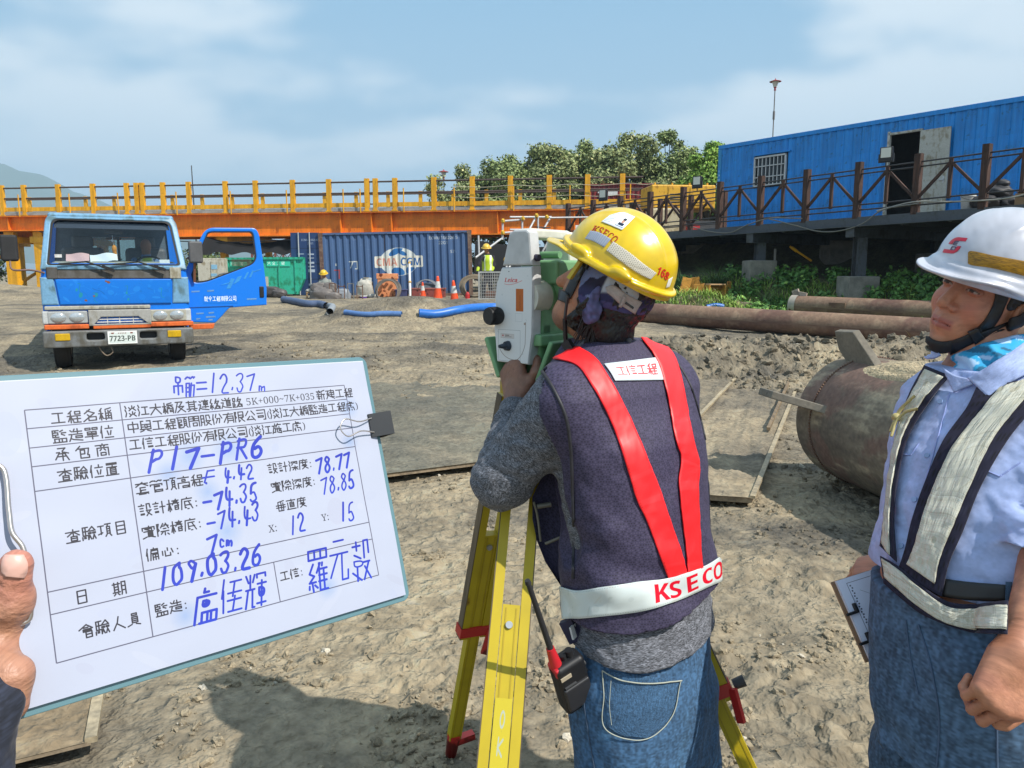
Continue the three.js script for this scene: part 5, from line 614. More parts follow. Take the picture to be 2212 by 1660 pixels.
// ---------------------------------------------------------------- blue truck with its door open
{
  const pos = V(-5.77, 0.13, -11.35), turn = 0.4705, o = thing('truck', 'worn bright blue flatbed truck facing the camera with its driver door open', 'truck', pos, turn);
  o.updateMatrixWorld(true); const inv = o.matrixWorld.clone().invert(), c0 = camera.position.clone().applyMatrix4(inv);
  // where a sight line in the 2212 picture (through the enlarged view X, Y) meets the plane z = k of the truck
  const tl = (X, Yy, k) => { const p = at(0.2961 * X, 327.5 + 0.2961 * Yy, 5).applyMatrix4(inv).sub(c0), t = (k - c0.z) / p.z; return [c0.x + p.x * t, c0.y + p.y * t]; };
  const bt = canvasTex(1024, 512, (c, w, h) => { c.fillStyle = '#f2f2f2'; c.fillRect(0, 0, w, h); speck(c, w, h, 500, ['#dfe3e6', '#c9cdd2', '#ffffff'], 2, 30, 31); speck(c, w, h, 130, ['#8a8f8a', '#9a9a90'], 1, 7, 33); });
  const blue = std({ color: C(0.004, 0.19, 0.78), map: bt, roughness: 0.33 }), pale = paint(C(0.17, 0.36, 0.55), { map: T.dirty, r: 0.45 }), cream = paint(C(0.42, 0.41, 0.34), { map: T.dirty }), gum = M.blackRubber, dk = paint(C(0.09, 0.085, 0.08), { map: T.dirty });
  const part = (n, g, m, k) => obj(n, g, m, o, k);
  // lower front with hand-laid outline
  const q = (pts, k) => pts.map(([X, Yy]) => tl(X, Yy, k));
  const scr = canvasTex(1024, 256, (c, w, h) => { const g = c.createLinearGradient(0, 0, 0, h); g.addColorStop(0, '#0a70cf'); g.addColorStop(1, '#0a69c4'); c.fillStyle = g; c.fillRect(0, 0, w, h); speck(c, w, h, 90, ['#0f78d6', '#0c62b4', '#2483d6'], 4, 40, 37); c.strokeStyle = '#1c7c86'; c.lineWidth = 5; c.globalAlpha = 0.75; for (const [x, y] of [[0.18, 0.2], [0.3, 0.55], [0.58, 0.3], [0.88, 0.4]]) { c.beginPath(); c.moveTo(w * x, h * y); c.bezierCurveTo(w * x + 60, h * y - 30, w * x - 30, h * y + 80, w * x + 40, h * y + 90); c.stroke(); } c.fillStyle = '#1d8a8a'; for (const [x, y, r] of [[0.17, 0.42, 10], [0.2, 0.62, 16], [0.59, 0.55, 8], [0.6, 0.8, 9], [0.33, 0.62, 14]]) { c.beginPath(); c.ellipse(w * x, h * y, r, r * 1.6, 0.3, 0, 7); c.fill(); } c.globalAlpha = 1; c.fillStyle = '#7a4a34'; for (const [x, y, r] of [[0.44, 0.14, 12], [0.24, 0.82, 10], [0.31, 0.66, 8], [0.42, 0.1, 8]]) { c.beginPath(); c.ellipse(w * x, h * y, r * 1.3, r, 0.4, 0, 7); c.fill(); } c.strokeStyle = '#0a4f92'; c.lineWidth = 4; c.beginPath(); c.moveTo(w * 0.3, h * 0.35); c.bezierCurveTo(w * 0.33, h * 0.5, w * 0.36, h * 0.36, w * 0.4, h * 0.6); c.stroke(); });
  part('cab_front', [prism([[-0.96, 0.66], [0.96, 0.66], [0.965, 1.3], [0.93, 1.56], [-0.93, 1.56], [-0.965, 1.3]], 0.35, 0.05).translate(0, 0, -0.36)], blue);
  const hood = prism([[-0.74, 0.97], [0.71, 0.97], [0.73, 1.33], [-0.78, 1.33]], 0.03, 0.012).translate(0, 0, -0.012); { const p = hood.attributes.position, u = hood.attributes.uv; for (let i = 0; i < p.count; i++) u.setXY(i, (p.getX(i) + 0.78) / 1.52, (p.getY(i) - 0.96) / 0.38); }
  part('front_panel', hood, std({ map: scr, roughness: 0.3 }), true);
  part('corner_panel', [prism([[-0.965, 0.97], [-0.755, 0.97], [-0.8, 1.36], [-0.965, 1.36]], 0.06, 0.02).translate(0, 0, -0.05)], pale); part('corner_panel', [prism([[0.725, 0.97], [0.965, 0.97], [0.965, 1.36], [0.745, 1.36]], 0.06, 0.02).translate(0, 0, -0.05)], pale);
  part('vent_panel', [prism([[-0.8, 1.345], [0.8, 1.345], [0.83, 1.53], [-0.83, 1.53]], 0.04, 0.01).rotateX(-0.12).translate(0, 0.0, 0.0 + 0.13)], dk);
  part('scuttle_corner', [rb(0.16, 0.17, 0.04, 0.015, 0.79, 1.42, 0.0)], cream); part('scuttle_corner', [rb(0.14, 0.17, 0.04, 0.015, -0.81, 1.42, 0.0)], dk);
  part('cab_side', [rb(0.06, 0.95, 1.25, 0.02, -0.93, 1.05, -0.95)], blue); part('cab_side', [rb(0.06, 0.4, 1.25, 0.02, 0.93, 0.78, -0.95)], blue);
  part('cab_rear', [prism([[-0.93, 0.6], [0.93, 0.6], [0.88, 2.16], [-0.88, 2.16]], 0.05, 0.01, [[[-0.34, 1.62], [-0.34, 2.0], [0.36, 2.0], [0.36, 1.62]]]).translate(0, 0, -1.62)], paint(C(0.12, 0.17, 0.22)));
  part('rear_window_bar', [bx(0.04, 0.4, 0.03, 0.06, 1.81, -1.6)], dk); part('rear_window', [bx(0.7, 0.38, 0.008, 0.01, 1.81, -1.61)], new THREE.MeshPhysicalMaterial({ transmission: 1, thickness: 0, roughness: 0.05, color: C(0.7, 0.75, 0.75) }));
  // windscreen frame, roof, glass
  const wsx = [[-0.885, 1.53], [0.885, 1.53], [0.79, 2.2], [-0.79, 2.2]], rake = (g) => { const p = g.attributes.position; for (let i = 0; i < p.count; i++) { const y = p.getY(i); p.setZ(i, p.getZ(i) - (y - 1.5) * 0.36 - 0.06 * (p.getX(i) / 0.9) ** 2); } g.computeVertexNormals(); return g; };
  const fr = new THREE.Shape(); fr.moveTo(-0.95, 1.47); fr.lineTo(0.95, 1.47); fr.lineTo(0.865, 2.12); fr.quadraticCurveTo(0.85, 2.25, 0.72, 2.26); fr.lineTo(-0.72, 2.26); fr.quadraticCurveTo(-0.85, 2.25, -0.865, 2.12); fr.closePath();
  const hole = new THREE.Path(); hole.moveTo(-0.86, 1.56); hole.lineTo(-0.79, 2.1); hole.quadraticCurveTo(-0.775, 2.19, -0.68, 2.19); hole.lineTo(0.68, 2.19); hole.quadraticCurveTo(0.775, 2.19, 0.79, 2.1); hole.lineTo(0.86, 1.56); hole.quadraticCurveTo(0.86, 1.53, 0.82, 1.53); hole.lineTo(-0.82, 1.53); hole.quadraticCurveTo(-0.86, 1.53, -0.86, 1.56);
  part('windscreen_frame', rake(prism(fr, 0.07, 0.015, [hole])), pale);
  const seal = new THREE.Shape(hole.getPoints(12)); const inn = new THREE.Path(hole.getPoints(12).map((p) => new THREE.Vector2(p.x * 0.968, 1.86 + (p.y - 1.86) * 0.94))); part('windscreen_seal', rake(prism(seal, 0.03, 0, [inn]).translate(0, 0, 0.035)), gum);
  const gl = new THREE.ShapeGeometry(new THREE.Shape(hole.getPoints(12)), 12); part('windscreen', rake(gl.translate(0, 0, 0.03)), new THREE.MeshPhysicalMaterial({ transmission: 1, thickness: 0, roughness: 0.04, color: C(0.74, 0.82, 0.83), ior: 1.5 }));
  part('sun_strip', rake(prism([[-0.755, 2.06], [0.755, 2.06], [0.74, 2.175], [-0.74, 2.175]], 0.006).translate(0, 0, 0.01)), std({ color: C(0.02, 0.03, 0.06), roughness: 0.3 }));
  part('roof', [rb(1.66, 0.1, 1.36, 0.045, 0, 2.23, -0.95, 2)], pale); part('side_window_frame', [bar(V(-0.92, 1.5, -0.3), V(-0.82, 2.2, -0.5), 0.05, 0.07), bar(V(-0.92, 1.5, -1.55), V(-0.84, 2.2, -1.55), 0.05, 0.1)], blue); part('door_pillar', [bar(V(0.92, 0.7, -1.55), V(0.84, 2.2, -1.55), 0.06, 0.12)], blue);
  // cab interior
  part('dashboard', [rb(1.66, 0.22, 0.4, 0.06, 0, 1.48, -0.42)], paint(C(0.42, 0.41, 0.36))); for (const x of [-0.45, 0.45]) { part('seat', [rb(0.6, 0.8, 0.16, 0.06, x, 1.42, -1.36), rb(0.6, 0.16, 0.5, 0.05, x, 1.08, -1.12), rb(0.3, 0.2, 0.1, 0.04, x, 1.9, -1.4)], paint(C(0.13, 0.14, 0.15))); }
  part('steering_wheel', [new THREE.TorusGeometry(0.2, 0.015, 8, 30).rotateX(-0.9).translate(0.48, 1.55, -0.66), cyl(V(0.48, 1.55, -0.66), V(0.48, 1.35, -0.45), 0.02)], gum); part('mirror_inside', [rb(0.24, 0.07, 0.03, 0.012, 0.0, 2.03, -0.42)], dk); part('cab_floor', [bx(1.8, 0.05, 1.3, 0, 0.75, -0.95)], dk);
  { const t = thing('dashboard_towel', 'white and pink cloth spread on the truck dashboard behind the windscreen', 'cloth', V(-0.35, 1.6, -0.34).applyMatrix4(o.matrixWorld), turn); const mk = (w, x, m, n) => { const g = new THREE.PlaneGeometry(w, 0.16, 16, 8), p = g.attributes.position; for (let i = 0; i < p.count; i++) p.setZ(i, 0.02 * Math.sin(p.getX(i) * 18 + p.getY(i) * 9) + 0.02); g.computeVertexNormals(); obj(n, g.rotateX(-0.75).rotateZ(x > 0 ? 0.06 : -0.02).translate(x, 0.03, 0), m, t); }; mk(0.3, -0.14, std({ color: C(0.7, 0.42, 0.42), side: THREE.DoubleSide }), 'pink_end'); mk(0.36, 0.2, std({ color: C(0.8, 0.82, 0.84), side: THREE.DoubleSide }), 'white_end'); }
  { const t = thing('hanging_charm', 'orange and white charm hanging from the inside mirror of the truck', 'charm', V(-0.02, 1.98, -0.4).applyMatrix4(o.matrixWorld), turn); obj('cord', [cyl(V(0, 0, 0), V(0.02, -0.3, 0), 0.004)], M.white, t); obj('tassel', [new THREE.SphereGeometry(0.035, 10, 8).scale(1, 1.6, 1).translate(0.015, -0.2, 0), cyl(V(0.015, -0.24, 0), V(0.05, -0.36, 0), 0.03, 0.006)], paint(C(0.8, 0.3, 0.03)), t); obj('bead', [new THREE.SphereGeometry(0.02, 8, 6).translate(0, -0.08, 0)], M.white, t); }
  part('sticker', [bx(0.09, 0.045, 0.004).translate(-0.72, 1.66, 0.0).translate(0, 0, -0.06)], M.white); part('permit_paper', [bx(0.14, 0.06, 0.004).rotateX(-0.4).translate(0.66, 1.59, -0.12)], M.white);
  // wipers
  for (const [a, b, cc] of [[[-0.72, 1.545], [-0.38, 1.6], [-0.02, 1.45]], [[-0.05, 1.54], [0.3, 1.6], [0.66, 1.46]]]) part('wiper', [bar(V(a[0], a[1], 0.045), V(b[0], b[1] - 0.02, 0.04), 0.012, 0.02), bar(V(b[0], b[1] - 0.02, 0.05), V(cc[0], cc[1], 0.075), 0.02, 0.02), bar(V(lerp(b[0], cc[0], 0.55), lerp(b[1], cc[1], 0.55), 0.07), V(cc[0], cc[1], 0.08), 0.035, 0.045)], M.black);
  // lamps, grille, bumper
  part('lamp_strip', [rb(1.36, 0.055, 0.05, 0.015, -0.26, 0.925, 0.005)], cream); part('strip_lettering', [0, 1, 2, 3, 4, 5, 6].map((i) => bx(0.06, 0.03, 0.008, -0.22 + i * 0.088, 0.925, 0.033)), paint(C(0.32, 0.31, 0.27)));
  part('grille_surround', [prism([[-0.4, 0.66], [0.42, 0.66], [0.42, 0.89], [-0.4, 0.89]], 0.06, 0.012, [[[-0.33, 0.685], [-0.24, 0.785], [0.25, 0.785], [0.37, 0.685]]]).translate(0, 0, -0.02)], paint(C(0.36, 0.36, 0.34), { map: T.dirty })); part('grille_recess', [bx(0.74, 0.15, 0.01, 0, 0.73, -0.03)], M.black); for (let i = 0; i < 2; i++) part('grille_bar', [bx(0.62 - i * 0.05, 0.014, 0.02, 0.01, 0.712 + i * 0.04, 0.005)], M.white); for (const x of [-0.16, 0.0, 0.18]) part('grille_bar', [bx(0.012, 0.09, 0.02, x, 0.735, 0.0)], M.white);
  const lens = new THREE.MeshPhysicalMaterial({ color: C(0.62, 0.66, 0.68), roughness: 0.12, metalness: 0.5, clearcoat: 1, map: T.grunge });
  for (const s of [-1, 1]) { const h = part('headlight', [rb(0.5, 0.18, 0.07, 0.02, s * 0.66, 0.79, 0.0)], s < 0 ? paint(C(0.4, 0.42, 0.42)) : paint(C(0.42, 0.41, 0.34))); for (const k of [-1, 1]) obj('lens', [new THREE.SphereGeometry(0.1, 20, 14).scale(1.02, 0.72, 0.35).translate(s * 0.66 + k * 0.115, 0.79, 0.03)], lens, h); part('corner_lamp', [rb(0.09, 0.19, 0.09, 0.02, s * 0.93, 0.79, -0.02)], paint(C(0.5, 0.52, 0.52))); }
  const or = paint(C(0.72, 0.14, 0.02), { map: T.dirty }); part('orange_strip', [rb(0.56, 0.07, 0.07, 0.015, -0.68, 0.655, 0.0), rb(0.76, 0.065, 0.07, 0.015, 0.03, 0.645, 0.0), rb(0.6, 0.07, 0.07, 0.015, 0.7, 0.66, 0.0)], or);
  const bsh = rrect(-0.985, 0.365, 1.97, 0.235, 0.03); part('bumper', [prism(bsh, 0.12, 0.02, [rrect(-0.44, 0.46, 0.23, 0.1, 0.03), rrect(0.25, 0.46, 0.23, 0.1, 0.03)]).translate(0, 0, -0.02)], paint(C(0.17, 0.18, 0.185), { map: T.dirty })); part('bumper_back', [bx(1.7, 0.16, 0.02, 0, 0.48, -0.03)], M.black); part('bumper_end', [rb(0.06, 0.22, 0.4, 0.02, -0.965, 0.48, -0.2), rb(0.06, 0.22, 0.4, 0.02, 0.965, 0.48, -0.2)], paint(C(0.17, 0.18, 0.185), { map: T.dirty }));
  for (const x of [-0.74, 0.72]) part('fog_light', [rb(0.19, 0.105, 0.03, 0.014, x, 0.515, 0.098)], paint(C(0.62, 0.38, 0.01), { r: 0.25 }));
  const pt = canvasTex(256, 128, (c, w, h) => { c.fillStyle = '#c9d2cf'; c.fillRect(0, 0, w, h); speck(c, w, h, 60, ['#8d9490', '#a3aaa5', '#6d5a48'], 1, 8, 44); c.strokeStyle = '#f0f0ee'; c.lineWidth = 6; c.strokeRect(4, 4, w - 8, h - 8); c.fillStyle = '#3b443f'; c.font = 'bold 78px sans-serif'; c.fillText('7723-PB', 10, 100, 236); c.fillStyle = '#7b463a'; c.fillRect(30, 8, 22, 16); c.fillRect(200, 8, 22, 16); for (let i = 0; i < 5; i++) c.fillRect(90 + i * 16, 12, 9, 10); });
  part('number_plate', [rb(0.39, 0.19, 0.015, 0.006, 0.02, 0.485, 0.112)], M.white); part('plate_print', new THREE.PlaneGeometry(0.375, 0.178).translate(0.02, 0.485, 0.1205), std({ map: pt, roughness: 0.4 }), true);
  // mirrors
  part('mirror', [rb(0.21, 0.36, 0.1, 0.035, -1.3, 1.76, -0.05, 3)], M.blackRubber); part('mirror_arm', [tube([V(-0.9, 1.42, 0.0), V(-1.05, 1.46, 0.06), V(-1.28, 1.47, 0.02), V(-1.3, 1.6, -0.03)], 0.014, 20, 6)], paint(C(0.2, 0.12, 0.1)));
  // running gear and load bed
  for (const x of [-0.78, 0.78]) for (const z of [-0.55, -3.3]) { const w = part('wheel', [new THREE.TorusGeometry(0.29, 0.1, 14, 30).rotateY(Math.PI / 2).scale(1.15, 1, 1).translate(x, 0.39, z), cyl(V(x - 0.1, 0.39, z), V(x + 0.1, 0.39, z), 0.36, 0.36, 30)], M.blackRubber); obj('rim', [cyl(V(x - 0.112, 0.39, z), V(x + 0.112, 0.39, z), 0.22, 0.22, 24)], M.grey, w); }
  part('chassis', [bx(0.1, 0.18, 4.2, -0.36, 0.62, -2.3), bx(0.1, 0.18, 4.2, 0.36, 0.62, -2.3), bx(1.5, 0.12, 0.14, 0, 0.42, -0.55), bx(1.5, 0.12, 0.14, 0, 0.42, -3.3)], M.black); part('load_bed', [bx(1.9, 0.1, 3.0, 0, 0.95, -3.25), bx(0.05, 0.4, 3.0, -0.93, 1.18, -3.25), bx(0.05, 0.4, 3.0, 0.93, 1.18, -3.25), bx(1.9, 0.5, 0.05, 0, 1.2, -1.76)], paint(C(0.02, 0.12, 0.4), { map: T.dirty })); part('underbody', [bx(1.4, 0.3, 0.8, 0, 0.62, -0.7), cyl(V(-0.5, 0.5, -0.3), V(0.4, 0.46, -0.3), 0.05)], M.black); part('loose_wire', [tube([V(-0.3, 0.38, 0.0), V(-0.26, 0.28, 0.02), V(-0.2, 0.22, 0.0), V(-0.12, 0.27, 0.02), V(-0.14, 0.34, 0)], 0.01, 20, 5)], paint(C(0.25, 0.2, 0.15)));
  // open door, hinged at the front pillar
  const dz = -0.28, D = (X, Yy) => tl(X, Yy, dz), ds = new THREE.Shape(), mv = (f, [x, y]) => ds[f](x, y);
  mv('moveTo', D(1360, 1245)); mv('lineTo', D(1570, 1250)); mv('lineTo', D(1625, 1195)); { const a = D(1680, 1140), b = D(1945, 1120); ds.quadraticCurveTo(...D(1660, 1150), ...a); mv('lineTo', b); } mv('lineTo', D(1945, 1000)); mv('lineTo', D(1918, 790)); mv('lineTo', D(1895, 640)); ds.quadraticCurveTo(...D(1885, 560), ...D(1840, 558)); mv('lineTo', D(1560, 556)); ds.quadraticCurveTo(...D(1500, 558), ...D(1475, 610)); mv('lineTo', D(1400, 760)); mv('lineTo', D(1350, 880)); ds.closePath();
  const wh = new THREE.Path(); wh.moveTo(...D(1395, 900)); wh.lineTo(...D(1470, 690)); wh.lineTo(...D(1508, 600)); wh.quadraticCurveTo(...D(1520, 584), ...D(1560, 584)); wh.lineTo(...D(1820, 584)); wh.quadraticCurveTo(...D(1845, 584), ...D(1850, 620)); wh.lineTo(...D(1868, 760)); wh.quadraticCurveTo(...D(1868, 810), ...D(1820, 832)); wh.lineTo(...D(1520, 945)); wh.quadraticCurveTo(...D(1440, 965), ...D(1410, 950)); wh.closePath();
  const dr = part('door', [prism(ds, 0.09, 0.015, [wh]).translate(0, 0, dz - 0.09)], blue); const edge = new THREE.Shape(wh.getPoints(10)), cx = wh.getPoints(10).reduce((s, p) => s.add(p), new THREE.Vector2()).divideScalar(wh.getPoints(10).length); obj('window_seal', [prism(edge, 0.03, 0, [new THREE.Path(wh.getPoints(10).map((p) => new THREE.Vector2(cx.x + (p.x - cx.x) * 0.955, cx.y + (p.y - cx.y) * 0.95)))]).translate(0, 0, dz - 0.03)], gum, dr);
  obj('window_glass', [new THREE.ShapeGeometry(edge, 8).translate(0, 0, dz - 0.05)], new THREE.MeshPhysicalMaterial({ transmission: 1, thickness: 0, roughness: 0.03, color: C(0.86, 0.9, 0.9) }), dr);
  { const [x0, y1] = D(1480, 1048), [x1, y0] = D(1735, 1108), [a0, b1] = D(1600, 850), [a1, b0] = D(1905, 1020); const tt = canvasTex(512, 96, (c, w, h) => { c.fillStyle = '#0b6fd0'; c.fillRect(0, 0, w, h); write(c, '銳今工程有限公司', 16, 16, 54, '#e8eef4', 6, { adv: 60 }); }); obj('lettering', new THREE.PlaneGeometry(x1 - x0, y1 - y0).translate((x0 + x1) / 2, (y0 + y1) / 2, dz + 0.002), std({ map: tt, roughness: 0.33 }), dr, true);
    const flash = []; const pl = (pts) => prism(q(pts, dz), 0.004).translate(0, 0, dz); flash.push(pl([[1650, 1000], [1680, 1000], [1712, 930], [1685, 925]]), pl([[1700, 970], [1745, 945], [1765, 905], [1732, 915]]), pl([[1775, 930], [1790, 930], [1815, 880], [1800, 880]]), pl([[1815, 920], [1830, 918], [1852, 868], [1838, 868]]), pl([[1850, 880], [1905, 862], [1905, 856], [1852, 872]]), pl([[1605, 975], [1650, 968], [1690, 950], [1640, 962]])); obj('stripe_decal', flash, paint(C(0.03, 0.3, 0.75)), dr);
    const smudge = []; for (const [X, Yy, w] of [[1395, 1015, 60], [1510, 1010, 50], [1800, 1070, 70], [1430, 1175, 55], [1520, 1170, 40], [1500, 1200, 70], [1430, 1215, 30], [1520, 1222, 30]]) smudge.push(prism(q([[X, Yy + 14], [X + w, Yy + 10], [X + w, Yy], [X, Yy + 2]], dz), 0.003).translate(0, 0, dz)); obj('faded_marks', smudge, paint(C(0.13, 0.3, 0.56), { map: T.dirty }), dr);
    obj('crease', [bar(V(...D(1370, 1140), dz + 0.002), V(...D(1700, 1128), dz + 0.002), 0.008, 0.012)], paint(C(0.003, 0.06, 0.26)), dr);
    const [hx, hy] = D(1908, 1025); obj('handle', [rb(0.07, 0.18, 0.03, 0.014, hx, hy, dz + 0.0)], M.black, dr); }
  part('door_flag', [prism(q([[1378, 1262], [1565, 1255], [1555, 1292], [1380, 1300]], -0.1), 0.08, 0.01).translate(0, 0, -0.16)], or);
  { const [mx, my] = tl(1425, 735, -0.12); part('mirror', [rb(0.2, 0.33, 0.09, 0.03, mx, my, -0.12, 3)], paint(C(0.1, 0.1, 0.105))); part('mirror_arm', [bar(V(mx - 0.02, my - 0.15, -0.14), V(mx - 0.03, my - 0.45, -0.24), 0.035, 0.03), bar(V(mx, my, -0.14), V(mx - 0.12, my - 0.1, -0.3), 0.02, 0.02)], paint(C(0.25, 0.1, 0.05))); }
}
// ---------------------------------------------------------------- surfaces from distance fields, used for the people
const smin = (a, b, k) => { const h = Math.max(k - Math.abs(a - b), 0) / k; return Math.min(a, b) - h * h * k * 0.25; };
const smax = (a, b, k) => -smin(-a, -b, k);
function cap(p, a, b, r0, r1) { const bax = b.x - a.x, bay = b.y - a.y, baz = b.z - a.z, px = p.x - a.x, py = p.y - a.y, pz = p.z - a.z, t = clamp((px * bax + py * bay + pz * baz) / (bax * bax + bay * bay + baz * baz)); return Math.hypot(px - bax * t, py - bay * t, pz - baz * t) - lerp(r0, r1, t); }
const sph = (p, x, y, z, r) => Math.hypot(p.x - x, p.y - y, p.z - z) - r;
function ell(p, x, y, z, a, b, c) { const X = (p.x - x) / a, Yy = (p.y - y) / b, Z = (p.z - z) / c, k0 = Math.hypot(X, Yy, Z), k1 = Math.hypot(X / a, Yy / b, Z / c); return k1 < 1e-9 ? -Math.min(a, b, c) : k0 * (k0 - 1) / k1; }
function net(f, lo, hi, h, o = {}) {
  const nx = Math.ceil((hi.x - lo.x) / h) + 1, ny = Math.ceil((hi.y - lo.y) / h) + 1, nz = Math.ceil((hi.z - lo.z) / h) + 1, g = new Float32Array(nx * ny * nz).fill(9), p = V(), S = 4, at3 = (i, j, k) => (k * ny + j) * nx + i;
  for (let k = 0; k < nz; k += S) for (let j = 0; j < ny; j += S) for (let i = 0; i < nx; i += S) {
    p.set(lo.x + (i + 1.5) * h, lo.y + (j + 1.5) * h, lo.z + (k + 1.5) * h); const c = f(p), near = Math.abs(c) < h * S * 2.2;
    for (let kk = k; kk < Math.min(k + S, nz); kk++) for (let jj = j; jj < Math.min(j + S, ny); jj++) for (let ii = i; ii < Math.min(i + S, nx); ii++) g[at3(ii, jj, kk)] = near ? f(p.set(lo.x + ii * h, lo.y + jj * h, lo.z + kk * h)) : c;
  }
  const vid = new Int32Array(nx * ny * nz).fill(-1), pos = [], E = [[0, 1], [0, 2], [0, 4], [1, 3], [1, 5], [2, 3], [2, 6], [3, 7], [4, 5], [4, 6], [5, 7], [6, 7]];
  for (let k = 0; k < nz - 1; k++) for (let j = 0; j < ny - 1; j++) for (let i = 0; i < nx - 1; i++) {
    const q = []; let m = 0; for (let c = 0; c < 8; c++) { const v = g[at3(i + (c & 1), j + (c >> 1 & 1), k + (c >> 2))]; q.push(v); if (v < 0) m++; } if (m === 0 || m === 8) continue;
    let x = 0, y = 0, z = 0, n = 0; for (const [a, b] of E) if ((q[a] < 0) !== (q[b] < 0)) { const t = q[a] / (q[a] - q[b]); x += (a & 1) + ((b & 1) - (a & 1)) * t; y += (a >> 1 & 1) + ((b >> 1 & 1) - (a >> 1 & 1)) * t; z += (a >> 2) + ((b >> 2) - (a >> 2)) * t; n++; }
    vid[at3(i, j, k)] = pos.length / 3; pos.push(lo.x + (i + x / n) * h, lo.y + (j + y / n) * h, lo.z + (k + z / n) * h);
  }
  const idx = [], quad = (a, b, c, d, flip) => { if (a < 0 || b < 0 || c < 0 || d < 0) return; flip ? idx.push(a, c, b, a, d, c) : idx.push(a, b, c, a, c, d); };
  for (let k = 1; k < nz - 1; k++) for (let j = 1; j < ny - 1; j++) for (let i = 1; i < nx - 1; i++) {
    const s = g[at3(i, j, k)] < 0;
    if (s !== (g[at3(i + 1, j, k)] < 0)) quad(vid[at3(i, j - 1, k - 1)], vid[at3(i, j, k - 1)], vid[at3(i, j, k)], vid[at3(i, j - 1, k)], !s);
    if (s !== (g[at3(i, j + 1, k)] < 0)) quad(vid[at3(i - 1, j, k - 1)], vid[at3(i - 1, j, k)], vid[at3(i, j, k)], vid[at3(i, j, k - 1)], !s);
    if (s !== (g[at3(i, j, k + 1)] < 0)) quad(vid[at3(i - 1, j - 1, k)], vid[at3(i, j - 1, k)], vid[at3(i, j, k)], vid[at3(i - 1, j, k)], !s);
  }
  const nv = pos.length / 3, nor = new Float32Array(nv * 3), uv = new Float32Array(nv * 2), col = o.color ? new Float32Array(nv * 3) : null, e = h * 0.6, v = V(), w = V();
  for (let i = 0; i < nv; i++) { v.set(pos[i * 3], pos[i * 3 + 1], pos[i * 3 + 2]); const d = (x, y, z) => f(w.set(v.x + x, v.y + y, v.z + z)); const n = V(d(e, 0, 0) - d(-e, 0, 0), d(0, e, 0) - d(0, -e, 0), d(0, 0, e) - d(0, 0, -e)).normalize(); nor.set([n.x, n.y, n.z], i * 3); if (col) col.set(o.color(v, n), i * 3); const t = o.uv ? o.uv(v, n) : [v.x + v.z * 0.6, v.y + v.z * 0.3]; uv.set(t, i * 2); }
  const G = new THREE.BufferGeometry(); G.setAttribute('position', new THREE.Float32BufferAttribute(pos, 3)); G.setAttribute('normal', new THREE.BufferAttribute(nor, 3)); G.setAttribute('uv', new THREE.BufferAttribute(uv, 2)); if (col) G.setAttribute('color', new THREE.BufferAttribute(col, 3)); G.setIndex(idx); return G;
}
function trace(f, u, v, d0 = 0.3, d1 = 4) { const o = camera.position, r = at(u, v, 1).sub(o).normalize(); let t = d0; const p = V(); for (let i = 0; i < 200 && t < d1; i++) { p.copy(r).multiplyScalar(t).add(o); const s = f(p); if (s < 0.0006) return p.clone(); t += Math.max(s * 0.7, 0.0008); } return null; }
const gradAt = (f, p, e = 0.004) => V(f(V(p.x + e, p.y, p.z)) - f(V(p.x - e, p.y, p.z)), f(V(p.x, p.y + e, p.z)) - f(V(p.x, p.y - e, p.z)), f(V(p.x, p.y, p.z + e)) - f(V(p.x, p.y, p.z - e))).normalize();
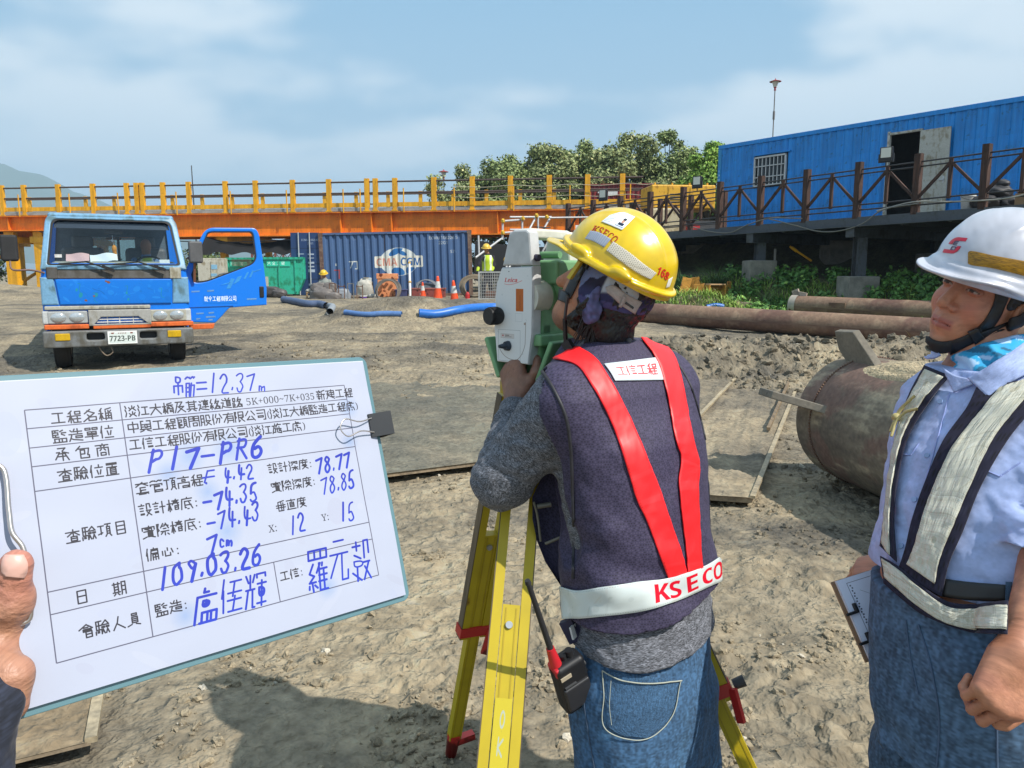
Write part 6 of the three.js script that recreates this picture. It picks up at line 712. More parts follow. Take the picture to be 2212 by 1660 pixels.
// a strip of cloth sewn onto a surface: rows of [uLeft, vLeft, uRight, vRight] along its length
function sewn(f, rows, lift, o = {}) {
  const n = o.n ?? 40, m = o.m ?? 8, th = o.th ?? 0.004, cv = (k) => new THREE.CatmullRomCurve3(rows.map((r) => V(r[k], r[k + 1], 0)), false, 'centripetal'), L = cv(0), R = cv(2), P = [], ok = [];
  for (let j = 0; j <= n; j++) { const a = L.getPoint(j / n), b = R.getPoint(j / n); for (let i = 0; i <= m; i++) { const t = i / m, u = lerp(a.x, b.x, t), v = lerp(a.y, b.y, t); let p = trace(f, u, v); if (p) { const g = gradAt(f, p, 0.012); p = p.addScaledVector(g, lift + (o.wrinkle ? o.wrinkle * fbm2(u * 0.03, v * 0.03, 2) : 0)); P.push([p, g]); } else P.push(null); } }
  for (let i = 0; i < P.length; i++) if (!P[i]) { const row = Math.floor(i / (m + 1)); let best = null, bd = 99; for (let k = row * (m + 1); k < (row + 1) * (m + 1); k++) if (P[k] && Math.abs(k - i) < bd) { bd = Math.abs(k - i); best = P[k]; } if (!best) for (let q = 0; q < P.length; q++) if (P[q] && Math.abs(q - i) < 999 && (!best || Math.abs(q - i) < bd)) { best = P[q]; bd = Math.abs(q - i); } ok[i] = best; } else ok[i] = P[i];
  const pos = [], uv = [], idx = []; for (const s of [0, 1]) for (let k = 0; k < ok.length; k++) { const [p, g] = ok[k]; pos.push(p.x - g.x * th * s, p.y - g.y * th * s, p.z - g.z * th * s); uv.push((k % (m + 1)) / m, 1 - Math.floor(k / (m + 1)) / n); }
  const N = (m + 1) * (n + 1), at2 = (j, i) => j * (m + 1) + i; for (let j = 0; j < n; j++) for (let i = 0; i < m; i++) { const a = at2(j, i), b = at2(j, i + 1), c = at2(j + 1, i), d = at2(j + 1, i + 1); idx.push(a, c, b, b, c, d, a + N, b + N, c + N, b + N, d + N, c + N); }
  for (let j = 0; j < n; j++) for (const i of [0, m]) { const a = at2(j, i), c = at2(j + 1, i); i ? idx.push(a, c, a + N, c, c + N, a + N) : idx.push(a, a + N, c, c, a + N, c + N); } for (let i = 0; i < m; i++) for (const j of [0, n]) { const a = at2(j, i), b = at2(j, i + 1); j ? idx.push(a, a + N, b, b, a + N, b + N) : idx.push(a, b, a + N, b, b + N, a + N); }
  const g = new THREE.BufferGeometry(); g.setAttribute('position', new THREE.Float32BufferAttribute(pos, 3)); g.setAttribute('uv', new THREE.Float32BufferAttribute(uv, 2)); g.setIndex(idx); const q = g.toNonIndexed(); q.computeVertexNormals();
  // smooth the outer face
  const sm = g.clone(); sm.setIndex(idx); sm.computeVertexNormals(); const out = sm.toNonIndexed(); return out;
}
const seamOn = (f, pts, r, lift = 0.002, n = 40) => { const c = new THREE.CatmullRomCurve3(pts.map(([u, v]) => V(u, v, 0)), false, 'centripetal'), P = []; for (let i = 0; i <= n; i++) { const q = c.getPoint(i / n), p = trace(f, q.x, q.y); if (p) P.push(p.addScaledVector(gradAt(f, p), lift)); } return tube(P, r, n * 2, 6); };
// torso field from level cross-sections [centre, half width, half depth]
function loft(st, Lx, Fx) { const s = st.slice().sort((a, b) => a[0].y - b[0].y); return (p) => { let i = 0; while (i < s.length - 2 && p.y > s[i + 1][0].y) i++; const a = s[i], b = s[i + 1], t0 = clamp((p.y - a[0].y) / (b[0].y - a[0].y)), t = t0 * t0 * (3 - 2 * t0) * 0.6 + t0 * 0.4; const cx = lerp(a[0].x, b[0].x, t0), cz = lerp(a[0].z, b[0].z, t0), w = lerp(a[1], b[1], t), d = lerp(a[2], b[2], t); const dx = p.x - cx, dz = p.z - cz, l = (dx * Lx.x + dz * Lx.z) / w, q = (dx * Fx.x + dz * Fx.z) / d; const k = Math.pow(Math.abs(l) ** 2.3 + Math.abs(q) ** 2.3, 1 / 2.3); let r = (k - 1) * Math.min(w, d); const top = p.y - s[s.length - 1][0].y, bot = s[0][0].y - p.y; if (top > 0) r = Math.hypot(Math.max(r, 0), top) + Math.min(r, 0) * 0; if (bot > 0) r = Math.hypot(Math.max(r, 0), bot); return r; }; }
const local = (g, o) => g.translate(-o.position.x, -o.position.y, -o.position.z);
// a hand: wrist point, finger direction, back-of-hand direction; curl per joint; returns a field
function handField(w, dir, back, side, curl, size = 1, thumbOut = 0.6) {
  const d = dir.clone().normalize(), b = back.clone().addScaledVector(d, -back.dot(d)).normalize(), s = d.clone().cross(b).multiplyScalar(side), P = (x, y, z) => w.clone().addScaledVector(s, x * size).addScaledVector(d, y * size).addScaledVector(b, z * size), segs = [], palm = [[P(-0.026, 0.02, 0), P(-0.03, 0.088, 0.002)], [P(-0.008, 0.015, 0), P(-0.01, 0.094, 0.004)], [P(0.01, 0.015, 0), P(0.012, 0.09, 0.003)], [P(0.024, 0.02, -0.002), P(0.031, 0.08, 0)]];
  const len = [[0.042, 0.026, 0.021], [0.047, 0.03, 0.023], [0.043, 0.028, 0.022], [0.034, 0.02, 0.019]], xs = [-0.031, -0.0105, 0.0115, 0.032], ys = [0.09, 0.096, 0.092, 0.082], rr = [0.0098, 0.0102, 0.0097, 0.0086];
  for (let i = 0; i < 4; i++) { let p = P(xs[i], ys[i], 0.003), a = curl[i] ?? curl[0]; const seq = []; let ang = 0; for (let j = 0; j < 3; j++) { ang += a * (j ? 1.05 : 0.9); const v = d.clone().multiplyScalar(Math.cos(ang)).addScaledVector(b, -Math.sin(ang)).addScaledVector(s, xs[i] * 1.2 * (1 - Math.min(1, ang))); const q = p.clone().addScaledVector(v, len[i][j] * size); seq.push([p, q, rr[i] * size * (1 - 0.09 * j), rr[i] * size * (0.93 - 0.09 * j)]); p = q; } segs.push(seq); }
  const t0 = P(-0.028, 0.025, -0.008), t1 = P(-0.05 - 0.012 * thumbOut, 0.058, -0.016), t2 = P(-0.05 - 0.018 * thumbOut + 0.004, 0.09, -0.022), t3 = P(-0.05 - 0.01 * thumbOut + 0.012, 0.114, -0.026);
  return (p) => { let r = 9; for (const [a, q] of palm) r = smin(r, cap(p, a, q, 0.0175 * size, 0.0145 * size), 0.016 * size); r = smin(r, cap(p, w, P(0, 0.03, 0), 0.025 * size, 0.02 * size), 0.02 * size); r = smin(r, Math.min(cap(p, t1, t2, 0.0118 * size, 0.0105 * size), cap(p, t2, t3, 0.0105 * size, 0.0085 * size)), 0.006 * size); r = smin(r, cap(p, t0, t1, 0.017 * size, 0.0125 * size), 0.012 * size); let fg = 9; for (const seq of segs) { let q = 9; for (const [a, c, r0, r1] of seq) q = smin(q, cap(p, a, c, r0, r1), 0.004 * size); fg = Math.min(fg, q); } return smin(r, fg, 0.006 * size); };
}
const skinM = std({ vertexColors: true, map: T.skin, roughness: 0.5, bumpMap: T.bumpfine, bumpScale: 0.0011 });
const cloth = (c, m, o = {}) => new THREE.MeshPhysicalMaterial({ color: c, map: m, roughness: o.r ?? 0.9, sheen: o.s ?? 0.25, sheenRoughness: 0.7, sheenColor: C(0.5, 0.5, 0.55), bumpMap: o.b ?? null, bumpScale: o.bs ?? 0.001 });

// ---------------------------------------------------------------- tripod and survey instrument
const rgbTex = (w, h, fn) => canvasTex(w, h, fn);
{
  const head = at(1150, 822, 2.02), o = thing('survey_tripod', 'worn yellow survey tripod with red clamps standing under the instrument', 'tripod', head.clone().setY(0)), P = (p) => p.clone().sub(o.position);
  const yw = canvasTex(256, 1024, (c, w, h) => { c.fillStyle = '#ffffff'; c.fillRect(0, 0, w, h); speck(c, w, h, 240, ['#8d8a70', '#c9c6a8', '#6f6a55', '#e9e7d2'], 1, 9, 71); for (let i = 0; i < 40; i++) { c.globalAlpha = 0.5; c.fillStyle = '#6b6552'; c.fillRect((hsh(i, 1, 4) < 0.5 ? 0.03 : 0.93) * w, hsh(i, 2, 4) * h, 3 + 6 * hsh(i, 4, 4), 20 + 90 * hsh(i, 3, 4)); } c.globalAlpha = 1; });
  const yel = std({ color: C(0.52, 0.39, 0.006), map: T.rustpaint, roughness: 0.5 }), yelD = std({ color: C(0.42, 0.3, 0.006), map: T.rustpaint, roughness: 0.5 }), red = paint(C(0.55, 0.025, 0.02), { map: T.rustpaint, r: 0.45 }), worn = paint(C(0.2, 0.17, 0.12), { map: T.wood });
  obj('head_plate', [cyl(P(head.clone().add(V(0, -0.03, 0))), P(head.clone().add(V(0, 0.0, 0))), 0.085, 0.085, 32), cyl(P(head.clone().add(V(0, -0.09, 0))), P(head.clone().add(V(0, -0.03, 0))), 0.03, 0.045, 20)], yelD, o);
  const leg = (foot, face, gap, marks, out = 0.07) => { // two side rails, sliding tongue, clamp and shoe
    const L = new THREE.Group(); L.name = 'leg'; o.add(L); const top = head.clone().add(V(0, -0.045, 0)).addScaledVector(foot.clone().sub(head).setY(0).normalize(), out), ax = foot.clone().sub(top).normalize(), sd = ax.clone().cross(face).normalize(), fc = sd.clone().cross(ax).normalize(), len = foot.distanceTo(top); const at_ = (t, s = 0, f = 0) => P(top.clone().addScaledVector(ax, t * len).addScaledVector(sd, s).addScaledVector(fc, f));
    const slab = (n, t0, t1, s0, s1, f0, f1, m) => { const g = new THREE.BoxGeometry(s1 - s0, (t1 - t0) * len, f1 - f0); const mt = new THREE.Matrix4().makeBasis(sd, ax.clone().negate(), fc.clone()); if (mt.determinant() < 0) mt.makeBasis(sd.clone().negate(), ax.clone().negate(), fc.clone()); mt.setPosition(at_((t0 + t1) / 2, (s0 + s1) / 2, (f0 + f1) / 2)); obj(n, g.applyMatrix4(mt), m, L); };
    slab('rail', 0, 0.62, -0.043, -0.021, -0.016, 0.016, yel); slab('rail', 0, 0.62, 0.021, 0.043, -0.016, 0.016, yel); slab('rail_edge', 0, 0.62, 0.0433, 0.0455, -0.0155, 0.0155, worn); slab('rail_edge', 0, 0.62, -0.0455, -0.0433, -0.0155, 0.0155, worn);
    slab('cross_plate', 0.36, 0.385, -0.02, 0.02, -0.012, 0.012, yelD); slab('tongue', 0.34, 0.93, -0.0195, 0.0195, -0.013, 0.0135, yel); for (const s of [-0.0115, 0.0115]) slab('groove', 0.345, 0.92, s - 0.0016, s + 0.0016, 0.0136, 0.0145, yelD);
    obj('bolt', [cyl(at_(0.37, 0.002, 0.012), at_(0.37, 0.002, 0.02), 0.009, 0.008, 14)], M.steel, L);
    const cl = obj('clamp', [(() => { const g = new THREE.BoxGeometry(0.097, 0.032, 0.04); const mt = new THREE.Matrix4().makeBasis(sd, ax.clone().negate(), fc.clone()); if (mt.determinant() < 0) mt.makeBasis(sd.clone().negate(), ax.clone().negate(), fc.clone()); mt.setPosition(at_(0.6)); return g.applyMatrix4(mt); })()], red, L); obj('knob', [cyl(at_(0.6, -0.055, 0.0), at_(0.6, -0.085, 0.0), 0.013, 0.015, 12)], M.darkGrey, cl); obj('lever', [bar(at_(0.6, -0.05, 0.02), at_(0.66, -0.035, 0.03), 0.012, 0.02)], red, cl);
    obj('shoe', [cyl(at_(0.92), at_(0.985), 0.022, 0.018, 14), cyl(at_(0.985), at_(1.02), 0.012, 0.003, 10), bar(at_(0.945, 0.0, 0.0), at_(0.935, -0.07, 0.0), 0.03, 0.02)], red, L);
    if (marks) { const t = canvasTex(128, 512, (c, w, h) => { c.fillStyle = '#b9a81c'; c.fillRect(0, 0, w, h); speck(c, w, h, 60, ['#8d8140', '#d0c040', '#7a7048'], 1, 6, 77); c.lineWidth = 9; c.lineCap = 'round'; c.strokeStyle = '#a3aa98'; c.beginPath(); c.ellipse(66, 60, 15, 22, 0.1, 0, 7); c.stroke(); c.beginPath(); c.moveTo(50, 112); c.lineTo(46, 158); c.moveTo(82, 116); c.lineTo(48, 138); c.lineTo(80, 162); c.stroke(); c.strokeStyle = '#b8453a'; c.lineWidth = 8; c.beginPath(); c.moveTo(96, 330); c.lineTo(62, 330); c.lineTo(50, 372); c.lineTo(84, 376); c.lineTo(90, 300); c.stroke(); c.beginPath(); c.moveTo(20, 420); c.lineTo(50, 424); c.lineTo(34, 470); c.stroke(); }); const g = new THREE.PlaneGeometry(0.037, 0.24 * len); const mt = new THREE.Matrix4().makeBasis(sd.clone().negate(), ax.clone().negate(), fc.clone()); if (mt.determinant() < 0) mt.makeBasis(sd.clone(), ax.clone().negate(), fc.clone()); mt.setPosition(at_(0.592, 0, 0.0152)); obj('painted_marks', g.applyMatrix4(mt), std({ map: t, roughness: 0.5, side: THREE.DoubleSide }), L, true); }
  };
  leg(gp(972, 1640, 0.0), V(0.5, 0.1, 1), 0, false); leg(V(-0.085, -0.02, -1.13), V(0.0, 0.3, 1), 0, true); leg(V(0.745, 0.0, -1.75), V(-0.3, 0.4, 1), 0, false, 0.12);
}
{
  const base = at(1168, 800, 1.99), yaw = -0.72, o = thing('survey_instrument', 'white and green total station on the yellow tripod in front of the surveyor', 'survey instrument', base, yaw);
  // own axes: x to the right along the side face, y up, z out of the white side face
  const wht = std({ color: C(0.66, 0.67, 0.67), roughness: 0.45, map: T.grunge }), crm = std({ color: C(0.72, 0.72, 0.62), roughness: 0.45, map: T.grunge }), grn = std({ color: C(0.2, 0.42, 0.2), roughness: 0.5, map: T.grunge }), blk = M.black;
  const prof = [[-0.066, 0.025], [0.038, 0.025], [0.05, 0.1], [0.052, 0.22], [0.05, 0.265], [0.04, 0.345], [0.03, 0.352], [-0.012, 0.352], [-0.026, 0.345], [-0.05, 0.262], [-0.066, 0.225], [-0.072, 0.19], [-0.07, 0.14], [-0.076, 0.11], [-0.072, 0.085]];
  const bev = (pts, d, b) => prism(pts, d, b);
  const W = 0.19, ux = [[-0.048, 0.2665], [0.048, 0.2665], [0.04, 0.345], [0.03, 0.352], [-0.012, 0.352], [-0.026, 0.345]];
  obj('side_cover', bev(prof.filter(([x, y]) => y <= 0.266), 0.035, 0.005).translate(0, 0, 0.06), wht, o); obj('far_side_cover', bev(prof.filter(([x, y]) => y <= 0.266), 0.035, 0.005).translate(0, 0, -0.095), crm, o);
  obj('handle_upright', bev(ux, 0.035, 0.005).translate(0, 0, 0.059), wht, o); obj('handle_upright', bev(ux, 0.035, 0.005).translate(0, 0, -0.094), crm, o); obj('carry_handle', [rb(0.044, 0.026, W - 0.03, 0.008, 0.012, 0.343, 0)], crm, o);
  obj('standard_body', [rb(0.1, 0.15, 0.12, 0.01, 0, 0.1, 0), rb(0.1, 0.1, 0.05, 0.01, 0, 0.08, 0.04), rb(0.1, 0.1, 0.05, 0.01, 0, 0.08, -0.06)], grn, o);
  obj('telescope', [cyl(V(-0.09, 0.215, -0.017), V(0.085, 0.215, -0.017), 0.04, 0.04, 28), cyl(V(0.085, 0.215, -0.017), V(0.115, 0.215, -0.017), 0.02, 0.016, 20), rb(0.12, 0.06, 0.1, 0.008, 0.02, 0.25, -0.015), cyl(V(-0.02, 0.293, 0.0), V(0.06, 0.293, 0.0), 0.009, 0.009, 14)], grn, o);
  obj('trunnion_cover', [cyl(V(0.02, 0.19, 0.03), V(0.02, 0.19, 0.089), 0.044, 0.044, 36)], crm, o); obj('trunnion_ring', [cyl(V(0.02, 0.19, -0.02), V(0.02, 0.19, 0.03), 0.0455, 0.0455, 36)], grn, o); obj('latch_knob', [cyl(V(0.04, 0.285, 0.077), V(0.057, 0.285, 0.077), 0.009, 0.008, 16)], paint(C(0.04, 0.03, 0.07)), o);
  for (const s of [-1, 1]) { const k = obj('control_panel', [rb(0.014, 0.11, 0.15, 0.005).rotateZ(-s * 0.42).translate(s * 0.085, 0.035, 0.02), rb(0.03, 0.03, 0.14, 0.006, s * 0.055, 0.085, 0.015)], grn, o); obj('screen', [bx(0.004, 0.06, 0.09).rotateZ(-s * 0.42).translate(s * 0.095, 0.038, 0.02)], std({ color: C(0.4, 0.47, 0.5), roughness: 0.2 }), k); }
  obj('tribrach', [cyl(V(0, -0.028, 0), V(0, 0.03, 0), 0.062, 0.055, 28)], grn, o); for (const a of [0.4, 2.5, 4.6]) obj('foot_screw', [cyl(V(Math.cos(a) * 0.06, -0.02, Math.sin(a) * 0.06), V(Math.cos(a) * 0.06, 0.015, Math.sin(a) * 0.06), 0.016, 0.016, 18)], blk, o); obj('base_plate', [cyl(V(0, -0.036, 0), V(0, -0.026, 0), 0.075, 0.075, 28)], blk, o); obj('plummet', [cyl(V(0.0, 0.0, 0.07), V(0.0, 0.02, 0.1), 0.012, 0.01, 14)], blk, o);
  const kn = obj('focus_knob', [cyl(V(-0.06, 0.142, 0.09), V(-0.066, 0.142, 0.128), 0.0215, 0.0205, 30)], blk, o); const rid = []; for (let i = 0; i < 30; i++) { const a = i / 30 * 6.283; rid.push(bx(0.0025, 0.0025, 0.026).translate(-0.0635 + Math.cos(a) * 0.0213, 0.142 + Math.sin(a) * 0.0213, 0.111)); } obj('grip_ridge', rid, M.blackRubber, kn);
  obj('side_knob', [cyl(V(-0.028, 0.068, 0.094), V(-0.031, 0.068, 0.104), 0.013, 0.011, 22), cyl(V(-0.03, 0.068, 0.104), V(-0.035, 0.068, 0.122), 0.008, 0.004, 16)], paint(C(0.03, 0.045, 0.07)), o);
  const ft = canvasTex(512, 1024, (c, w, h) => { c.fillStyle = '#d6d8d8'; c.fillRect(0, 0, w, h); speck(c, w, h, 60, ['#c5c8c8', '#e2e3e2', '#b9bdbd'], 2, 14, 91); const X = (x) => (x + 0.078) / 0.132 * w, Yy = (y) => (0.262 - y) / 0.24 * h; c.strokeStyle = '#8b9094'; c.lineWidth = 3; c.strokeRect(X(-0.06), Yy(0.108), X(0.012) - X(-0.06), Yy(0.03) - Yy(0.108)); c.strokeStyle = '#8d7f78'; c.lineWidth = 6; c.beginPath(); c.moveTo(X(0.03), Yy(0.13)); c.lineTo(X(0.028), Yy(0.075)); c.quadraticCurveTo(X(0.02), Yy(0.045), X(0.0), Yy(0.034)); c.quadraticCurveTo(X(-0.04), Yy(0.032), X(-0.056), Yy(0.06)); c.stroke(); c.fillStyle = '#9f9186'; c.fillRect(X(0.024), Yy(0.128), 22, 24);
    c.fillStyle = '#d7a29f'; c.font = 'italic bold 62px serif'; c.fillText('Leica', X(-0.04), Yy(0.226)); c.strokeStyle = '#c96a68'; c.lineWidth = 5; c.beginPath(); c.moveTo(X(-0.04), Yy(0.222)); c.bezierCurveTo(X(-0.02), Yy(0.216), X(0.0), Yy(0.224), X(0.018), Yy(0.23)); c.stroke(); c.fillStyle = '#c1474a'; c.font = 'italic bold 60px serif'; c.fillText('Leica', X(-0.0405), Yy(0.2262));
    c.fillStyle = '#b55d18'; c.fillRect(X(-0.002), Yy(0.21), X(0.022) - X(-0.002), Yy(0.155) - Yy(0.21)); c.save(); c.translate(X(0.013), Yy(0.16)); c.rotate(-Math.PI / 2); c.fillStyle = '#5c2c0c'; c.font = '20px sans-serif'; c.fillText('CAUTION LASER', 0, 0, 180); c.restore(); c.strokeStyle = '#a5a9ab'; c.lineWidth = 2; c.strokeRect(X(-0.004), Yy(0.15), 86, 84);
    c.fillStyle = '#c8c3c0'; c.fillRect(X(-0.052), Yy(0.098), 170, 46); c.strokeStyle = '#9a9290'; c.strokeRect(X(-0.052), Yy(0.098), 170, 46); c.fillStyle = '#b23a3c'; c.beginPath(); c.arc(X(-0.045), Yy(0.0935), 9, 0, 7); c.fill(); c.fillStyle = '#6a6462'; c.fillRect(X(-0.038), Yy(0.0955), 54, 9); c.fillRect(X(-0.038), Yy(0.0915), 84, 5); c.fillStyle = '#2c2c30'; c.beginPath(); c.arc(X(-0.025), Yy(0.252), 6, 0, 7); c.fill(); });
  const fp = new THREE.ShapeGeometry(shapeOf(prof.filter(([x, y]) => y <= 0.266).map(([x, y]) => [x * 0.965 - 0.0005, 0.1425 + (y - 0.1425) * 0.975]))), up = fp.attributes.position, uu = fp.attributes.uv; for (let i = 0; i < up.count; i++) uu.setXY(i, (up.getX(i) + 0.078) / 0.132, 1 - (0.262 - up.getY(i)) / 0.24); obj('marked_face', fp.translate(0, 0, 0.0956), std({ map: ft, roughness: 0.45 }), o, true);
}
// ---------------------------------------------------------------- inspection sheet on its board
const HG = { 0: '602113162849688784726260', 1: '6049', 2: '1230608274 740999', 3: '1130708254 548668592917', 4: '301696 6259', 5: '803025 25547688592918', 6: '70321518395978866435', 7: '1291 9149', 8: '825022337587593917356482', 9: '82502132547382 8259', P: '3019 2170927454 5425', R: '3019 2170827454 5424 4489', m: '1318 133345 4548 4574 748589', c: '83503247 475988', '+': '7030 3027 2738 0474', '=': '0393 0696', ':': '4344 4748', '.': '3847', '-': '0585', ' ': '' };
function scrawl(c, text, x, y, w, h, adv, col = '#1338c8', lw = 5) { c.save(); c.lineCap = c.lineJoin = 'round'; let px = x, y00 = y; for (const ch of text) { y = y00 + (hsh(Math.round(px), 3, 9) - 0.5) * h * 0.16; const def = HG[ch], a = ch === '.' || ch === ':' ? 0.5 : 1; const st = GL[ch] ? strokes(ch) : (def || '').split(' ').filter(Boolean).map((tk) => { const p = []; for (let i = 0; i < tk.length; i += 2) p.push([tk[i] / 9, tk[i + 1] / 9]); return p; }); for (const p of st) { const g = c.createLinearGradient(px, y, px + w, y + h); g.addColorStop(0, '#0c2cc8'); g.addColorStop(1, col); c.strokeStyle = g; c.lineWidth = lw * (0.85 + 0.4 * hsh(Math.round(px), p.length, 5)); c.beginPath(); const q = p.map(([a2, b2]) => [px + (a2 + (1 - b2) * 0.26 + (hsh(Math.round(px), Math.round(b2 * 99), 8) - 0.5) * 0.07) * w * (a < 1 ? 0.6 : 1), y + b2 * h]); q.forEach(([X, Yy], i) => { if (!i) c.moveTo(X, Yy); else if (i < q.length - 1) c.quadraticCurveTo(X, Yy, (X + q[i + 1][0]) / 2, (Yy + q[i + 1][1]) / 2); else c.lineTo(X, Yy); }); c.stroke(); } px += adv * a; } c.restore(); }
{
  const cam = (x, y, z) => V(x, CAM_H - y * CP - z * SP, -z * CP + y * SP); // from camera axes (right, down, ahead)
  const ax = cam(0.1738, -0.0161, 0.1573).sub(cam(0, 0, 0)), by = cam(0.0359, 0.1577, -0.0176).sub(cam(0, 0, 0)), c0 = cam(-0.3141, 0.0153, 0.4897), X = ax.clone().normalize(), Yd = by.clone().addScaledVector(X, -by.dot(X)).normalize(), Nn = X.clone().cross(Yd).negate(), s = ax.length(), t = by.length();
  const o = thing('inspection_board', 'clipboard with a printed inspection form filled in blue ink, held at the left', 'clipboard', c0); o.quaternion.setFromRotationMatrix(new THREE.Matrix4().makeBasis(X, Yd.clone().negate(), Nn));
  const x0 = -0.125 * s, x1 = 1.096 * s, y0 = 0.122 * t, y1 = -1.135 * t, w = x1 - x0, h = y0 - y1;
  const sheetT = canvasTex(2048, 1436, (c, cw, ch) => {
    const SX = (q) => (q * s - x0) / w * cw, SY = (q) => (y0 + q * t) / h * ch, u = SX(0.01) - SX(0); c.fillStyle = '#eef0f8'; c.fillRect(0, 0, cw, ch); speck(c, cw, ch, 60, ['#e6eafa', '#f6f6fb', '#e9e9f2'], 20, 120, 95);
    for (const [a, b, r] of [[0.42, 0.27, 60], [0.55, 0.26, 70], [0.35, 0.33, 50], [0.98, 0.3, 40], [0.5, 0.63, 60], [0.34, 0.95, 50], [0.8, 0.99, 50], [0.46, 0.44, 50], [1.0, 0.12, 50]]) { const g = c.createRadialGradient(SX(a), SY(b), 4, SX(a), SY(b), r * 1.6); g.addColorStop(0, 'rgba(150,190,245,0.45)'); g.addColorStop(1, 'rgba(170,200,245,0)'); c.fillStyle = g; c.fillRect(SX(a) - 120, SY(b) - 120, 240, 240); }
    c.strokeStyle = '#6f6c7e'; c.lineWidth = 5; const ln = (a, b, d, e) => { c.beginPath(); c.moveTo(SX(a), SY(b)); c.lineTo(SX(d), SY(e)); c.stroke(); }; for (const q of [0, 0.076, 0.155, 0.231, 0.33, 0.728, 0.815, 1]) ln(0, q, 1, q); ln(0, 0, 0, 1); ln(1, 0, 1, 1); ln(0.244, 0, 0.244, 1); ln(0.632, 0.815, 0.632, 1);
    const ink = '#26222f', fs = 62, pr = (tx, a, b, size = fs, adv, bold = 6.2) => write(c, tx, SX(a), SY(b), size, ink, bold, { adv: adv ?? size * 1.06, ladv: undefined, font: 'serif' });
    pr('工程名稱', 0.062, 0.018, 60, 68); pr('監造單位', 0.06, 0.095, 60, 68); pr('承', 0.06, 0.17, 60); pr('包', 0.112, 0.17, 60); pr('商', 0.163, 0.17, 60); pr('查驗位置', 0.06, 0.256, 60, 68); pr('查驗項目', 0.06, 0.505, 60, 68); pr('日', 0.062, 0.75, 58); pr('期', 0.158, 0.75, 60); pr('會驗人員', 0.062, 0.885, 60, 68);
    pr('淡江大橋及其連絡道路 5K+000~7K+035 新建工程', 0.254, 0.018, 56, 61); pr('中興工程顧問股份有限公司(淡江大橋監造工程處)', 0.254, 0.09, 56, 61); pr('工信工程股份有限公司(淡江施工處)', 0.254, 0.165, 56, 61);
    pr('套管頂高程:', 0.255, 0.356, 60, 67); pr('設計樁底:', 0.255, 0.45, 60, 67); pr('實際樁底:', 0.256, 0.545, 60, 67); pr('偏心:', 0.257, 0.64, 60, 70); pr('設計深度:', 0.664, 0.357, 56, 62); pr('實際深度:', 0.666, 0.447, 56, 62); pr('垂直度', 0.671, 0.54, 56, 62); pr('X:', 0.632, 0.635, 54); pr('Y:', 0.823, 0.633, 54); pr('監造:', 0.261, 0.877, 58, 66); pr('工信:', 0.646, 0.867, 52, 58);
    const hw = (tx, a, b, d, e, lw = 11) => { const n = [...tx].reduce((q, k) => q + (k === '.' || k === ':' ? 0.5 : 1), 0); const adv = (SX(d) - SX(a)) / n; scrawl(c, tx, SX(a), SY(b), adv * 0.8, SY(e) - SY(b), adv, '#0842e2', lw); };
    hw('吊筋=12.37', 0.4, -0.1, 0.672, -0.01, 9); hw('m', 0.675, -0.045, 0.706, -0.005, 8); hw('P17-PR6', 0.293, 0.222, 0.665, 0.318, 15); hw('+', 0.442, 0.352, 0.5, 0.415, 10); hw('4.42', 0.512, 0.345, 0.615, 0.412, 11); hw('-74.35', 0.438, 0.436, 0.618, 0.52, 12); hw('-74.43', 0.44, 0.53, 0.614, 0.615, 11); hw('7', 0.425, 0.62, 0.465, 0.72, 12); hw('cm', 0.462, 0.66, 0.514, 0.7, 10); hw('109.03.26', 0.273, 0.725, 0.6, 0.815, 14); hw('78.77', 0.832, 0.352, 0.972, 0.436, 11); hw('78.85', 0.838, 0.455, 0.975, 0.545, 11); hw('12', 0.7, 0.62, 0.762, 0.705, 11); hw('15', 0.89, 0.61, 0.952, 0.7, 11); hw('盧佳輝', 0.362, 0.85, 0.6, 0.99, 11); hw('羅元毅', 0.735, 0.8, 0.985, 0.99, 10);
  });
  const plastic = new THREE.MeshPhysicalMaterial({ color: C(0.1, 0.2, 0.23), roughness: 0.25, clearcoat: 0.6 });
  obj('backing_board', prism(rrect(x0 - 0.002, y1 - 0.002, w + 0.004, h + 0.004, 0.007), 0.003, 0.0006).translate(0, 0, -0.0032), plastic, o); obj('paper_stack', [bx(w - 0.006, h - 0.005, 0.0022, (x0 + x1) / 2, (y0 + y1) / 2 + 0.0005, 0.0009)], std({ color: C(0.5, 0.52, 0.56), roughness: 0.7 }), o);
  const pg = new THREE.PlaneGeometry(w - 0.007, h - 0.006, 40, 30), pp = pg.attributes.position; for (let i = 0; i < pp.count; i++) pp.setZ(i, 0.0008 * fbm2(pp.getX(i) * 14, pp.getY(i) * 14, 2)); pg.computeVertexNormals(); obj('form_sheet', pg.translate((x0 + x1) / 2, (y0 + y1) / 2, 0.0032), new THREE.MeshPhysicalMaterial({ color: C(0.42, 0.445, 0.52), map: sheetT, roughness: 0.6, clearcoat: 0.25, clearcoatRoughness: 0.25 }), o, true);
  const PX = (a, b, z) => V(a * s, -b * t, z), wire = new THREE.MeshStandardMaterial({ color: C(0.62, 0.55, 0.5), metalness: 0.95, roughness: 0.3 });
  obj('wire_loop', [tube([PX(-0.13, 0.215, 0.006), PX(-0.075, 0.215, 0.007), PX(-0.056, 0.235, 0.008), PX(-0.055, 0.4, 0.01), PX(-0.054, 0.48, 0.011), PX(-0.036, 0.54, 0.012), PX(-0.034, 0.62, 0.012), PX(-0.034, 0.78, 0.009), PX(-0.04, 0.805, 0.008), PX(-0.06, 0.812, 0.007), PX(-0.13, 0.825, 0.006)], 0.0015, 90, 8)], wire, o);
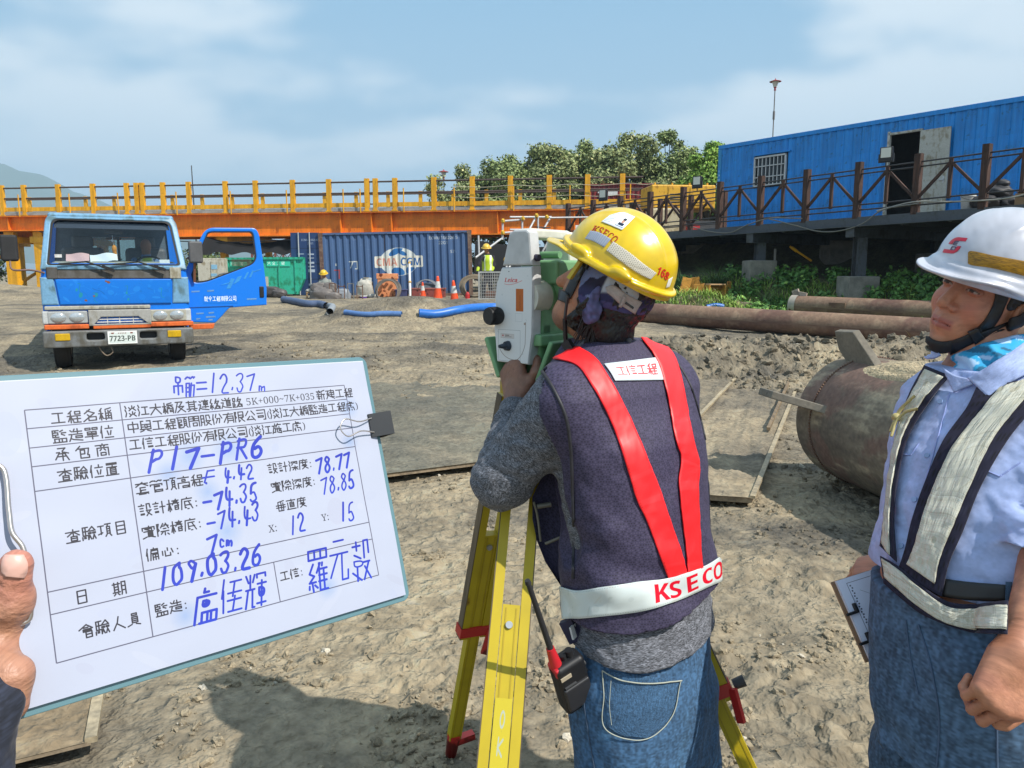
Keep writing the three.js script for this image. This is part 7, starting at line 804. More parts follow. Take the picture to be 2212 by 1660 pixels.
  const cl = thing('binder_clip', 'small black binder clip with wire handle on the right edge of the form', 'binder clip', PX(1.09, 0.24, 0.003).applyMatrix4(o.matrix.compose(o.position, o.quaternion, o.scale))); cl.quaternion.copy(o.quaternion);
  obj('spring', [prism([[-0.009, 0.001], [0.006, 0.008], [0.0075, 0.008], [0.0075, -0.009], [0.006, -0.009], [-0.009, -0.006], [-0.0085, -0.0072], [0.009, -0.0105], [0.009, 0.0095], [-0.0085, 0.002]], 0.02, 0.0003).rotateX(Math.PI / 2).translate(0.001, 0.01, 0)], paint(C(0.03, 0.032, 0.036), { r: 0.35 }), cl); obj('wire_handle', [tube([V(-0.006, 0.006, 0.0035), V(-0.02, 0.004, 0.0065), V(-0.034, 0.007, 0.008), V(-0.039, 0.0, 0.008), V(-0.034, -0.007, 0.008), V(-0.02, -0.004, 0.0065), V(-0.006, -0.006, 0.0035)], 0.0006, 50, 6)], wire, cl);
  globalThis.boardN = Nn;
}
// ---------------------------------------------------------------- the surveyor, seen from behind on the left
{
  const F = V(-0.64, 0, -0.77), Lx = V(-0.77, 0, 0.64);
  const st = [[at(1388, 1640, 1.8), 0.155, 0.118], [at(1388, 1510, 1.8), 0.172, 0.135], [at(1390, 1410, 1.8), 0.172, 0.125], [at(1388, 1290, 1.8), 0.166, 0.118], [at(1372, 1090, 1.79), 0.176, 0.12], [at(1350, 940, 1.79), 0.186, 0.122], [at(1330, 840, 1.8), 0.172, 0.104], [at(1312, 770, 1.815), 0.105, 0.082], [at(1302, 730, 1.82), 0.066, 0.066]];
  const torso = loft(st, Lx, F), SC = st[6][0], shL = SC.clone().addScaledVector(Lx, 0.165).add(V(0, -0.012, 0)), shR = SC.clone().addScaledVector(Lx, -0.16).add(V(0, -0.005, 0)), elL = at(1085, 1035, 1.78), wrL = at(1118, 868, 1.92), elR = shR.clone().add(V(0.05, -0.27, -0.1)), wrR = at(1228, 835, 2.0);
  const hd = V(-0.85, 0, -0.53), tl = 0.49, hF = hd.clone().multiplyScalar(Math.cos(tl)).add(V(0, Math.sin(tl), 0)), hU = hd.clone().multiplyScalar(-Math.sin(tl)).add(V(0, Math.cos(tl), 0)), hL = V(-0.53, 0, 0.85), HC = at(1306, 628, 1.77);
  const HP = (x, y, z) => HC.clone().addScaledVector(hL, x).addScaledVector(hU, y).addScaledVector(hF, z), toH = (p) => { const d = p.clone().sub(HC); return V(d.dot(hL), d.dot(hU), d.dot(hF)); };
  const hipL = at(1338, 1490, 1.77), hipR = at(1452, 1490, 1.88), knL = at(1352, 1790, 1.74), knR = at(1485, 1790, 1.92); const ftL = V(knL.x, -0.2, knL.z - 0.02), ftR = V(knR.x, -0.2, knR.z - 0.06);
  const me = thing('person', 'surveyor in yellow helmet and dark mesh vest with red straps bending to the instrument', 'person', V(SC.x, -0.2, SC.z));
  const headF = (p) => { const q = toH(p); let r = ell(q, 0, 0.02, -0.01, 0.075, 0.105, 0.095); r = smin(r, ell(q, 0, -0.05, 0.03, 0.062, 0.075, 0.06), 0.03); r = smin(r, ell(q, 0, -0.1, 0.055, 0.04, 0.03, 0.035), 0.03); r = smin(r, ell(q, 0, -0.075, 0.02, 0.054, 0.04, 0.055), 0.02); r = smin(r, cap(q, V(0, 0.01, 0.085), V(0, -0.035, 0.108), 0.009, 0.014), 0.014); r = smin(r, ell(q, 0.076, -0.015, -0.005, 0.011, 0.03, 0.019), 0.006); r = smin(r, ell(q, -0.076, -0.015, -0.005, 0.011, 0.03, 0.019), 0.006); return r; };
  const neckF = (p) => cap(p, HP(0, -0.05, -0.02), at(1300, 772, 1.82), 0.052, 0.062);
  const armF = (p, k) => { let r = smin(cap(p, shL, elL, 0.052 + k, 0.043 + k), cap(p, elL, wrL, 0.041 + k, 0.026 + k * 0.55), 0.025); r = Math.min(r, smin(cap(p, shR, elR, 0.052 + k, 0.043 + k), cap(p, elR, wrR, 0.041 + k, 0.026 + k * 0.55), 0.025)); return r; };
  const legF = (p, k) => Math.min(smin(cap(p, hipL, knL, 0.088 + k, 0.078 + k), cap(p, knL, ftL, 0.072 + k, 0.055 + k), 0.03), smin(cap(p, hipR, knR, 0.086 + k, 0.074 + k), cap(p, knR, ftR, 0.072 + k, 0.055 + k), 0.03));
  const handL = handField(wrL, at(1104, 770, 1.95).sub(wrL), V(-0.75, 0.1, 0.65), -1, [0.62, 0.62, 0.7, 0.75], 1.0, 1.3), handR = handField(wrR, at(1205, 775, 2.02).sub(wrR), V(0.2, 0.45, 0.7), 1, [0.55], 1.0, 1.0);
  const skin = (p, n) => { const q = toH(p); const k = 0.9 + 0.2 * fbm3(p.x * 30, p.y * 30, p.z * 30, 2); let c = [0.56 * k, 0.26 * k, 0.15 * k]; if (q.z > 0.02 && q.y < -0.085 && Math.abs(q.x) < 0.07) c = mixc(c, [0.07, 0.05, 0.045], 0.55 * ss(-0.085, -0.105, q.y)); return c; };
  const bodyF = (p) => { let r = smin(torso(p) + 0.014, armF(p, -0.004), 0.03); r = smin(r, legF(p, -0.012), 0.03); return smin(r, neckF(p), 0.03); };
  const g1 = net(bodyF, V(-0.25, -0.25, -2.3), V(0.75, 1.48, -1.36), 0.016, { color: skin, uv: (p) => [p.x * 4, p.y * 4] });
  const g2 = net((p) => smin(headF(p), neckF(p), 0.03), HC.clone().sub(V(0.2, 0.28, 0.2)), HC.clone().add(V(0.2, 0.18, 0.2)), 0.004, { color: skin, uv: (p) => [(p.x + p.z) * 4, p.y * 4] });
  const hnd = (w, f) => net(f, w.clone().sub(V(0.14, 0.1, 0.14)), w.clone().add(V(0.16, 0.18, 0.14)), 0.0035, { color: skin, uv: (p) => [(p.x + p.z) * 4, p.y * 4] });
  obj('body', local(merge([g1, g2, hnd(wrL, (p) => smin(handL(p), cap(p, wrL, elL, 0.026, 0.036), 0.02)), hnd(wrR, handR)]), me), skinM, me, true);
  // grey knitted shirt
  const wr = (p, a) => a * (Math.abs(fbm3(p.x * 9, p.y * 13, p.z * 9, 3)) - 0.25);
  const hem = (p) => at(1400, 1443, 1.665).y + 0.03 * ((p.x - 0.3) / 0.2) ** 2;
  const sleeveFold = (p) => { const d = p.distanceTo(elL), t = p.clone().sub(elL).dot(wrL.clone().sub(elL).normalize()); return t > -0.02 && d < 0.2 ? 0.0035 * Math.sin(t * 105 + 3 * fbm3(p.x * 14, p.y * 14, p.z * 14, 2)) * ss(-0.02, 0.04, t) : 0; };
  const shirtF = (p) => { let t = torso(p) - 0.007 - wr(p, 0.007) - 0.05 * Math.max(0, 0.86 - p.y); const a = armF(p, 0.026) + sleeveFold(p) - wr(p, 0.009); let r = smin(t, a, 0.035); const nk = p.clone().sub(st[8][0]); r = smax(r, hem(p) - p.y, 0.004); r = smax(r, p.y - (st[8][0].y - 0.012), 0.006); const cu = p.clone().sub(wrL).dot(wrL.clone().sub(elL).normalize()) + 0.012, cr = p.clone().sub(wrR).dot(wrR.clone().sub(elR).normalize()) + 0.02; if (p.distanceTo(wrL) < 0.12) r = smax(r, cu, 0.004); if (p.distanceTo(wrR) < 0.12) r = smax(r, cr, 0.004); return r; };
  const armUV = (p) => { const onArm = cap(p, elL, wrL, 0.06, 0.05) < 0.03, A = onArm ? elL : shL, B = onArm ? wrL : elL, ax = B.clone().sub(A).normalize(), d = p.clone().sub(A), s1 = ax.clone().cross(V(0, 0, 1)).normalize(), s2 = ax.clone().cross(s1); const near = Math.min(cap(p, shL, elL, 0.075, 0.066), cap(p, elL, wrL, 0.06, 0.05)); if (near < 0.012) return [Math.atan2(d.dot(s1), -d.dot(s2)) * 0.075 * 8, d.dot(ax) * 8]; const c = p.clone().sub(SC); return [Math.atan2(c.dot(Lx), -c.dot(F)) * 0.17 * 8, p.y * 8]; };
  obj('shirt', local(net(shirtF, V(-0.16, 0.5, -2.15), V(0.74, 1.5, -1.36), 0.0065, { uv: armUV }), me), cloth(C(0.3, 0.315, 0.35), T.heather), me, true);
  // jeans
  const seatF = (p) => smin(smin(torso(p) + 0.002, legF(p, 0.016), 0.04), Math.min(cap(p, at(1345, 1500, 1.75), at(1348, 1545, 1.75), 0.1, 0.09), cap(p, at(1442, 1500, 1.86), at(1455, 1545, 1.87), 0.09, 0.08)), 0.02);
  const jeanF = (p) => { let r = seatF(p) - 0.004 + 0.006 * fbm3(p.x * 8, p.y * 5, p.z * 8, 3) + 0.003 * Math.sin((p.y + p.x * 0.8 + 0.4 * fbm3(p.x * 6, p.y * 6, p.z * 6, 2)) * 55) * ss(0.5, 0.3, p.y); r = smax(r, p.y - at(1400, 1380, 1.68).y, 0.004); return smax(r, -0.16 - p.y, 0.01); };
  const jm = cloth(C(0.06, 0.15, 0.29), T.denim, { s: 0.1, b: T.bumpfine, bs: 0.002 }); jm.vertexColors = true;
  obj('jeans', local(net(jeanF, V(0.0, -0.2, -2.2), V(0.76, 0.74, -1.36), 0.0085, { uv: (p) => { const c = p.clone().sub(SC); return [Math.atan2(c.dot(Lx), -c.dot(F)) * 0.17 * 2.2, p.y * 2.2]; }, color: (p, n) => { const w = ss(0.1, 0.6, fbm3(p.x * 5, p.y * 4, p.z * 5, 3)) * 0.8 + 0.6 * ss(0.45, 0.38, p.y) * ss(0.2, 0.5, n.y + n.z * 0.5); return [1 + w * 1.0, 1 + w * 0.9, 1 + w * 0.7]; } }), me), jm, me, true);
  const th = std({ color: C(0.36, 0.38, 0.32), roughness: 0.8 }), dth = std({ color: C(0.04, 0.07, 0.12), roughness: 0.85 });
  const pk = [[1396, 1548], [1398, 1568]]; obj('back_pocket', local(sewn(jeanF, [[1303, 1449, 1470, 1470], [1306, 1500, 1462, 1512], [1309, 1540, 1448, 1552], [1312, 1572, 1420, 1580], [1350, 1592, 1398, 1596]], 0.002, { n: 24, m: 14, th: 0.003 }), me), (() => { const m = jm.clone(); m.vertexColors = false; m.color = C(0.05, 0.13, 0.25); return m; })(), me, true);
  obj('stitching', [local(merge([seamOn(jeanF, [[1303, 1449], [1306, 1500], [1310, 1574], [1390, 1597], [1446, 1552], [1468, 1470]], 0.0012, 0.005), seamOn(jeanF, [[1303, 1449], [1340, 1468], [1400, 1476], [1470, 1470]], 0.0016, 0.005), seamOn(jeanF, [[1322, 1470], [1318, 1520], [1322, 1565]], 0.0007, 0.006)]), me)], th, me, true); obj('side_seam', [local(merge([seamOn(jeanF, [[1335, 1420], [1330, 1432], [1300, 1440]], 0.001, 0.002), seamOn(jeanF, [[1270, 1420], [1262, 1500], [1285, 1660]], 0.0012, 0.002)]), me)], dth, me, true);
  // mesh vest: back panel with binding, side flap, red straps, label and hem band
  const vestBase = (p) => torso(p) - 0.019 - 0.011 * Math.max(0, 1.05 - p.y) - 0.07 * Math.max(0, 0.92 - p.y) - 0.007 * (fbm3(p.x * 6, p.y * 5, p.z * 6, 3)) - 0.004 * Math.sin((p.x * 0.5 + p.y) * 34 + 4 * fbm3(p.x * 3, p.y * 3, p.z * 3, 2)) * ss(1.2, 0.9, p.y);
  const shoulderV = (p) => Math.min(cap(p, SC.clone().addScaledVector(Lx, 0.04).add(V(0, 0.0, 0)), shL.clone().add(V(0, -0.005, 0)), 0.098, 0.092), cap(p, SC.clone().addScaledVector(Lx, -0.04), shR, 0.095, 0.088));
  const hemA = at(1216, 1345, 1.68), hemB = at(1562, 1280, 1.74), hemY = (p) => { const t = clamp((p.x - hemA.x) / (hemB.x - hemA.x), -0.2, 1.2); return lerp(hemA.y, hemB.y, t) - 0.02 * Math.sin(Math.PI * clamp(t)); };
  const armhole = (p) => { const q = p.clone().sub(shL), out = q.dot(Lx); return Math.min(cap(p, shL.clone().addScaledVector(Lx, 0.05).addScaledVector(F, 0.06), shL.clone().addScaledVector(Lx, 0.09).add(V(0, -0.25, 0)).addScaledVector(F, 0.05), 0.085, 0.11), cap(p, shL.clone().addScaledVector(Lx, 0.1).add(V(0, -0.2, 0)).addScaledVector(F, 0.06), st[4][0].clone().addScaledVector(Lx, 0.25).add(V(0, -0.05, 0)).addScaledVector(F, 0.03), 0.11, 0.075)); };
  const vestF = (p) => { let r = smin(vestBase(p), shoulderV(p), 0.06); r = smax(r, hemY(p) - p.y, 0.003); r = smax(r, p.y - (st[8][0].y - 0.002), 0.004); r = smax(r, -armhole(p), 0.004); const aR = cap(p, shR.clone().addScaledVector(Lx, -0.075).addScaledVector(F, 0.09), elR.clone().addScaledVector(Lx, -0.06).addScaledVector(F, 0.05), 0.085, 0.1); return smax(r, -aR, 0.004); };
  const vm = cloth(C(0.062, 0.053, 0.098), rep(T.vestmesh, 1), { r: 0.75, s: 0.2 });
  obj('vest', local(net(vestF, V(0.02, 0.6, -2.1), V(0.74, 1.5, -1.36), 0.0065, { uv: (p, n) => { const c = p.clone().sub(SC); return [Math.atan2(c.dot(Lx), -c.dot(F)) * 0.2 * 12, p.y * 12]; } }), me), vm, me, true);
  const vT = (p) => smax(smax(smin(vestBase(p), shoulderV(p), 0.06), hemY(p) - 0.03 - p.y, 0.003), p.y - st[8][0].y, 0.004);
  const bind = paint(C(0.025, 0.025, 0.032)); obj('binding', [local(merge([seamOn(vestF, [[1163, 790], [1195, 840], [1222, 900], [1232, 960], [1237, 1060], [1240, 1160], [1238, 1250]], 0.0042, 0.0, 70), seamOn(vestF, [[1422, 738], [1452, 770], [1490, 830], [1512, 900], [1535, 1010], [1548, 1120], [1556, 1200]], 0.003, 0.0, 50)]), me)], bind, me, true);
  obj('collar', [local(merge([seamOn(vT, [[1246, 752], [1262, 738], [1300, 726], [1345, 728], [1362, 738]], 0.007, -0.001, 40)]), me)], paint(C(0.1, 0.1, 0.115)), me, true);
  const redT = canvasTex(128, 1024, (c, w, h) => { c.fillStyle = '#f4262c'; c.fillRect(0, 0, w, h); for (let i = 0; i < 9; i++) { c.globalAlpha = 0.25; c.fillStyle = i % 2 ? '#ff5058' : '#d91c24'; c.fillRect(0, hsh(i, 1, 12) * h, w, 10 + 60 * hsh(i, 2, 12)); } c.globalAlpha = 1; c.strokeStyle = '#b81820'; c.setLineDash([7, 6]); c.lineWidth = 2.5; for (const x of [9, w - 9]) { c.beginPath(); c.moveTo(x, 0); c.lineTo(x, h); c.stroke(); } }), redM = new THREE.MeshPhysicalMaterial({ map: redT, color: C(1, 0.75, 0.75), roughness: 0.5, clearcoat: 0.15, clearcoatRoughness: 0.35 });
  obj('red_strap', local(sewn(vT, [[1196, 777, 1248, 750], [1245, 790, 1285, 775], [1276, 832, 1313, 815], [1310, 893, 1346, 875], [1338, 962, 1376, 939], [1358, 1025, 1402, 1003], [1376, 1084, 1427, 1066], [1395, 1123, 1444, 1118], [1420, 1190, 1466, 1183], [1446, 1258, 1485, 1249]], 0.005, { n: 60, m: 10, th: 0.004, wrinkle: 0.002 }), me), redM, me, true);
  obj('red_strap', local(sewn(vT, [[1384, 733, 1412, 735], [1418, 782, 1450, 764], [1438, 850, 1474, 844], [1450, 915, 1486, 908], [1458, 955, 1495, 955], [1468, 984, 1507, 1001], [1464, 1042, 1505, 1039], [1471, 1115, 1507, 1112], [1480, 1193, 1511, 1190], [1484, 1246, 1515, 1238]], 0.0065, { n: 60, m: 8, th: 0.004, wrinkle: 0.002 }), me), redM, me, true);
  const labT = canvasTex(512, 200, (c, w, h) => { c.fillStyle = '#cfdade'; c.fillRect(0, 0, w, h); c.strokeStyle = '#a9b6bc'; c.lineWidth = 5; c.strokeRect(6, 10, w - 12, h - 20); c.strokeRect(6, 26, w - 12, h - 52); write(c, '工信工程', 60, 48, 100, '#cf4448', 13, { adv: 104, hand: 0.03 }); });
  obj('name_label', local(sewn(vT, [[1305, 788, 1418, 774], [1318, 806, 1425, 800], [1328, 824, 1432, 822]], 0.004, { n: 12, m: 20, th: 0.003 }), me), std({ map: labT, roughness: 0.4 }), me, true);
  const hemT = canvasTex(1024, 160, (c, w, h) => { c.fillStyle = '#c6cfcd'; c.fillRect(0, 0, w, h); speck(c, w, h, 40, ['#b4bdba', '#d6dbd8', '#bcb9ae'], 6, 40, 18); c.strokeStyle = '#9aa5a4'; c.lineWidth = 3; c.setLineDash([6, 5]); c.strokeRect(4, 8, w - 8, h - 16); c.setLineDash([]); c.fillStyle = '#d0102a'; c.font = 'bold 150px sans-serif'; [...'KSECO'].forEach((q, i) => { c.save(); c.translate(566 + i * 84, 134); c.scale(i ? 0.9 : 0.95, 1); c.fillText(q, 0, 0); c.restore(); }); });
  obj('reflective_band', local(sewn(vT, [[1214, 1266, 1219, 1338], [1250, 1275, 1255, 1336], [1300, 1268, 1306, 1330], [1380, 1258, 1386, 1318], [1450, 1246, 1456, 1300], [1520, 1222, 1524, 1268], [1560, 1198, 1562, 1252]], 0.007, { n: 60, m: 8, th: 0.004 }).rotateX(0), me), (() => { const m = std({ map: hemT.clone(), roughness: 0.35 }); m.map.center.set(0.5, 0.5); m.map.rotation = 0; return m; })(), me, true);
  { const g = me.children[me.children.length - 1].geometry.attributes.uv; for (let i = 0; i < g.count; i++) { const a = g.getX(i), b = g.getY(i); g.setXY(i, 1 - b, 1 - a); } }
  // front of the vest hanging open at the side
  const flapPts = [[1166, 1040, 1206, 1000, 1.70, 1.72], [1150, 1075, 1214, 1075, 1.71, 1.72], [1150, 1120, 1222, 1150, 1.72, 1.72], [1160, 1170, 1232, 1230, 1.73, 1.72], [1178, 1215, 1238, 1290, 1.73, 1.72], [1205, 1255, 1240, 1335, 1.73, 1.72]];
  { const pos = [], uv = [], idx = [], m = 6; flapPts.forEach(([a, b, c, d, e, f], j) => { const P = at(a, b, e + 0.06), Q = at(c, d, f + 0.05); for (let i = 0; i <= m; i++) { const t = i / m, p = P.clone().lerp(Q, t); p.z -= 0.02 * Math.sin(Math.PI * t) + 0.006 * Math.sin(j * 2.3 + i); pos.push(p.x - me.position.x, p.y - me.position.y, p.z - me.position.z); uv.push(t * 0.8, j * 0.6); } }); for (let j = 0; j < flapPts.length - 1; j++) for (let i = 0; i < m; i++) { const a = j * (m + 1) + i; idx.push(a, a + m + 1, a + 1, a + 1, a + m + 1, a + m + 2); } const g = new THREE.BufferGeometry(); g.setAttribute('position', new THREE.Float32BufferAttribute(pos, 3)); g.setAttribute('uv', new THREE.Float32BufferAttribute(uv, 2)); g.setIndex(idx); g.computeVertexNormals(); const fm = cloth(C(0.03, 0.028, 0.06), T.vestmesh); fm.side = THREE.DoubleSide; const fl = obj('vest_front', g, fm, me, true); const trim = paint(C(0.16, 0.15, 0.12)); const Q = (u, v, d) => at(u, v, d).sub(me.position); obj('pocket_mesh', [tube([Q(1153, 1085, 1.765), Q(1160, 1110, 1.77), Q(1168, 1170, 1.78)], 0.003, 14, 5), tube([Q(1160, 1095, 1.765), Q(1190, 1090, 1.77)], 0.006, 8, 5), tube([Q(1178, 1175, 1.775), Q(1214, 1160, 1.765)], 0.004, 8, 5)], trim, fl); }
  obj('vest_tail', [local(merge([bar(at(1222, 1340, 1.72), at(1245, 1385, 1.72), 0.018, 0.03), bar(at(1248, 1340, 1.71), at(1255, 1400, 1.71), 0.004, 0.012)]), me)], paint(C(0.03, 0.03, 0.07)), me); obj('white_tag', [local(bar(at(1236, 1352, 1.705), at(1243, 1378, 1.705), 0.026, 0.004), me)], M.white, me);
  // hair, head scarf and helmet
  const hairF = (p) => { const q = toH(p); let r = (q.z < -0.01 ? smin(headF(p), neckF(p), 0.03) : headF(p)) - 0.011 - 0.005 * fbm3(q.x * 30, q.y * 60, q.z * 60, 3); r = smax(r, q.z - 0.0 + (q.y + 0.02) * 0.5, 0.01); r = smax(r, -0.108 - q.y + 0.25 * Math.max(0, q.z), 0.012); let k = smin(r, cap(q, V(0.03, -0.07, -0.065), V(-0.03, -0.075, -0.07), 0.034, 0.03), 0.02); k = smin(k, cap(q, V(0.05, -0.055, -0.04), V(0.066, -0.03, 0.015), 0.02, 0.01), 0.015); return k + 0.004 * Math.abs(fbm3(q.x * 70, q.y * 22, q.z * 70, 2)); };
  obj('hair', local(net(hairF, HC.clone().sub(V(0.2, 0.26, 0.2)), HC.clone().add(V(0.2, 0.2, 0.2)), 0.0038, {}), me), std({ color: C(0.012, 0.01, 0.01), roughness: 0.45 }), me, true);
  { const strands = [], r2 = mulberry(91); for (let i = 0; i < 90; i++) { const a = (r2() - 0.35) * 2.2, y0 = -0.055 - 0.03 * r2(), s = V(Math.sin(a) * 0.075, y0, -Math.cos(a) * 0.085), e = V(s.x * 1.06 + 0.01 * (r2() - 0.5), y0 - 0.03 - 0.035 * r2(), s.z * 1.02 - 0.005 + 0.02 * (r2() - 0.5)); strands.push(cyl(HP(s.x, s.y, s.z), HP(e.x, e.y, e.z), 0.0022, 0.0005, 4)); } obj('hair_strands', [local(merge(strands), me)], std({ color: C(0.018, 0.015, 0.015), roughness: 0.45 }), me); }
  const scarfF = (p) => { const q = toH(p); let r = headF(p) - 0.011 - 0.004 * fbm3(q.x * 22, q.y * 22, q.z * 22, 3); r = smax(r, -0.03 + 0.075 * ss(0.0, 0.06, q.z) - q.y - 0.25 * Math.min(q.z, 0), 0.004); r = smax(r, q.y - 0.1, 0.01); return smax(r, q.z - 0.075, 0.006); };
  const scarfT = (p) => { const q = toH(p); const a = Math.atan2(q.x, -q.z), y = q.y + 0.25 * q.z; const white = ss(0.34, 0.4, a) * ss(1.3, 1.24, a) * ss(-0.005, 0.003, y - 0.01 * Math.sin(a * 7)) ; const pt = ss(0.1, 0.16, n3(q.x * 26, q.y * 17, q.z * 26)); let c = mixc([0.02, 0.02, 0.075], [0.012, 0.008, 0.02], ss(0, 0.02, y) * 0.8); if (a < 0.5) c = mixc(c, [0.34, 0.17, 0.15], pt * 0.8 * ss(0.01, 0.02, y)); if (a > 1.28) c = mixc(c, [0.2, 0.24, 0.42], pt * 0.7); if (y < -0.012) c = [0.055, 0.05, 0.15]; return mixc(c, [0.42, 0.46, 0.52], white); };
  const sm = std({ vertexColors: true, roughness: 0.8, bumpMap: T.bumpfine, bumpScale: 0.001 }); obj('head_scarf', local(net(scarfF, HC.clone().sub(V(0.2, 0.2, 0.2)), HC.clone().add(V(0.2, 0.2, 0.2)), 0.0032, { color: scarfT }), me), sm, me, true);
  obj('scarf_knot', local(net((p) => { const q = toH(p); return smin(ell(q, 0.085, -0.035, -0.03, 0.012, 0.03, 0.022), ell(q, 0.088, 0.0, -0.02, 0.01, 0.025, 0.01), 0.012) + 0.003 * fbm3(q.x * 40, q.y * 40, q.z * 40, 2); }, HC.clone().sub(V(0.2, 0.2, 0.2)), HC.clone().add(V(0.2, 0.2, 0.2)), 0.0035, {}), me), cloth(C(0.13, 0.13, 0.28), T.denim), me, true);
  // helmet: shell, brim, bands
  const domeF = (p) => { const q = toH(p); const rdg = 0.0035 * (Math.exp(-((q.x / 0.022) ** 2)) + 0.7 * Math.exp(-(((Math.abs(q.x) - 0.04) / 0.006) ** 2))) * ss(0.1, 0.14, q.y); let r = ell(q, 0, 0.07, -0.005, 0.108, 0.12, 0.133) - rdg; return smax(r, 0.06 - q.y, 0.004); };
  const brimF = (p) => { const q = toH(p); const R = Math.hypot(q.x / 0.122, (q.z - 0.006) / (q.z > 0 ? 0.182 - 0.02 * Math.abs(q.x) / 0.1 : 0.148)); const y = 0.061 - 0.022 * ss(0.1, 0.19, q.z) - 0.012 * (q.x / 0.12) ** 2 * ss(0.0, 0.15, q.z) - 0.008 * ss(0.06, 0.15, -q.z); return smax(smax((R - 1) * 0.125, Math.abs(q.y - y) - 0.0032, 0.003), 0.82 - R > 0 ? (0.82 - R) * 0.125 : -1, 0.002); };
  const gutter = (p) => { const q = toH(p); const R = Math.hypot(q.x / 0.115, (q.z + 0.004) / 0.14); return Math.hypot((R - 1) * 0.115, q.y - 0.068) - 0.0055; };
  const lugs = (p) => { const q = toH(p); return Math.min(ell(q, 0.108, 0.075, 0.05, 0.012, 0.011, 0.026), ell(q, 0.108, 0.075, -0.06, 0.011, 0.011, 0.028), ell(q, -0.108, 0.075, 0.05, 0.012, 0.011, 0.026)); };
  const helF = (p) => smin(smin(smin(domeF(p), brimF(p), 0.012), gutter(p), 0.006), lugs(p), 0.008);
  const yel = new THREE.MeshPhysicalMaterial({ color: C(0.82, 0.56, 0.0), roughness: 0.3, clearcoat: 0.5, clearcoatRoughness: 0.2, map: T.grunge, bumpMap: T.bumpcoarse, bumpScale: 0.0006 });
  const hel = obj('helmet', local(net(helF, HC.clone().sub(V(0.24, 0.14, 0.24)), HC.clone().add(V(0.26, 0.27, 0.24)), 0.0036, {}), me), yel, me, true);
  const honey = (dark, light) => tex(256, (u, v) => { const n = 10, y = v * n * 1.15, r = Math.floor(y), x = u * n + (r % 2) * 0.5, d = Math.hypot((x % 1) - 0.5, (y % 1) - 0.5); return mixc(dark, light, ss(0.2, 0.3, d)); });
  const bandA = sewn(helF, [[1276, 499, 1264, 516], [1295, 503, 1283, 522], [1320, 517, 1305, 535]], 0.0012, { n: 12, m: 8, th: 0.001 }); obj('grey_band', local(bandA, me), std({ map: honey([0.45, 0.5, 0.62], [0.62, 0.65, 0.7]), roughness: 0.35 }), hel, true);
  const hw = rep(honey([0.52, 0.5, 0.44], [0.8, 0.78, 0.72]), 0.55, 2.4); obj('white_band', local(sewn(helF, [[1325, 522, 1310, 541], [1360, 546, 1343, 566], [1390, 570, 1375, 589], [1418, 590, 1405, 604]], 0.0014, { n: 26, m: 8, th: 0.001 }), me), std({ map: hw, roughness: 0.4 }), hel, true);
  obj('rear_band', local(sewn(helF, [[1444, 604, 1453, 598], [1438, 622, 1446, 620]], 0.0012, { n: 6, m: 4, th: 0.001 }), me), std({ color: C(0.7, 0.68, 0.6) }), hel, true);
  const logo = (txt, w, h, font, size, bg, fg, dx, dy) => canvasTex(w, h, (c) => { c.fillStyle = fg; c.font = font.replace('#', size); c.fillText(txt, dx, dy, w - dx * 2); });
  const yb = '#e9c800'; obj('lettering', local(sewn(helF, [[1280, 485, 1274, 500], [1302, 489, 1293, 508], [1322, 500, 1312, 519], [1339, 512, 1325, 529]], 0.0009, { n: 20, m: 8, th: 0.0007 }), me), (() => { const m = new THREE.MeshPhysicalMaterial({ map: logo('KSECO', 320, 96, 'italic #px serif', 104, yb, '#b0201c', 6, 86), roughness: 0.3, alphaTest: 0.45 }); return m; })(), hel, true);
  { const g = hel.children[hel.children.length - 1].geometry.attributes.uv; for (let i = 0; i < g.count; i++) { const a = g.getX(i), b = g.getY(i); g.setXY(i, 1 - b, 1 - a); } }
  obj('number', local(sewn(helF, [[1424, 572, 1415, 593], [1437, 578, 1428, 602], [1450, 590, 1441, 610]], 0.0009, { n: 14, m: 8, th: 0.0007 }), me), new THREE.MeshPhysicalMaterial({ map: logo('168', 200, 140, 'bold #px sans-serif', 140, yb, '#c4211c', 8, 122), roughness: 0.3, alphaTest: 0.45 }), hel, true);
  { const g = hel.children[hel.children.length - 1].geometry.attributes.uv; for (let i = 0; i < g.count; i++) { const a = g.getX(i), b = g.getY(i); g.setXY(i, 1 - b, 1 - a); } }
  const idT = canvasTex(384, 200, (c, w, h) => { c.fillStyle = '#dfe3e6'; c.fillRect(0, 0, w, h); c.strokeStyle = '#a6adb4'; c.lineWidth = 3; c.strokeRect(8, 8, w - 16, h - 16); c.fillStyle = '#55607a'; for (let i = 0; i < 6; i++) c.fillRect(24, 30 + i * 26, 90 + 70 * hsh(i, 2, 6), 6); c.fillStyle = '#8b93a4'; c.fillRect(24, 18, 220, 4); c.fillStyle = '#eef1f3'; c.fillRect(262, 42, 96, 120); c.fillStyle = '#20243a'; c.fillRect(270, 128, 80, 34); c.fillStyle = '#b98a74'; c.beginPath(); c.ellipse(310, 100, 22, 30, 0, 0, 7); c.fill(); c.fillStyle = '#1c1a1e'; c.beginPath(); c.ellipse(310, 78, 24, 16, 0, 0, 7); c.fill(); c.fillStyle = '#28467a'; c.fillRect(250, 172, 120, 8); });
  obj('identity_card', local(sewn(helF, [[1318, 466, 1300, 480], [1345, 460, 1318, 487], [1372, 470, 1344, 498]], 0.002, { n: 18, m: 12, th: 0.001 }), me), new THREE.MeshPhysicalMaterial({ map: idT, roughness: 0.25, clearcoat: 1 }), hel, true);
  { const g = hel.children[hel.children.length - 1].geometry.attributes.uv; for (let i = 0; i < g.count; i++) { const a = g.getX(i), b = g.getY(i); g.setXY(i, 1 - b, 1 - a); } }
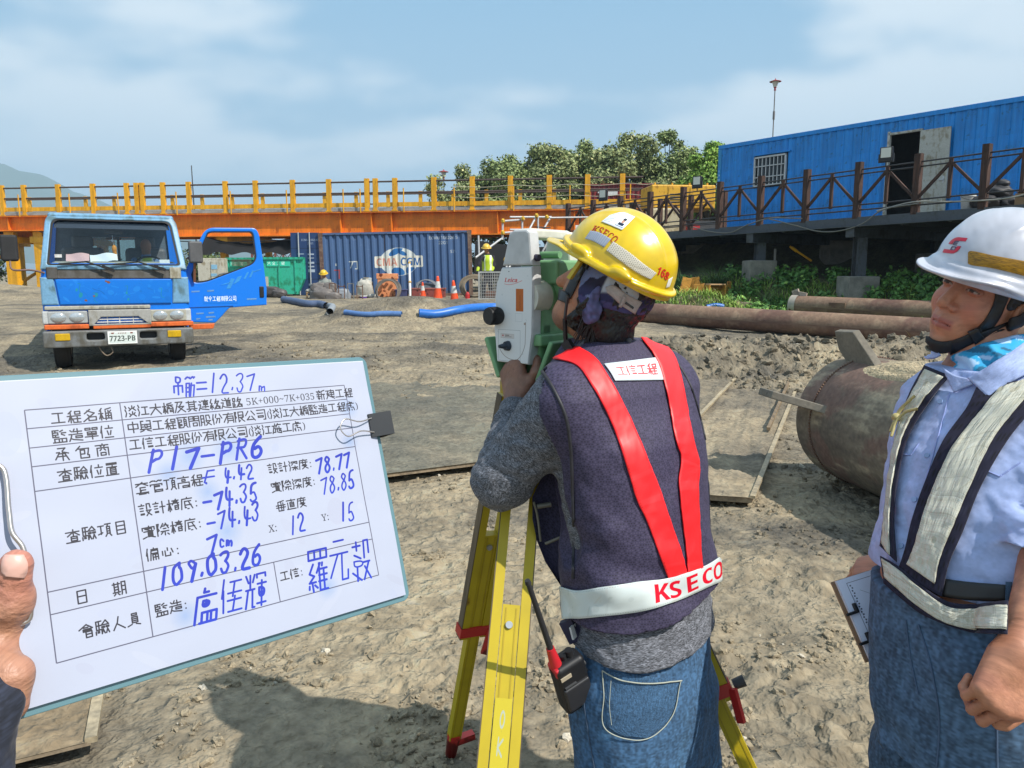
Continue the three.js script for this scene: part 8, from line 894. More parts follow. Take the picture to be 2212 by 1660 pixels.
  // harness: chin strap with buckle, rear adjuster
  const headOut = (p) => Math.min(scarfF(p), hairF(p), headF(p)); const sp = M.black;
  obj('chin_strap', [local(merge([sewn(headOut, [[1265, 546, 1280, 556], [1250, 575, 1264, 585], [1234, 606, 1248, 617], [1220, 636, 1234, 646]], 0.004, { n: 24, m: 4, th: 0.003 }), bar(at(1226, 640, 1.69), at(1220, 690, 1.72), 0.004, 0.012), bar(at(1220, 688, 1.72), at(1222, 740, 1.735), 0.006, 0.013), bar(at(1222, 738, 1.735), at(1236, 762, 1.73), 0.016, 0.02)]), me)], sp, me, true); obj('buckle', [local(merge([sewn(headOut, [[1215, 626, 1232, 636], [1212, 650, 1230, 656]], 0.009, { n: 6, m: 4, th: 0.006 }), sewn(headOut, [[1258, 556, 1276, 568], [1254, 572, 1270, 584]], 0.008, { n: 6, m: 4, th: 0.006 })]), me)], paint(C(0.03, 0.035, 0.04), { r: 0.3 }), me, true);
  const hs = paint(C(0.46, 0.4, 0.37)); obj('rear_adjuster', [local(merge([sewn(scarfF, [[1309, 620, 1312, 632], [1325, 616, 1322, 640], [1355, 636, 1343, 660], [1385, 652, 1370, 676]], 0.005, { n: 20, m: 6, th: 0.004 }), sewn(scarfF, [[1347, 636, 1336, 660], [1352, 640, 1342, 662]], 0.01, { n: 4, m: 6, th: 0.008 })]), me)], hs, me, true); obj('adjuster_slot', [local(merge([sewn(scarfF, [[1352, 650, 1349, 655], [1368, 662, 1366, 666]], 0.0062, { n: 6, m: 2, th: 0.002 })]), me)], M.darkGrey, me, true);
  obj('harness_arm', [local(bar(HP(0.09, 0.05, 0.045), HP(0.093, 0.005, 0.05), 0.02, 0.008), me)], paint(C(0.62, 0.5, 0.06)), me);
  // hand-held radio on the belt
  const ra = at(1222, 1430, 1.66), ro = thing('handheld_radio', 'black handheld radio with red taped antenna clipped to the surveyor belt', 'radio', ra); ro.rotation.set(0.18, 0.5, 0.27); ro.scale.setScalar(1.3); obj('case', [rb(0.056, 0.105, 0.036, 0.009, 0, -0.045, 0, 3)], M.black, ro); obj('front_shell', [rb(0.05, 0.05, 0.01, 0.004, 0, -0.06, 0.018)], paint(C(0.03, 0.03, 0.033), { r: 0.35 }), ro); for (let i = 0; i < 6; i++) obj('speaker_slot', [bx(0.022, 0.0022, 0.003, -0.01, -0.032 - i * 0.007, 0.0195)], M.darkGrey, ro); obj('badge', [bx(0.02, 0.007, 0.002, -0.014, -0.012, 0.019)], paint(C(0.5, 0.42, 0.3)), ro); for (let i = 0; i < 3; i++) obj('side_button', [cyl(V(0.028, -0.02 - i * 0.016, 0.004), V(0.031, -0.02 - i * 0.016, 0.004), 0.005, 0.005, 12)], M.darkGrey, ro); obj('control_knob', [cyl(V(0.01, 0.006, 0), V(0.01, 0.02, 0), 0.007, 0.0065, 14), cyl(V(-0.002, 0.006, 0), V(-0.002, 0.016, 0), 0.005, 0.005, 12)], M.black, ro); obj('antenna', [cyl(V(-0.019, 0.035, 0), V(-0.024, 0.185, 0), 0.0055, 0.0042, 12), cyl(V(-0.024, 0.185, 0), V(-0.0245, 0.192, 0), 0.0052, 0.004, 12)], M.blackRubber, ro); obj('red_tape', [cyl(V(-0.018, 0.005, 0), V(-0.0195, 0.045, 0), 0.0105, 0.007, 14), rb(0.02, 0.02, 0.03, 0.004, -0.018, -0.003, 0.0)], paint(C(0.6, 0.02, 0.03), { r: 0.35 }), ro); obj('belt_clip', [rb(0.03, 0.06, 0.006, 0.002, 0, -0.03, -0.022)], M.black, ro);
}
// ---------------------------------------------------------------- the man in the white helmet at the right
{
  const F = V(-0.85, 0, 0.53), Lx = V(0.53, 0, 0.85), A = (u, v, d) => at(u, v, d);
  const st = [[A(2085, 1640, 1.46), 0.16, 0.12], [A(2085, 1480, 1.47), 0.17, 0.125], [A(2080, 1380, 1.48), 0.168, 0.13], [A(2082, 1265, 1.49), 0.165, 0.138], [A(2116, 1130, 1.5), 0.168, 0.145], [A(2140, 990, 1.52), 0.178, 0.132], [A(2150, 870, 1.55), 0.172, 0.106], [A(2145, 800, 1.57), 0.12, 0.085], [A(2140, 755, 1.58), 0.066, 0.066]];
  const torso = loft(st, Lx, F), SC = st[6][0], shL = SC.clone().addScaledVector(Lx, 0.175).add(V(0, -0.02, 0)), shR = SC.clone().addScaledVector(Lx, -0.06).add(V(0, -0.015, 0));
  const elL = A(2262, 1195, 1.33), wrL = A(2200, 1405, 1.25), elR = shR.clone().add(V(0.07, -0.27, -0.1)), wrR = A(1952, 1215, 1.66);
  const hd = V(-0.93, 0, 0.368), pt = 0.14, ro = 0.3, y0 = V(0, 1, 0), f0 = hd.clone().multiplyScalar(Math.cos(pt)).addScaledVector(y0, Math.sin(pt)), u0 = hd.clone().multiplyScalar(-Math.sin(pt)).addScaledVector(y0, Math.cos(pt)), l0 = V(0.368, 0, 0.93), hF = f0, hU = u0.clone().multiplyScalar(Math.cos(ro)).addScaledVector(l0, Math.sin(ro)), hL = l0.clone().multiplyScalar(Math.cos(ro)).addScaledVector(u0, -Math.sin(ro)), HC = A(2133, 640, 1.58);
  const HP = (x, y, z) => HC.clone().addScaledVector(hL, x).addScaledVector(hU, y).addScaledVector(hF, z), toH = (p) => { const d = p.clone().sub(HC); return V(d.dot(hL), d.dot(hU), d.dot(hF)); };
  const me = thing('person', 'man in white helmet, blue neck scarf and pale banded vest looking to the left', 'person', V(SC.x, 0, SC.z));
  const abs = (q) => V(Math.abs(q.x), q.y, q.z);
  const faceQ = (q) => { const a = abs(q); let r = ell(q, 0, 0.035, -0.012, 0.077, 0.1, 0.097); r = smin(r, ell(q, 0, -0.035, 0.03, 0.06, 0.085, 0.062), 0.03); r = smin(r, ell(q, 0, -0.08, 0.03, 0.052, 0.038, 0.052), 0.025); r = smin(r, sph(q, 0, -0.108, 0.072, 0.018), 0.022); r = smin(r, ell(a, 0.043, -0.03, 0.055, 0.024, 0.026, 0.024), 0.02); r = smin(r, cap(a, V(0, 0.03, 0.089), V(0.045, 0.032, 0.073), 0.007, 0.008), 0.014);
    r = smax(r, -ell(a, 0.031, 0.008, 0.1, 0.017, 0.01, 0.017), 0.012); r = smin(r, ell(a, 0.031, 0.009, 0.0775, 0.016, 0.0105, 0.012), 0.004);
    r = smin(r, cap(q, V(0, 0.016, 0.088), V(0, -0.027, 0.108), 0.0075, 0.0125), 0.012); r = smin(r, ell(a, 0.0155, -0.034, 0.094, 0.0095, 0.008, 0.011), 0.007); r = smax(r, -sph(a, 0.008, -0.043, 0.1, 0.0045), 0.003);
    r = smin(r, ell(q, 0, -0.066, 0.082, 0.028, 0.02, 0.014), 0.014); r = smin(r, cap(a, V(0, -0.0615, 0.0955), V(0.021, -0.068, 0.083), 0.0055, 0.0028), 0.005); r = smin(r, cap(a, V(0, -0.075, 0.0935), V(0.018, -0.071, 0.084), 0.0068, 0.003), 0.005); r = smax(r, -cap(a, V(0, -0.068, 0.1035), V(0.022, -0.0695, 0.089), 0.002, 0.001), 0.002);
    let e = smin(ell(a, 0.077, -0.008, -0.012, 0.01, 0.032, 0.02), ell(a, 0.076, -0.032, -0.006, 0.008, 0.012, 0.01), 0.006); e = smax(e, -ell(a, 0.088, -0.004, -0.008, 0.007, 0.02, 0.011), 0.004); return smin(r, e, 0.006); };
  const headF = (p) => faceQ(toH(p)), neckF = (p) => cap(p, HP(0, -0.07, -0.025), A(2145, 800, 1.57), 0.056, 0.068);
  const armF = (p, k) => Math.min(smin(cap(p, shL, elL, 0.05 + k, 0.041 + k), cap(p, elL, wrL, 0.043 + k, 0.027 + k), 0.025), smin(cap(p, shR, elR, 0.05 + k, 0.041 + k), cap(p, elR, wrR, 0.04 + k, 0.027 + k), 0.025));
  const hipL = A(2140, 1440, 1.4), hipR = A(2036, 1440, 1.57), knL = V(hipL.x + 0.01, 0.46, hipL.z + 0.03), knR = V(hipR.x - 0.03, 0.46, hipR.z + 0.0), ftL = V(knL.x + 0.02, 0.05, knL.z), ftR = V(knR.x - 0.02, 0.05, knR.z);
  const legF = (p, k) => Math.min(smin(cap(p, hipL, knL, 0.085 + k, 0.078 + k), cap(p, knL, ftL, 0.07 + k, 0.042 + k), 0.03), smin(cap(p, hipR, knR, 0.085 + k, 0.078 + k), cap(p, knR, ftR, 0.07 + k, 0.042 + k), 0.03));
  const hdL = A(2150, 1530, 1.235).sub(wrL), handL = handField(wrL, hdL, V(-0.15, 0.1, 1), 1, [1.0, 1.05, 1.1, 1.1], 1.02, 0.25), handR = handField(wrR, A(1905, 1228, 1.68).sub(wrR), V(0, 1, 0.4), 1, [0.7], 1, 0.6);
  const skin = (p) => { const q = toH(p), a = Math.abs(q.x); const k = 0.92 + 0.24 * fbm3(p.x * 28, p.y * 28, p.z * 28, 3); let c = [0.55 * k, 0.25 * k, 0.15 * k]; if (q.z > 0.02) { c = mixc(c, [0.56, 0.19, 0.13], 0.55 * Math.exp(-(((a - 0.042) / 0.022) ** 2 + ((q.y + 0.03) / 0.024) ** 2))); c = mixc(c, [0.4, 0.12, 0.1], 0.8 * ss(0.03, 0.022, a) * ss(0.0125, 0.008, Math.abs(q.y + 0.0685)) * ss(0.075, 0.083, q.z)); c = mixc(c, [0.26, 0.08, 0.06], ss(0.026, 0.02, a) * ss(0.0022, 0.0012, Math.abs(q.y + 0.0688 - 0.1 * a * a)) * ss(0.075, 0.08, q.z)); const br = 0.026 + 0.12 * (a - 0.03) * (a < 0.035 ? 1 : -0.6); c = mixc(c, [0.03, 0.02, 0.018], 0.8 * ss(0.014, 0.018, a) * ss(0.05, 0.044, a) * ss(0.0045, 0.0022, Math.abs(q.y - br - 0.003)) * ss(0.05, 0.06, q.z));
      const ex = (a - 0.031) / 0.0145, ey = q.y - 0.007 - 0.0015 * (1 - ex * ex); c = mixc(c, [0.28, 0.1, 0.08], 0.5 * Math.exp(-(ex * ex * 0.6 + (ey / 0.009) ** 2))); if (Math.abs(ex) < 1 && q.z > 0.06) { const wd = 0.0032 * (1 - ex * ex * 0.8); c = mixc(c, Math.abs(ex - 0.0) < 0.42 ? [0.025, 0.015, 0.012] : [0.42, 0.36, 0.33], ss(wd, wd * 0.6, Math.abs(ey))); c = mixc(c, [0.02, 0.013, 0.012], ss(0.0016, 0.0007, Math.abs(ey - wd - 0.0003))); } }
    return c; };
  const bodyF = (p) => { let r = smin(torso(p) + 0.014, armF(p, -0.003), 0.03); r = smin(r, legF(p, -0.01), 0.03); return smin(r, neckF(p), 0.03); };
  const uvS = (p) => [(p.x - p.z) * 4, p.y * 4], hnd = (w, f, h = 0.0032) => net(f, w.clone().sub(V(0.15, 0.24, 0.14)), w.clone().add(V(0.14, 0.12, 0.16)), h, { color: skin, uv: uvS });
  obj('body', local(merge([net(bodyF, V(0.5, -0.02, -1.95), V(1.4, 1.5, -0.95), 0.014, { color: skin, uv: uvS }), net((p) => smin(headF(p), neckF(p), 0.03), HC.clone().sub(V(0.19, 0.26, 0.19)), HC.clone().add(V(0.19, 0.17, 0.19)), 0.0026, { color: skin, uv: uvS }), hnd(wrL, (p) => smin(handL(p), cap(p, wrL, elL, 0.0265, 0.038), 0.02)), hnd(wrR, handR, 0.004)]), me), skinM, me, true);
  // pale blue shirt, belt, jeans
  const fold = (p, a) => a * (Math.abs(fbm3(p.x * 7, p.y * 7 + p.x * 5, p.z * 7, 3)) - 0.2);
  const shirtF = (p) => { let t = torso(p) - 0.008 - fold(p, 0.01) - 0.0028 * Math.sin((p.y * 0.8 + p.x * 0.9) * 60 + 5 * fbm3(p.x * 4, p.y * 4, p.z * 4, 2)) * ss(1.15, 1.0, p.y); let a = armF(p, 0.028) - fold(p, 0.02); a = smax(a, elL.y + 0.02 - p.y + (p.distanceTo(elR) < 0.3 ? -9 : 0), 0.006); let r = smin(t, a, 0.035); r = smax(r, A(2100, 1245, 1.48).y - p.y, 0.006); return smax(r, p.y - (st[8][0].y - 0.035), 0.006); };
  const shM = cloth(C(0.43, 0.525, 0.84), T.denim, { s: 0.15 }); shM.map = T.grunge; const cylUV = (k) => (p) => { const c = p.clone().sub(SC); return [Math.atan2(c.dot(Lx), c.dot(F)) * 0.18 * k, p.y * k]; };
  obj('shirt', local(net(shirtF, V(0.55, 0.85, -1.95), V(1.42, 1.5, -0.95), 0.0065, { uv: cylUV(3) }), me), shM, me, true);
  const jF = (p) => { let r = smin(torso(p) - 0.002, legF(p, 0.022), 0.04); r = r - 0.006 * fbm3(p.x * 7, p.y * 5, p.z * 7, 3) - 0.004 * Math.sin((p.y + 0.5 * p.x) * 48 + 4 * fbm3(p.x * 5, p.y * 5, p.z * 5, 2)) * ss(0.8, 0.65, p.y); r = smax(r, p.y - A(2092, 1275, 1.48).y, 0.006); return smax(r, 0.02 - p.y, 0.01); };
  const jm = cloth(C(0.085, 0.16, 0.27), T.denim, { s: 0.1, b: T.bumpfine, bs: 0.002 }); jm.vertexColors = true; obj('jeans', local(net(jF, V(0.55, -0.02, -1.9), V(1.35, 0.98, -1.05), 0.009, { uv: cylUV(2.2), color: (p, n) => { const w = 0.25 * ss(0, 0.6, fbm3(p.x * 5, p.y * 3, p.z * 5, 3)) + 1.1 * ss(0.72, 0.6, p.y) * ss(0.85, 1.0, p.x); return [1 + w, 1 + w * 0.95, 1 + w * 0.8]; } }), me), jm, me, true);
  const seam = std({ color: C(0.06, 0.1, 0.17), roughness: 0.9 }), sew = (pts, r, f = jF, l = 0.001) => seamOn(f, pts, r, l, 40);
  obj('seam', [local(merge([sew([[2150, 1350], [2152, 1450], [2155, 1660]], 0.002), sew([[1985, 1350], [2010, 1430], [2030, 1560], [2024, 1660]], 0.0018), sew([[1958, 1340], [1968, 1420], [1985, 1500]], 0.0016)]), me)], seam, me, true);
  obj('belt', [local(sewn((p) => torso(p) - 0.006, [[1925, 1238, 1922, 1268], [1990, 1243, 1988, 1280], [2080, 1256, 2078, 1296], [2180, 1264, 2180, 1300]], 0.008, { n: 30, m: 4, th: 0.005 }), me)], paint(C(0.012, 0.011, 0.012), { r: 0.4 }), me, true); obj('belt_loop', [local(sewn((p) => torso(p) - 0.006, [[2170, 1256, 2182, 1256], [2168, 1310, 2180, 1310]], 0.016, { n: 6, m: 3, th: 0.004 }), me)], jm, me, true);
  obj('boots', [local(merge([ftL, ftR].map((f) => rb(0.1, 0.1, 0.27, 0.04).rotateY(-0.8).translate(f.x - 0.04, 0.05, f.z + 0.03))), me)], M.black, me);
  // buttons, placket, pockets, collar
  const btn = []; for (const [u, v] of [[2032, 868], [2004, 985], [1976, 1080], [1948, 1180]]) { const p = trace(shirtF, u, v); if (p) { const n = gradAt(shirtF, p); btn.push(cyl(p, p.clone().addScaledVector(n, 0.003), 0.0058, 0.0052, 14)); } } obj('button', btn.length ? [local(merge(btn), me)] : [bx(0.001, 0.001, 0.001)], paint(C(0.3, 0.42, 0.68), { r: 0.3 }), me);
  const dk = std({ color: C(0.28, 0.34, 0.62), roughness: 0.9 }); obj('shirt_stitching', [local(merge([sew([[2052, 850], [2020, 970], [1990, 1080], [1955, 1230]], 0.0014, shirtF, 0.0006), sew([[1948, 982], [1968, 984]], 0.0012, shirtF, 0.0005), sew([[1968, 984], [1986, 958]], 0.0012, shirtF, 0.0005), sew([[2118, 1012], [2160, 1030]], 0.0012, shirtF, 0.0005), sew([[2160, 1030], [2205, 1000]], 0.0012, shirtF, 0.0005)]), me)], dk, me, true);
  const cS = (p) => smin(shirtF(p), neckF(p) - 0.022, 0.05); obj('collar', [local(merge([sewn(cS, [[2094, 820, 2138, 864], [2130, 800, 2166, 842], [2175, 770, 2200, 822], [2230, 728, 2240, 800]], 0.011, { n: 24, m: 8, th: 0.004 }), sewn(cS, [[1992, 776, 1994, 781], [2012, 768, 2022, 782], [2034, 756, 2040, 774]], 0.012, { n: 10, m: 4, th: 0.004 }), sewn(cS, [[2040, 796, 2062, 850], [2066, 812, 2080, 842], [2096, 820, 2106, 832]], 0.006, { n: 10, m: 6, th: 0.004 })]), me)], shM, me, true);
  // neck scarf
  const scf = (p) => { const c0 = A(2140, 800, 1.57), q = p.clone().sub(c0), c = neckF(p) - 0.012 - 0.006 * Math.sin((q.y + 0.35 * q.dot(Lx)) * 150 + 4 * fbm3(p.x * 9, p.y * 9, p.z * 9, 2)) * 0.8; const up = q.y - 0.055 - 0.5 * q.dot(Lx), dn = -0.05 - q.y; return smax(smax(c - 0.014 * ss(0.03, -0.04, q.y), up, 0.006), dn, 0.006); };
  obj('neck_scarf', local(net(scf, A(2140, 800, 1.57).sub(V(0.16, 0.12, 0.16)), A(2140, 800, 1.57).add(V(0.16, 0.16, 0.16)), 0.0042, { color: (p) => { const k = n3(p.x * 22 + p.y * 30, p.y * 42, p.z * 22), h = fbm3(p.x * 60, p.y * 60, p.z * 60, 2); return k > 0.25 ? [0.4, 0.6, 0.85] : k < -0.42 ? [0.02, 0.13, 0.24] : [0.03 + 0.04 * h, 0.34, 0.62]; } }), me), std({ vertexColors: true, roughness: 0.85 }), me, true);
  // vest bands
  const vF = (p) => smin(torso(p) - 0.02 - fold(p, 0.006), armF(p, 0.03), 0.03), navy = cloth(C(0.018, 0.018, 0.04), T.vestmesh), bt = canvasTex(256, 1024, (c, w, h) => { c.fillStyle = '#c9c5b2'; c.fillRect(0, 0, w, h); speck(c, w, h, 150, ['#b9b29a', '#d8d6c8', '#a99f82', '#cfcdc0'], 4, 46, 55); for (let i = 0; i < 60; i++) { c.globalAlpha = 0.22; c.strokeStyle = i % 3 ? '#8f866c' : '#e8e6dc'; c.lineWidth = 2 + 3 * hsh(i, 3, 5); c.beginPath(); c.moveTo(0, h * hsh(i, 1, 5)); c.bezierCurveTo(w * 0.4, h * hsh(i, 1, 5) + 20, w * 0.6, h * hsh(i, 1, 5) - 20, w, h * hsh(i, 1, 5) + 12); c.stroke(); } c.globalAlpha = 1; c.setLineDash([5, 5]); c.strokeStyle = '#8a836e'; c.lineWidth = 2; for (const x of [8, w - 8]) { c.beginPath(); c.moveTo(x, 0); c.lineTo(x, h); c.stroke(); } }), cream = std({ map: bt, color: C(0.95, 0.97, 1), roughness: 0.55, bumpMap: T.bumpcoarse, bumpScale: 0.006 });
  const rows = { nearN: [[2110, 838, 2280, 812], [2090, 880, 2262, 850], [2040, 950, 2185, 940], [2000, 1040, 2120, 1050], [1972, 1120, 2080, 1150], [1955, 1190, 2050, 1220], [1940, 1235, 2035, 1290]], nearC: [[2160, 840, 2255, 808], [2128, 880, 2225, 850], [2062, 965, 2150, 945], [2022, 1045, 2098, 1050], [1995, 1120, 2062, 1135], [1975, 1190, 2030, 1215], [1962, 1220, 2022, 1262]], farN: [[1998, 790, 2052, 812], [1966, 850, 2008, 868], [1938, 930, 1962, 945], [1922, 1020, 1940, 1035], [1912, 1110, 1932, 1120], [1902, 1180, 1938, 1215]], farC: [[2002, 800, 2040, 816], [1970, 856, 1996, 866], [1941, 932, 1954, 940], [1924, 1020, 1933, 1030], [1914, 1108, 1925, 1115], [1908, 1175, 1925, 1200]], hemN: [[1905, 1202, 1912, 1262], [1940, 1222, 1945, 1290], [1990, 1264, 1990, 1325], [2050, 1300, 2052, 1352], [2110, 1306, 2108, 1368], [2180, 1300, 2178, 1372]], hemC: [[1912, 1208, 1916, 1250], [1945, 1232, 1945, 1275], [1992, 1272, 1990, 1312], [2052, 1312, 2050, 1346], [2110, 1316, 2108, 1360], [2180, 1312, 2178, 1364]] };
  for (const [k, l] of [['nearN', 0.002], ['farN', 0.002], ['hemN', 0.004]]) obj('vest_edge', local(sewn(vF, rows[k], l, { n: 44, m: 8, th: 0.003 }), me), navy, me, true);
  for (const [k, l] of [['nearC', 0.0055], ['farC', 0.0055], ['hemC', 0.008]]) obj('reflective_band', local(sewn(vF, rows[k], l, { n: 60, m: 8, th: 0.003, wrinkle: 0.0025 }), me), cream, me, true);
  { const t = trace(vF, 1950, 918), q = (u, v, k = 0.014) => { const p = trace(vF, u, v) ?? t; return p.clone().addScaledVector(gradAt(vF, p), k); }; obj('tied_cord', [local(merge([tube([q(1985, 862), q(1965, 882), q(1950, 905), q(1942, 925)], 0.003, 24, 6), tube([q(1978, 868), q(1956, 892), q(1944, 915), q(1934, 940)], 0.003, 24, 6), tube([q(1990, 890), q(1966, 898), q(1948, 916), q(1936, 950)], 0.003, 24, 6), new THREE.SphereGeometry(0.009, 10, 8).translate(...q(1946, 910).toArray())]), me)], paint(C(0.5, 0.42, 0.17)), me, true); }
  // hair, helmet, straps
  const hairF = (p) => { const q = toH(p); let r = headF(p) - 0.005 - 0.003 * fbm3(q.x * 50, q.y * 90, q.z * 50, 2); r = smax(r, q.z - 0.028 + 0.35 * Math.max(0, -q.y), 0.006); return smax(r, -0.05 - q.y - 0.5 * (q.z < 0 ? -q.z : 0) + (q.z > -0.03 ? 0.04 * ss(-0.03, 0.01, q.z) : 0), 0.008); };
  obj('hair', local(net((p) => smax(hairF(p), -ell(abs(toH(p)), 0.078, -0.01, -0.012, 0.02, 0.034, 0.024), 0.003), HC.clone().sub(V(0.17, 0.2, 0.17)), HC.clone().add(V(0.17, 0.17, 0.17)), 0.0036, {}), me), std({ color: C(0.014, 0.012, 0.012), roughness: 0.5 }), me, true);
  const domeF = (p) => { const q = toH(p), rib = 0.003 * Math.exp(-(((Math.abs(q.x) - 0.055 - 0.12 * (0.08 - q.y) * 0) / 0.007) ** 2)) * ss(0.11, 0.15, q.y); let r = ell(q, 0, 0.06, -0.012, 0.113, 0.122, 0.145) - rib; const nd = ell(q, 0.113, 0.082, -0.01, 0.02, 0.0225, 0.09); r = smax(r, -(nd - 0.0), 0.004); return smax(r, 0.03 - q.y, 0.004); };
  const brimF = (p) => { const q = toH(p), R = Math.hypot(q.x / 0.119, (q.z + 0.006) / (q.z > 0 ? 0.19 : 0.152)); const y = 0.044 - 0.016 * ss(0.05, 0.16, q.z) * (1 - (q.x / 0.12) ** 2) - 0.02 * ss(0.02, -0.14, q.z) - 0.014 * (Math.abs(q.x) / 0.11) ** 2 * ss(0.16, 0.04, q.z); return smax(smax((R - 1) * 0.12, Math.abs(q.y - y) - 0.0035, 0.004), (0.8 - R) * 0.12, 0.002); };
  const skirt = (p) => { const q = toH(p); return smax(ell(q, 0, 0.05, -0.01, 0.116, 0.16, 0.15), Math.abs(q.y - 0.035) - 0.014, 0.006); };
  const helF = (p) => smin(smin(domeF(p), brimF(p), 0.024), skirt(p), 0.012);
  const hel = obj('helmet', local(net(helF, HC.clone().sub(V(0.24, 0.14, 0.24)), HC.clone().add(V(0.24, 0.24, 0.24)), 0.0036, {}), me), new THREE.MeshPhysicalMaterial({ color: C(0.56, 0.58, 0.66), roughness: 0.28, clearcoat: 0.5, map: T.grunge }), me, true);
  obj('orange_band', local(sewn(helF, [[2092, 546, 2092, 564], [2096, 543, 2092, 570], [2150, 553, 2146, 580], [2240, 569, 2236, 602]], 0.0012, { n: 30, m: 6, th: 0.001 }), me), std({ color: C(0.52, 0.26, 0.004), map: T.bumpfine, roughness: 0.4 }), hel, true);
  const lg = canvasTex(256, 256, (c, w, h) => { c.strokeStyle = '#c01f3a'; c.lineWidth = 46; c.lineJoin = 'miter'; c.beginPath(); c.moveTo(236, 44); c.lineTo(120, 44); c.quadraticCurveTo(62, 50, 62, 120); c.moveTo(20, 212); c.lineTo(136, 212); c.quadraticCurveTo(194, 206, 194, 136); c.stroke(); c.lineWidth = 12; c.strokeStyle = '#5a4a62'; c.strokeRect(106, 150, 50, 38); c.beginPath(); c.moveTo(150, 80); c.lineTo(104, 80); c.lineTo(104, 124); c.lineTo(150, 124); c.moveTo(104, 102); c.lineTo(146, 102); c.stroke(); });
  obj('emblem', local(sewn(helF, [[2056, 508, 2096, 512], [2043, 528, 2084, 532], [2032, 549, 2072, 554]], 0.001, { n: 10, m: 10, th: 0.0008 }), me), std({ map: lg, roughness: 0.3, alphaTest: 0.45 }), hel, true);
  const ho = (p) => Math.min(headF(p), neckF(p), hairF(p)), strap = (r, l, o = {}) => sewn(ho, r, l, { n: 36, m: 4, th: 0.004, ...o });
  obj('chin_strap', [local(merge([strap([[2150, 628, 2184, 628], [2148, 650, 2172, 658], [2128, 690, 2148, 700], [2104, 716, 2118, 732]], 0.004), strap([[2222, 666, 2226, 690], [2180, 690, 2186, 710], [2140, 706, 2144, 724], [2105, 718, 2110, 740]], 0.008), strap([[2118, 704, 2124, 730], [2090, 722, 2096, 742], [2060, 734, 2066, 756], [2046, 738, 2046, 762]], 0.006)]), me)], M.black, me, true); obj('chin_cup', [local(strap([[2003, 722, 2001, 742], [2016, 733, 2012, 756], [2035, 738, 2034, 764], [2056, 736, 2058, 760]], 0.007, { th: 0.007 }), me)], M.blackRubber, me, true); obj('buckle', [local(merge([strap([[2090, 714, 2104, 742], [2112, 704, 2122, 730]], 0.011, { n: 8, th: 0.006 })]), me)], paint(C(0.02, 0.02, 0.022), { r: 0.35 }), me, true);
  // clipboard with a drawing in his far hand
  const cb = [A(1796, 1258, 1.64), A(1868, 1434, 1.58), A(1998, 1396, 1.6), A(1930, 1216, 1.68)], X = cb[3].clone().sub(cb[0]), Yv = cb[1].clone().sub(cb[0]), o = thing('clipboard', 'brown clipboard with a printed drawing sheet held beside the jeans of the white helmeted man', 'clipboard', cb[0]); const xn = X.clone().normalize(), yn = Yv.clone().negate().addScaledVector(xn, Yv.dot(xn)).normalize(), zn = xn.clone().cross(yn); o.quaternion.setFromRotationMatrix(new THREE.Matrix4().makeBasis(xn, yn, zn)); const W = X.length(), H = Yv.length();
  const dt = canvasTex(512, 640, (c, w, h) => { c.fillStyle = '#eceef6'; c.fillRect(0, 0, w, h); c.strokeStyle = '#5a5c6c'; c.lineWidth = 4; c.strokeRect(70, 40, w - 110, h - 110); c.lineWidth = 2; for (const [a, b, d, e] of [[150, 120, 420, 330], [420, 120, 200, 360], [330, 60, 360, 300], [70, 120, 120, 570], [120, 440, 470, 440], [120, 500, 470, 500], [300, 440, 300, 570]]) { c.beginPath(); c.moveTo(a, b); c.lineTo(d, e); c.stroke(); } c.fillStyle = '#4b4d5c'; for (let i = 0; i < 16; i++) c.fillRect(84 + (i % 2) * 8, 60 + i * 22, 12, 12); for (let i = 0; i < 10; i++) c.fillRect(140 + hsh(i, 1, 2) * 280, 455 + (i % 4) * 28, 40, 7); c.lineWidth = 4; c.beginPath(); c.moveTo(330, 520); c.bezierCurveTo(360, 480, 380, 560, 420, 515); c.stroke(); });
  obj('board', [rb(W, H, 0.004, 0.002, W / 2, -H / 2, -0.004)], paint(C(0.3, 0.17, 0.09)), o); obj('paper_pad', [bx(W * 0.95, H * 0.97, 0.005, W * 0.53, -H * 0.49, 0.001)], std({ color: C(0.6, 0.62, 0.7) }), o); const pg = new THREE.PlaneGeometry(W * 0.94, H * 0.96, 10, 10).translate(W * 0.53, -H * 0.49, 0.0042); obj('drawing_sheet', pg, std({ map: dt, color: C(0.85, 0.87, 0.95), roughness: 0.7 }), o, true); for (const t of [0.42, 0.78]) obj('clip', [rb(0.03, 0.006, 0.006, 0.002, 0.012, -H * t, 0.008), rb(0.008, 0.02, 0.008, 0.002, 0.024, -H * t + 0.008, 0.008)], M.black, o);
}
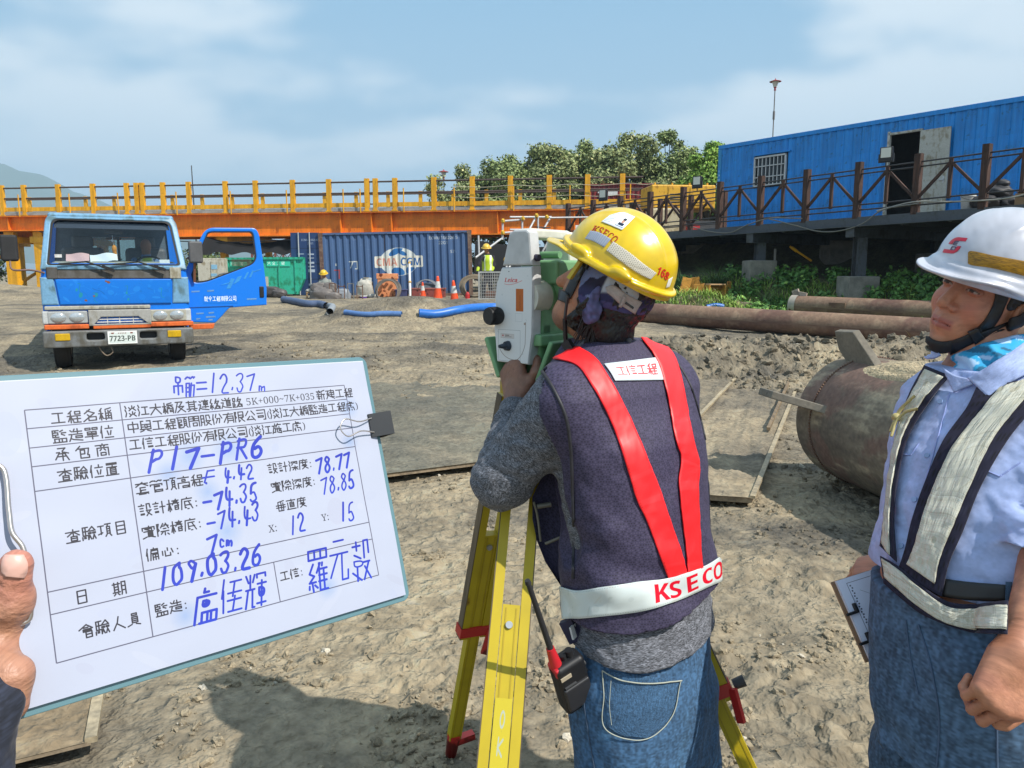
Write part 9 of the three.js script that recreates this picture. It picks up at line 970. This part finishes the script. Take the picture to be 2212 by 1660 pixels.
{ // the hand of the person holding the form, cut off by the left edge of the picture
  const J = (u, v, d) => at(u, v, d), tip = J(34, 1222, 0.452), k1 = J(18, 1300, 0.458), k2 = J(-12, 1400, 0.468), wr = J(-120, 1560, 0.46), o = thing('person', 'hand with dark sleeve of the person holding up the inspection board', 'person', wr.clone());
  const N = globalThis.boardN, fgs = [[28, 1478, 0.47], [-20, 1250, 0.49], [-26, 1330, 0.49], [-30, 1410, 0.49]];
  const f = (p) => { let r = smin(cap(p, tip, k1, 0.0092, 0.0112), cap(p, k1, k2, 0.0112, 0.0135), 0.006); r = smin(r, cap(p, k2, wr, 0.0185, 0.026), 0.014); const kn = k1.clone(); r = smin(r, sph(p, kn.x + 0.001, kn.y, kn.z, 0.0122), 0.006); r = smin(r, smin(cap(p, J(-50, 1420, 0.452), J(22, 1462, 0.447), 0.013, 0.0115), cap(p, J(22, 1462, 0.447), J(20, 1525, 0.446), 0.0112, 0.01), 0.006), 0.008); for (let i = 1; i < 4; i++) { const a = J(-150 - 20 * i, 1300 + 70 * i, 0.53), b = J(-90, 1250 + 70 * i, 0.545), c = J(10 - 8 * i, 1245 + 80 * i, 0.565); r = Math.min(r, smin(cap(p, a, b, 0.0105, 0.01), cap(p, b, c, 0.0095, 0.008), 0.004)); r = smin(r, cap(p, a, wr, 0.012, 0.02), 0.01); } return r + 0.0006 * Math.sin(p.y * 1100 + 2 * fbm3(p.x * 90, p.y * 90, p.z * 90, 2)) * ss(0.016, 0.0, p.distanceTo(k1)) + 0.0006 * fbm3(p.x * 70, p.y * 70, p.z * 70, 3); };
  const nailC = J(36, 1226, 0.4425); const col = (p, n) => { const k = 0.94 + 0.12 * fbm3(p.x * 120, p.y * 120, p.z * 120, 3); let c = [0.5 * k, 0.26 * k, 0.17 * k]; c = mixc(c, [0.56, 0.22, 0.17], 0.6 * ss(0.03, 0.008, p.distanceTo(tip))); return c; };
  obj('body', local(net(f, wr.clone().sub(V(0.06, 0.05, 0.1)), wr.clone().add(V(0.1, 0.16, 0.11)), 0.0018, { color: col, uv: (p) => [p.x * 12, p.y * 12] }), o), skinM, o, true);
  const nl = sewn(f, [[10, 1200, 50, 1200], [4, 1215, 58, 1218], [4, 1236, 56, 1240], [12, 1246, 50, 1250]], 0.0006, { n: 14, m: 10, th: 0.0006 }); obj('thumbnail', local(nl, o), new THREE.MeshPhysicalMaterial({ color: C(0.6, 0.36, 0.3), roughness: 0.4, clearcoat: 0.1 }), o, true);
  const s = (p) => smax(smin(cap(p, J(-80, 1530, 0.436), J(-280, 1900, 0.42), 0.026, 0.04), cap(p, J(-45, 1540, 0.434), J(-110, 1750, 0.42), 0.016, 0.03), 0.02) - 0.003 * fbm3(p.x * 40, p.y * 40, p.z * 40, 2), -9, 0.01); obj('sleeve', local(net(s, J(-100, 1620, 0.44).sub(V(0.1, 0.14, 0.09)), J(-100, 1620, 0.44).add(V(0.1, 0.08, 0.09)), 0.003, { uv: (p) => [p.x * 8, p.y * 8] }), o), cloth(C(0.028, 0.035, 0.06), T.denim), o, true);
}
// ---------------------------------------------------------------- people farther away
function smallPerson(label, feet, joints, kit) {
  const o = thing('person', label, 'person', feet), P = (k) => V(...joints[k]).add(feet), bones = [['pel', 'chest', 0.15, 0.17], ['chest', 'neck', 0.15, 0.06], ['neck', 'head', 0.055, 0.06], ['shl', 'ell', 0.05, 0.042], ['ell', 'hal', 0.04, 0.028], ['shr', 'elr', 0.05, 0.042], ['elr', 'har', 0.04, 0.028], ['pel', 'knl', 0.1, 0.065], ['knl', 'ftl', 0.062, 0.05], ['pel', 'knr', 0.1, 0.065], ['knr', 'ftr', 0.062, 0.05]].map(([a, b, r, q]) => [P(a), P(b), r, q]), hc = P('head');
  const f = (p, k = 0) => { let r = 9; for (const [a, b, r0, r1] of bones) r = smin(r, cap(p, a, b, r0 + k, r1 + k), 0.05); return smin(r, ell(p, hc.x, hc.y, hc.z, 0.08, 0.115, 0.095), 0.03); }; const box = [feet.clone().add(V(-0.65, -0.1, -0.65)), feet.clone().add(V(0.65, 1.95, 0.65))];
  obj('body', local(net(f, ...box, 0.028, { color: (p) => { const y = p.y - feet.y; for (const [t, c] of kit.zones) if (y < t) return c; return [0.3, 0.15, 0.1]; } }), o), std({ vertexColors: true, roughness: 0.9 }), o, true);
  if (kit.vest) { const vf = (p) => { let r = f(p, 0.022); const y = p.y - feet.y; r = smax(r, joints.pel[1] + 0.02 - y, 0.01); r = smax(r, y - joints.neck[1] + 0.03, 0.01); for (const s of ['shl', 'shr']) { const q = P(s), e = P(s === 'shl' ? 'ell' : 'elr'); r = smax(r, 0.02 - cap(p, q.clone().lerp(e, 0.12), e, 0.085, 0.09), 0.01); } return r; }; obj('vest', local(net(vf, ...box, 0.028, { color: (p) => { const x = Math.abs(p.x - feet.x - joints.chest[0]); return x > 0.07 && x < 0.12 ? [0.7, 0.75, 0.6] : kit.vest; } }), o), std({ vertexColors: true, roughness: 0.7 }), o, true); }
  if (kit.helmet) { const hg = [new THREE.SphereGeometry(0.135, 18, 12, 0, 6.3, 0, 1.6).scale(0.95, 1, 1.08), new THREE.CylinderGeometry(0.155, 0.165, 0.018, 20)].map((g) => g.rotateX(kit.tilt ?? 0.2).translate(hc.x - feet.x, hc.y - feet.y + 0.035, hc.z - feet.z)); obj('helmet', hg, paint(C(...kit.helmet), { r: 0.4 }), o); }
  return o;
}
{ const f = at(1053, 640, 24.5); f.y = 0.66; smallPerson('distant worker in yellow helmet and lime vest walking beside the mesh cage', f, { pel: [0, 0.92, 0], chest: [0.02, 1.28, 0], neck: [0, 1.48, 0.0], head: [-0.03, 1.64, 0.05], shl: [-0.17, 1.4, 0.08], ell: [-0.26, 1.16, 0.16], hal: [-0.3, 0.95, 0.26], shr: [0.19, 1.4, -0.04], elr: [0.22, 1.14, -0.02], har: [0.14, 0.96, 0.14], knl: [-0.1, 0.5, 0.1], ftl: [-0.12, 0.06, 0.06], knr: [0.1, 0.5, -0.02], ftr: [0.12, 0.06, -0.08] }, { zones: [[0.92, [0.02, 0.022, 0.03]], [1.5, [0.018, 0.015, 0.024]]], vest: [0.42, 0.55, 0.02], helmet: [0.75, 0.5, 0.06] }); }
{ const f = at(706, 652, 27.9); smallPerson('crouching worker with yellow helmet behind the tarpaulin heap by the green skip', f, { pel: [0, 0.36, 0], chest: [-0.02, 0.66, 0.06], neck: [-0.04, 0.84, 0.08], head: [-0.06, 0.98, 0.12], shl: [-0.18, 0.76, 0.1], ell: [-0.26, 0.54, 0.22], hal: [-0.16, 0.4, 0.36], shr: [0.15, 0.76, 0.08], elr: [0.22, 0.54, 0.2], har: [0.08, 0.4, 0.34], knl: [-0.16, 0.48, 0.34], ftl: [-0.16, 0.06, 0.16], knr: [0.16, 0.48, 0.32], ftr: [0.16, 0.06, 0.14] }, { zones: [[0.5, [0.12, 0.11, 0.1]], [0.86, [0.22, 0.24, 0.22]]], helmet: [0.75, 0.5, 0.03], tilt: 0.35 }); }
{ const M4 = new THREE.Matrix4().makeRotationY(0.4705).setPosition(-5.77, 0.13, -11.35), f = V(0.45, 0.78, -1.1).applyMatrix4(M4), o = smallPerson('driver in a reflective vest sitting at the wheel of the blue truck', f, { pel: [0, 0.42, -0.1], chest: [0, 0.72, -0.12], neck: [0, 0.92, -0.1], head: [0, 1.07, -0.05], shl: [-0.18, 0.84, -0.1], ell: [-0.24, 0.64, 0.1], hal: [-0.12, 0.72, 0.36], shr: [0.18, 0.84, -0.1], elr: [0.26, 0.66, 0.08], har: [0.14, 0.72, 0.36], knl: [-0.12, 0.46, 0.32], ftl: [-0.12, 0.1, 0.38], knr: [0.12, 0.46, 0.32], ftr: [0.12, 0.1, 0.38] }, { zones: [[0.5, [0.03, 0.04, 0.07]], [0.93, [0.12, 0.2, 0.36]]], vest: [0.45, 0.55, 0.05] }); o.rotation.y = 0.4705; }
renderer.render(scene, camera);
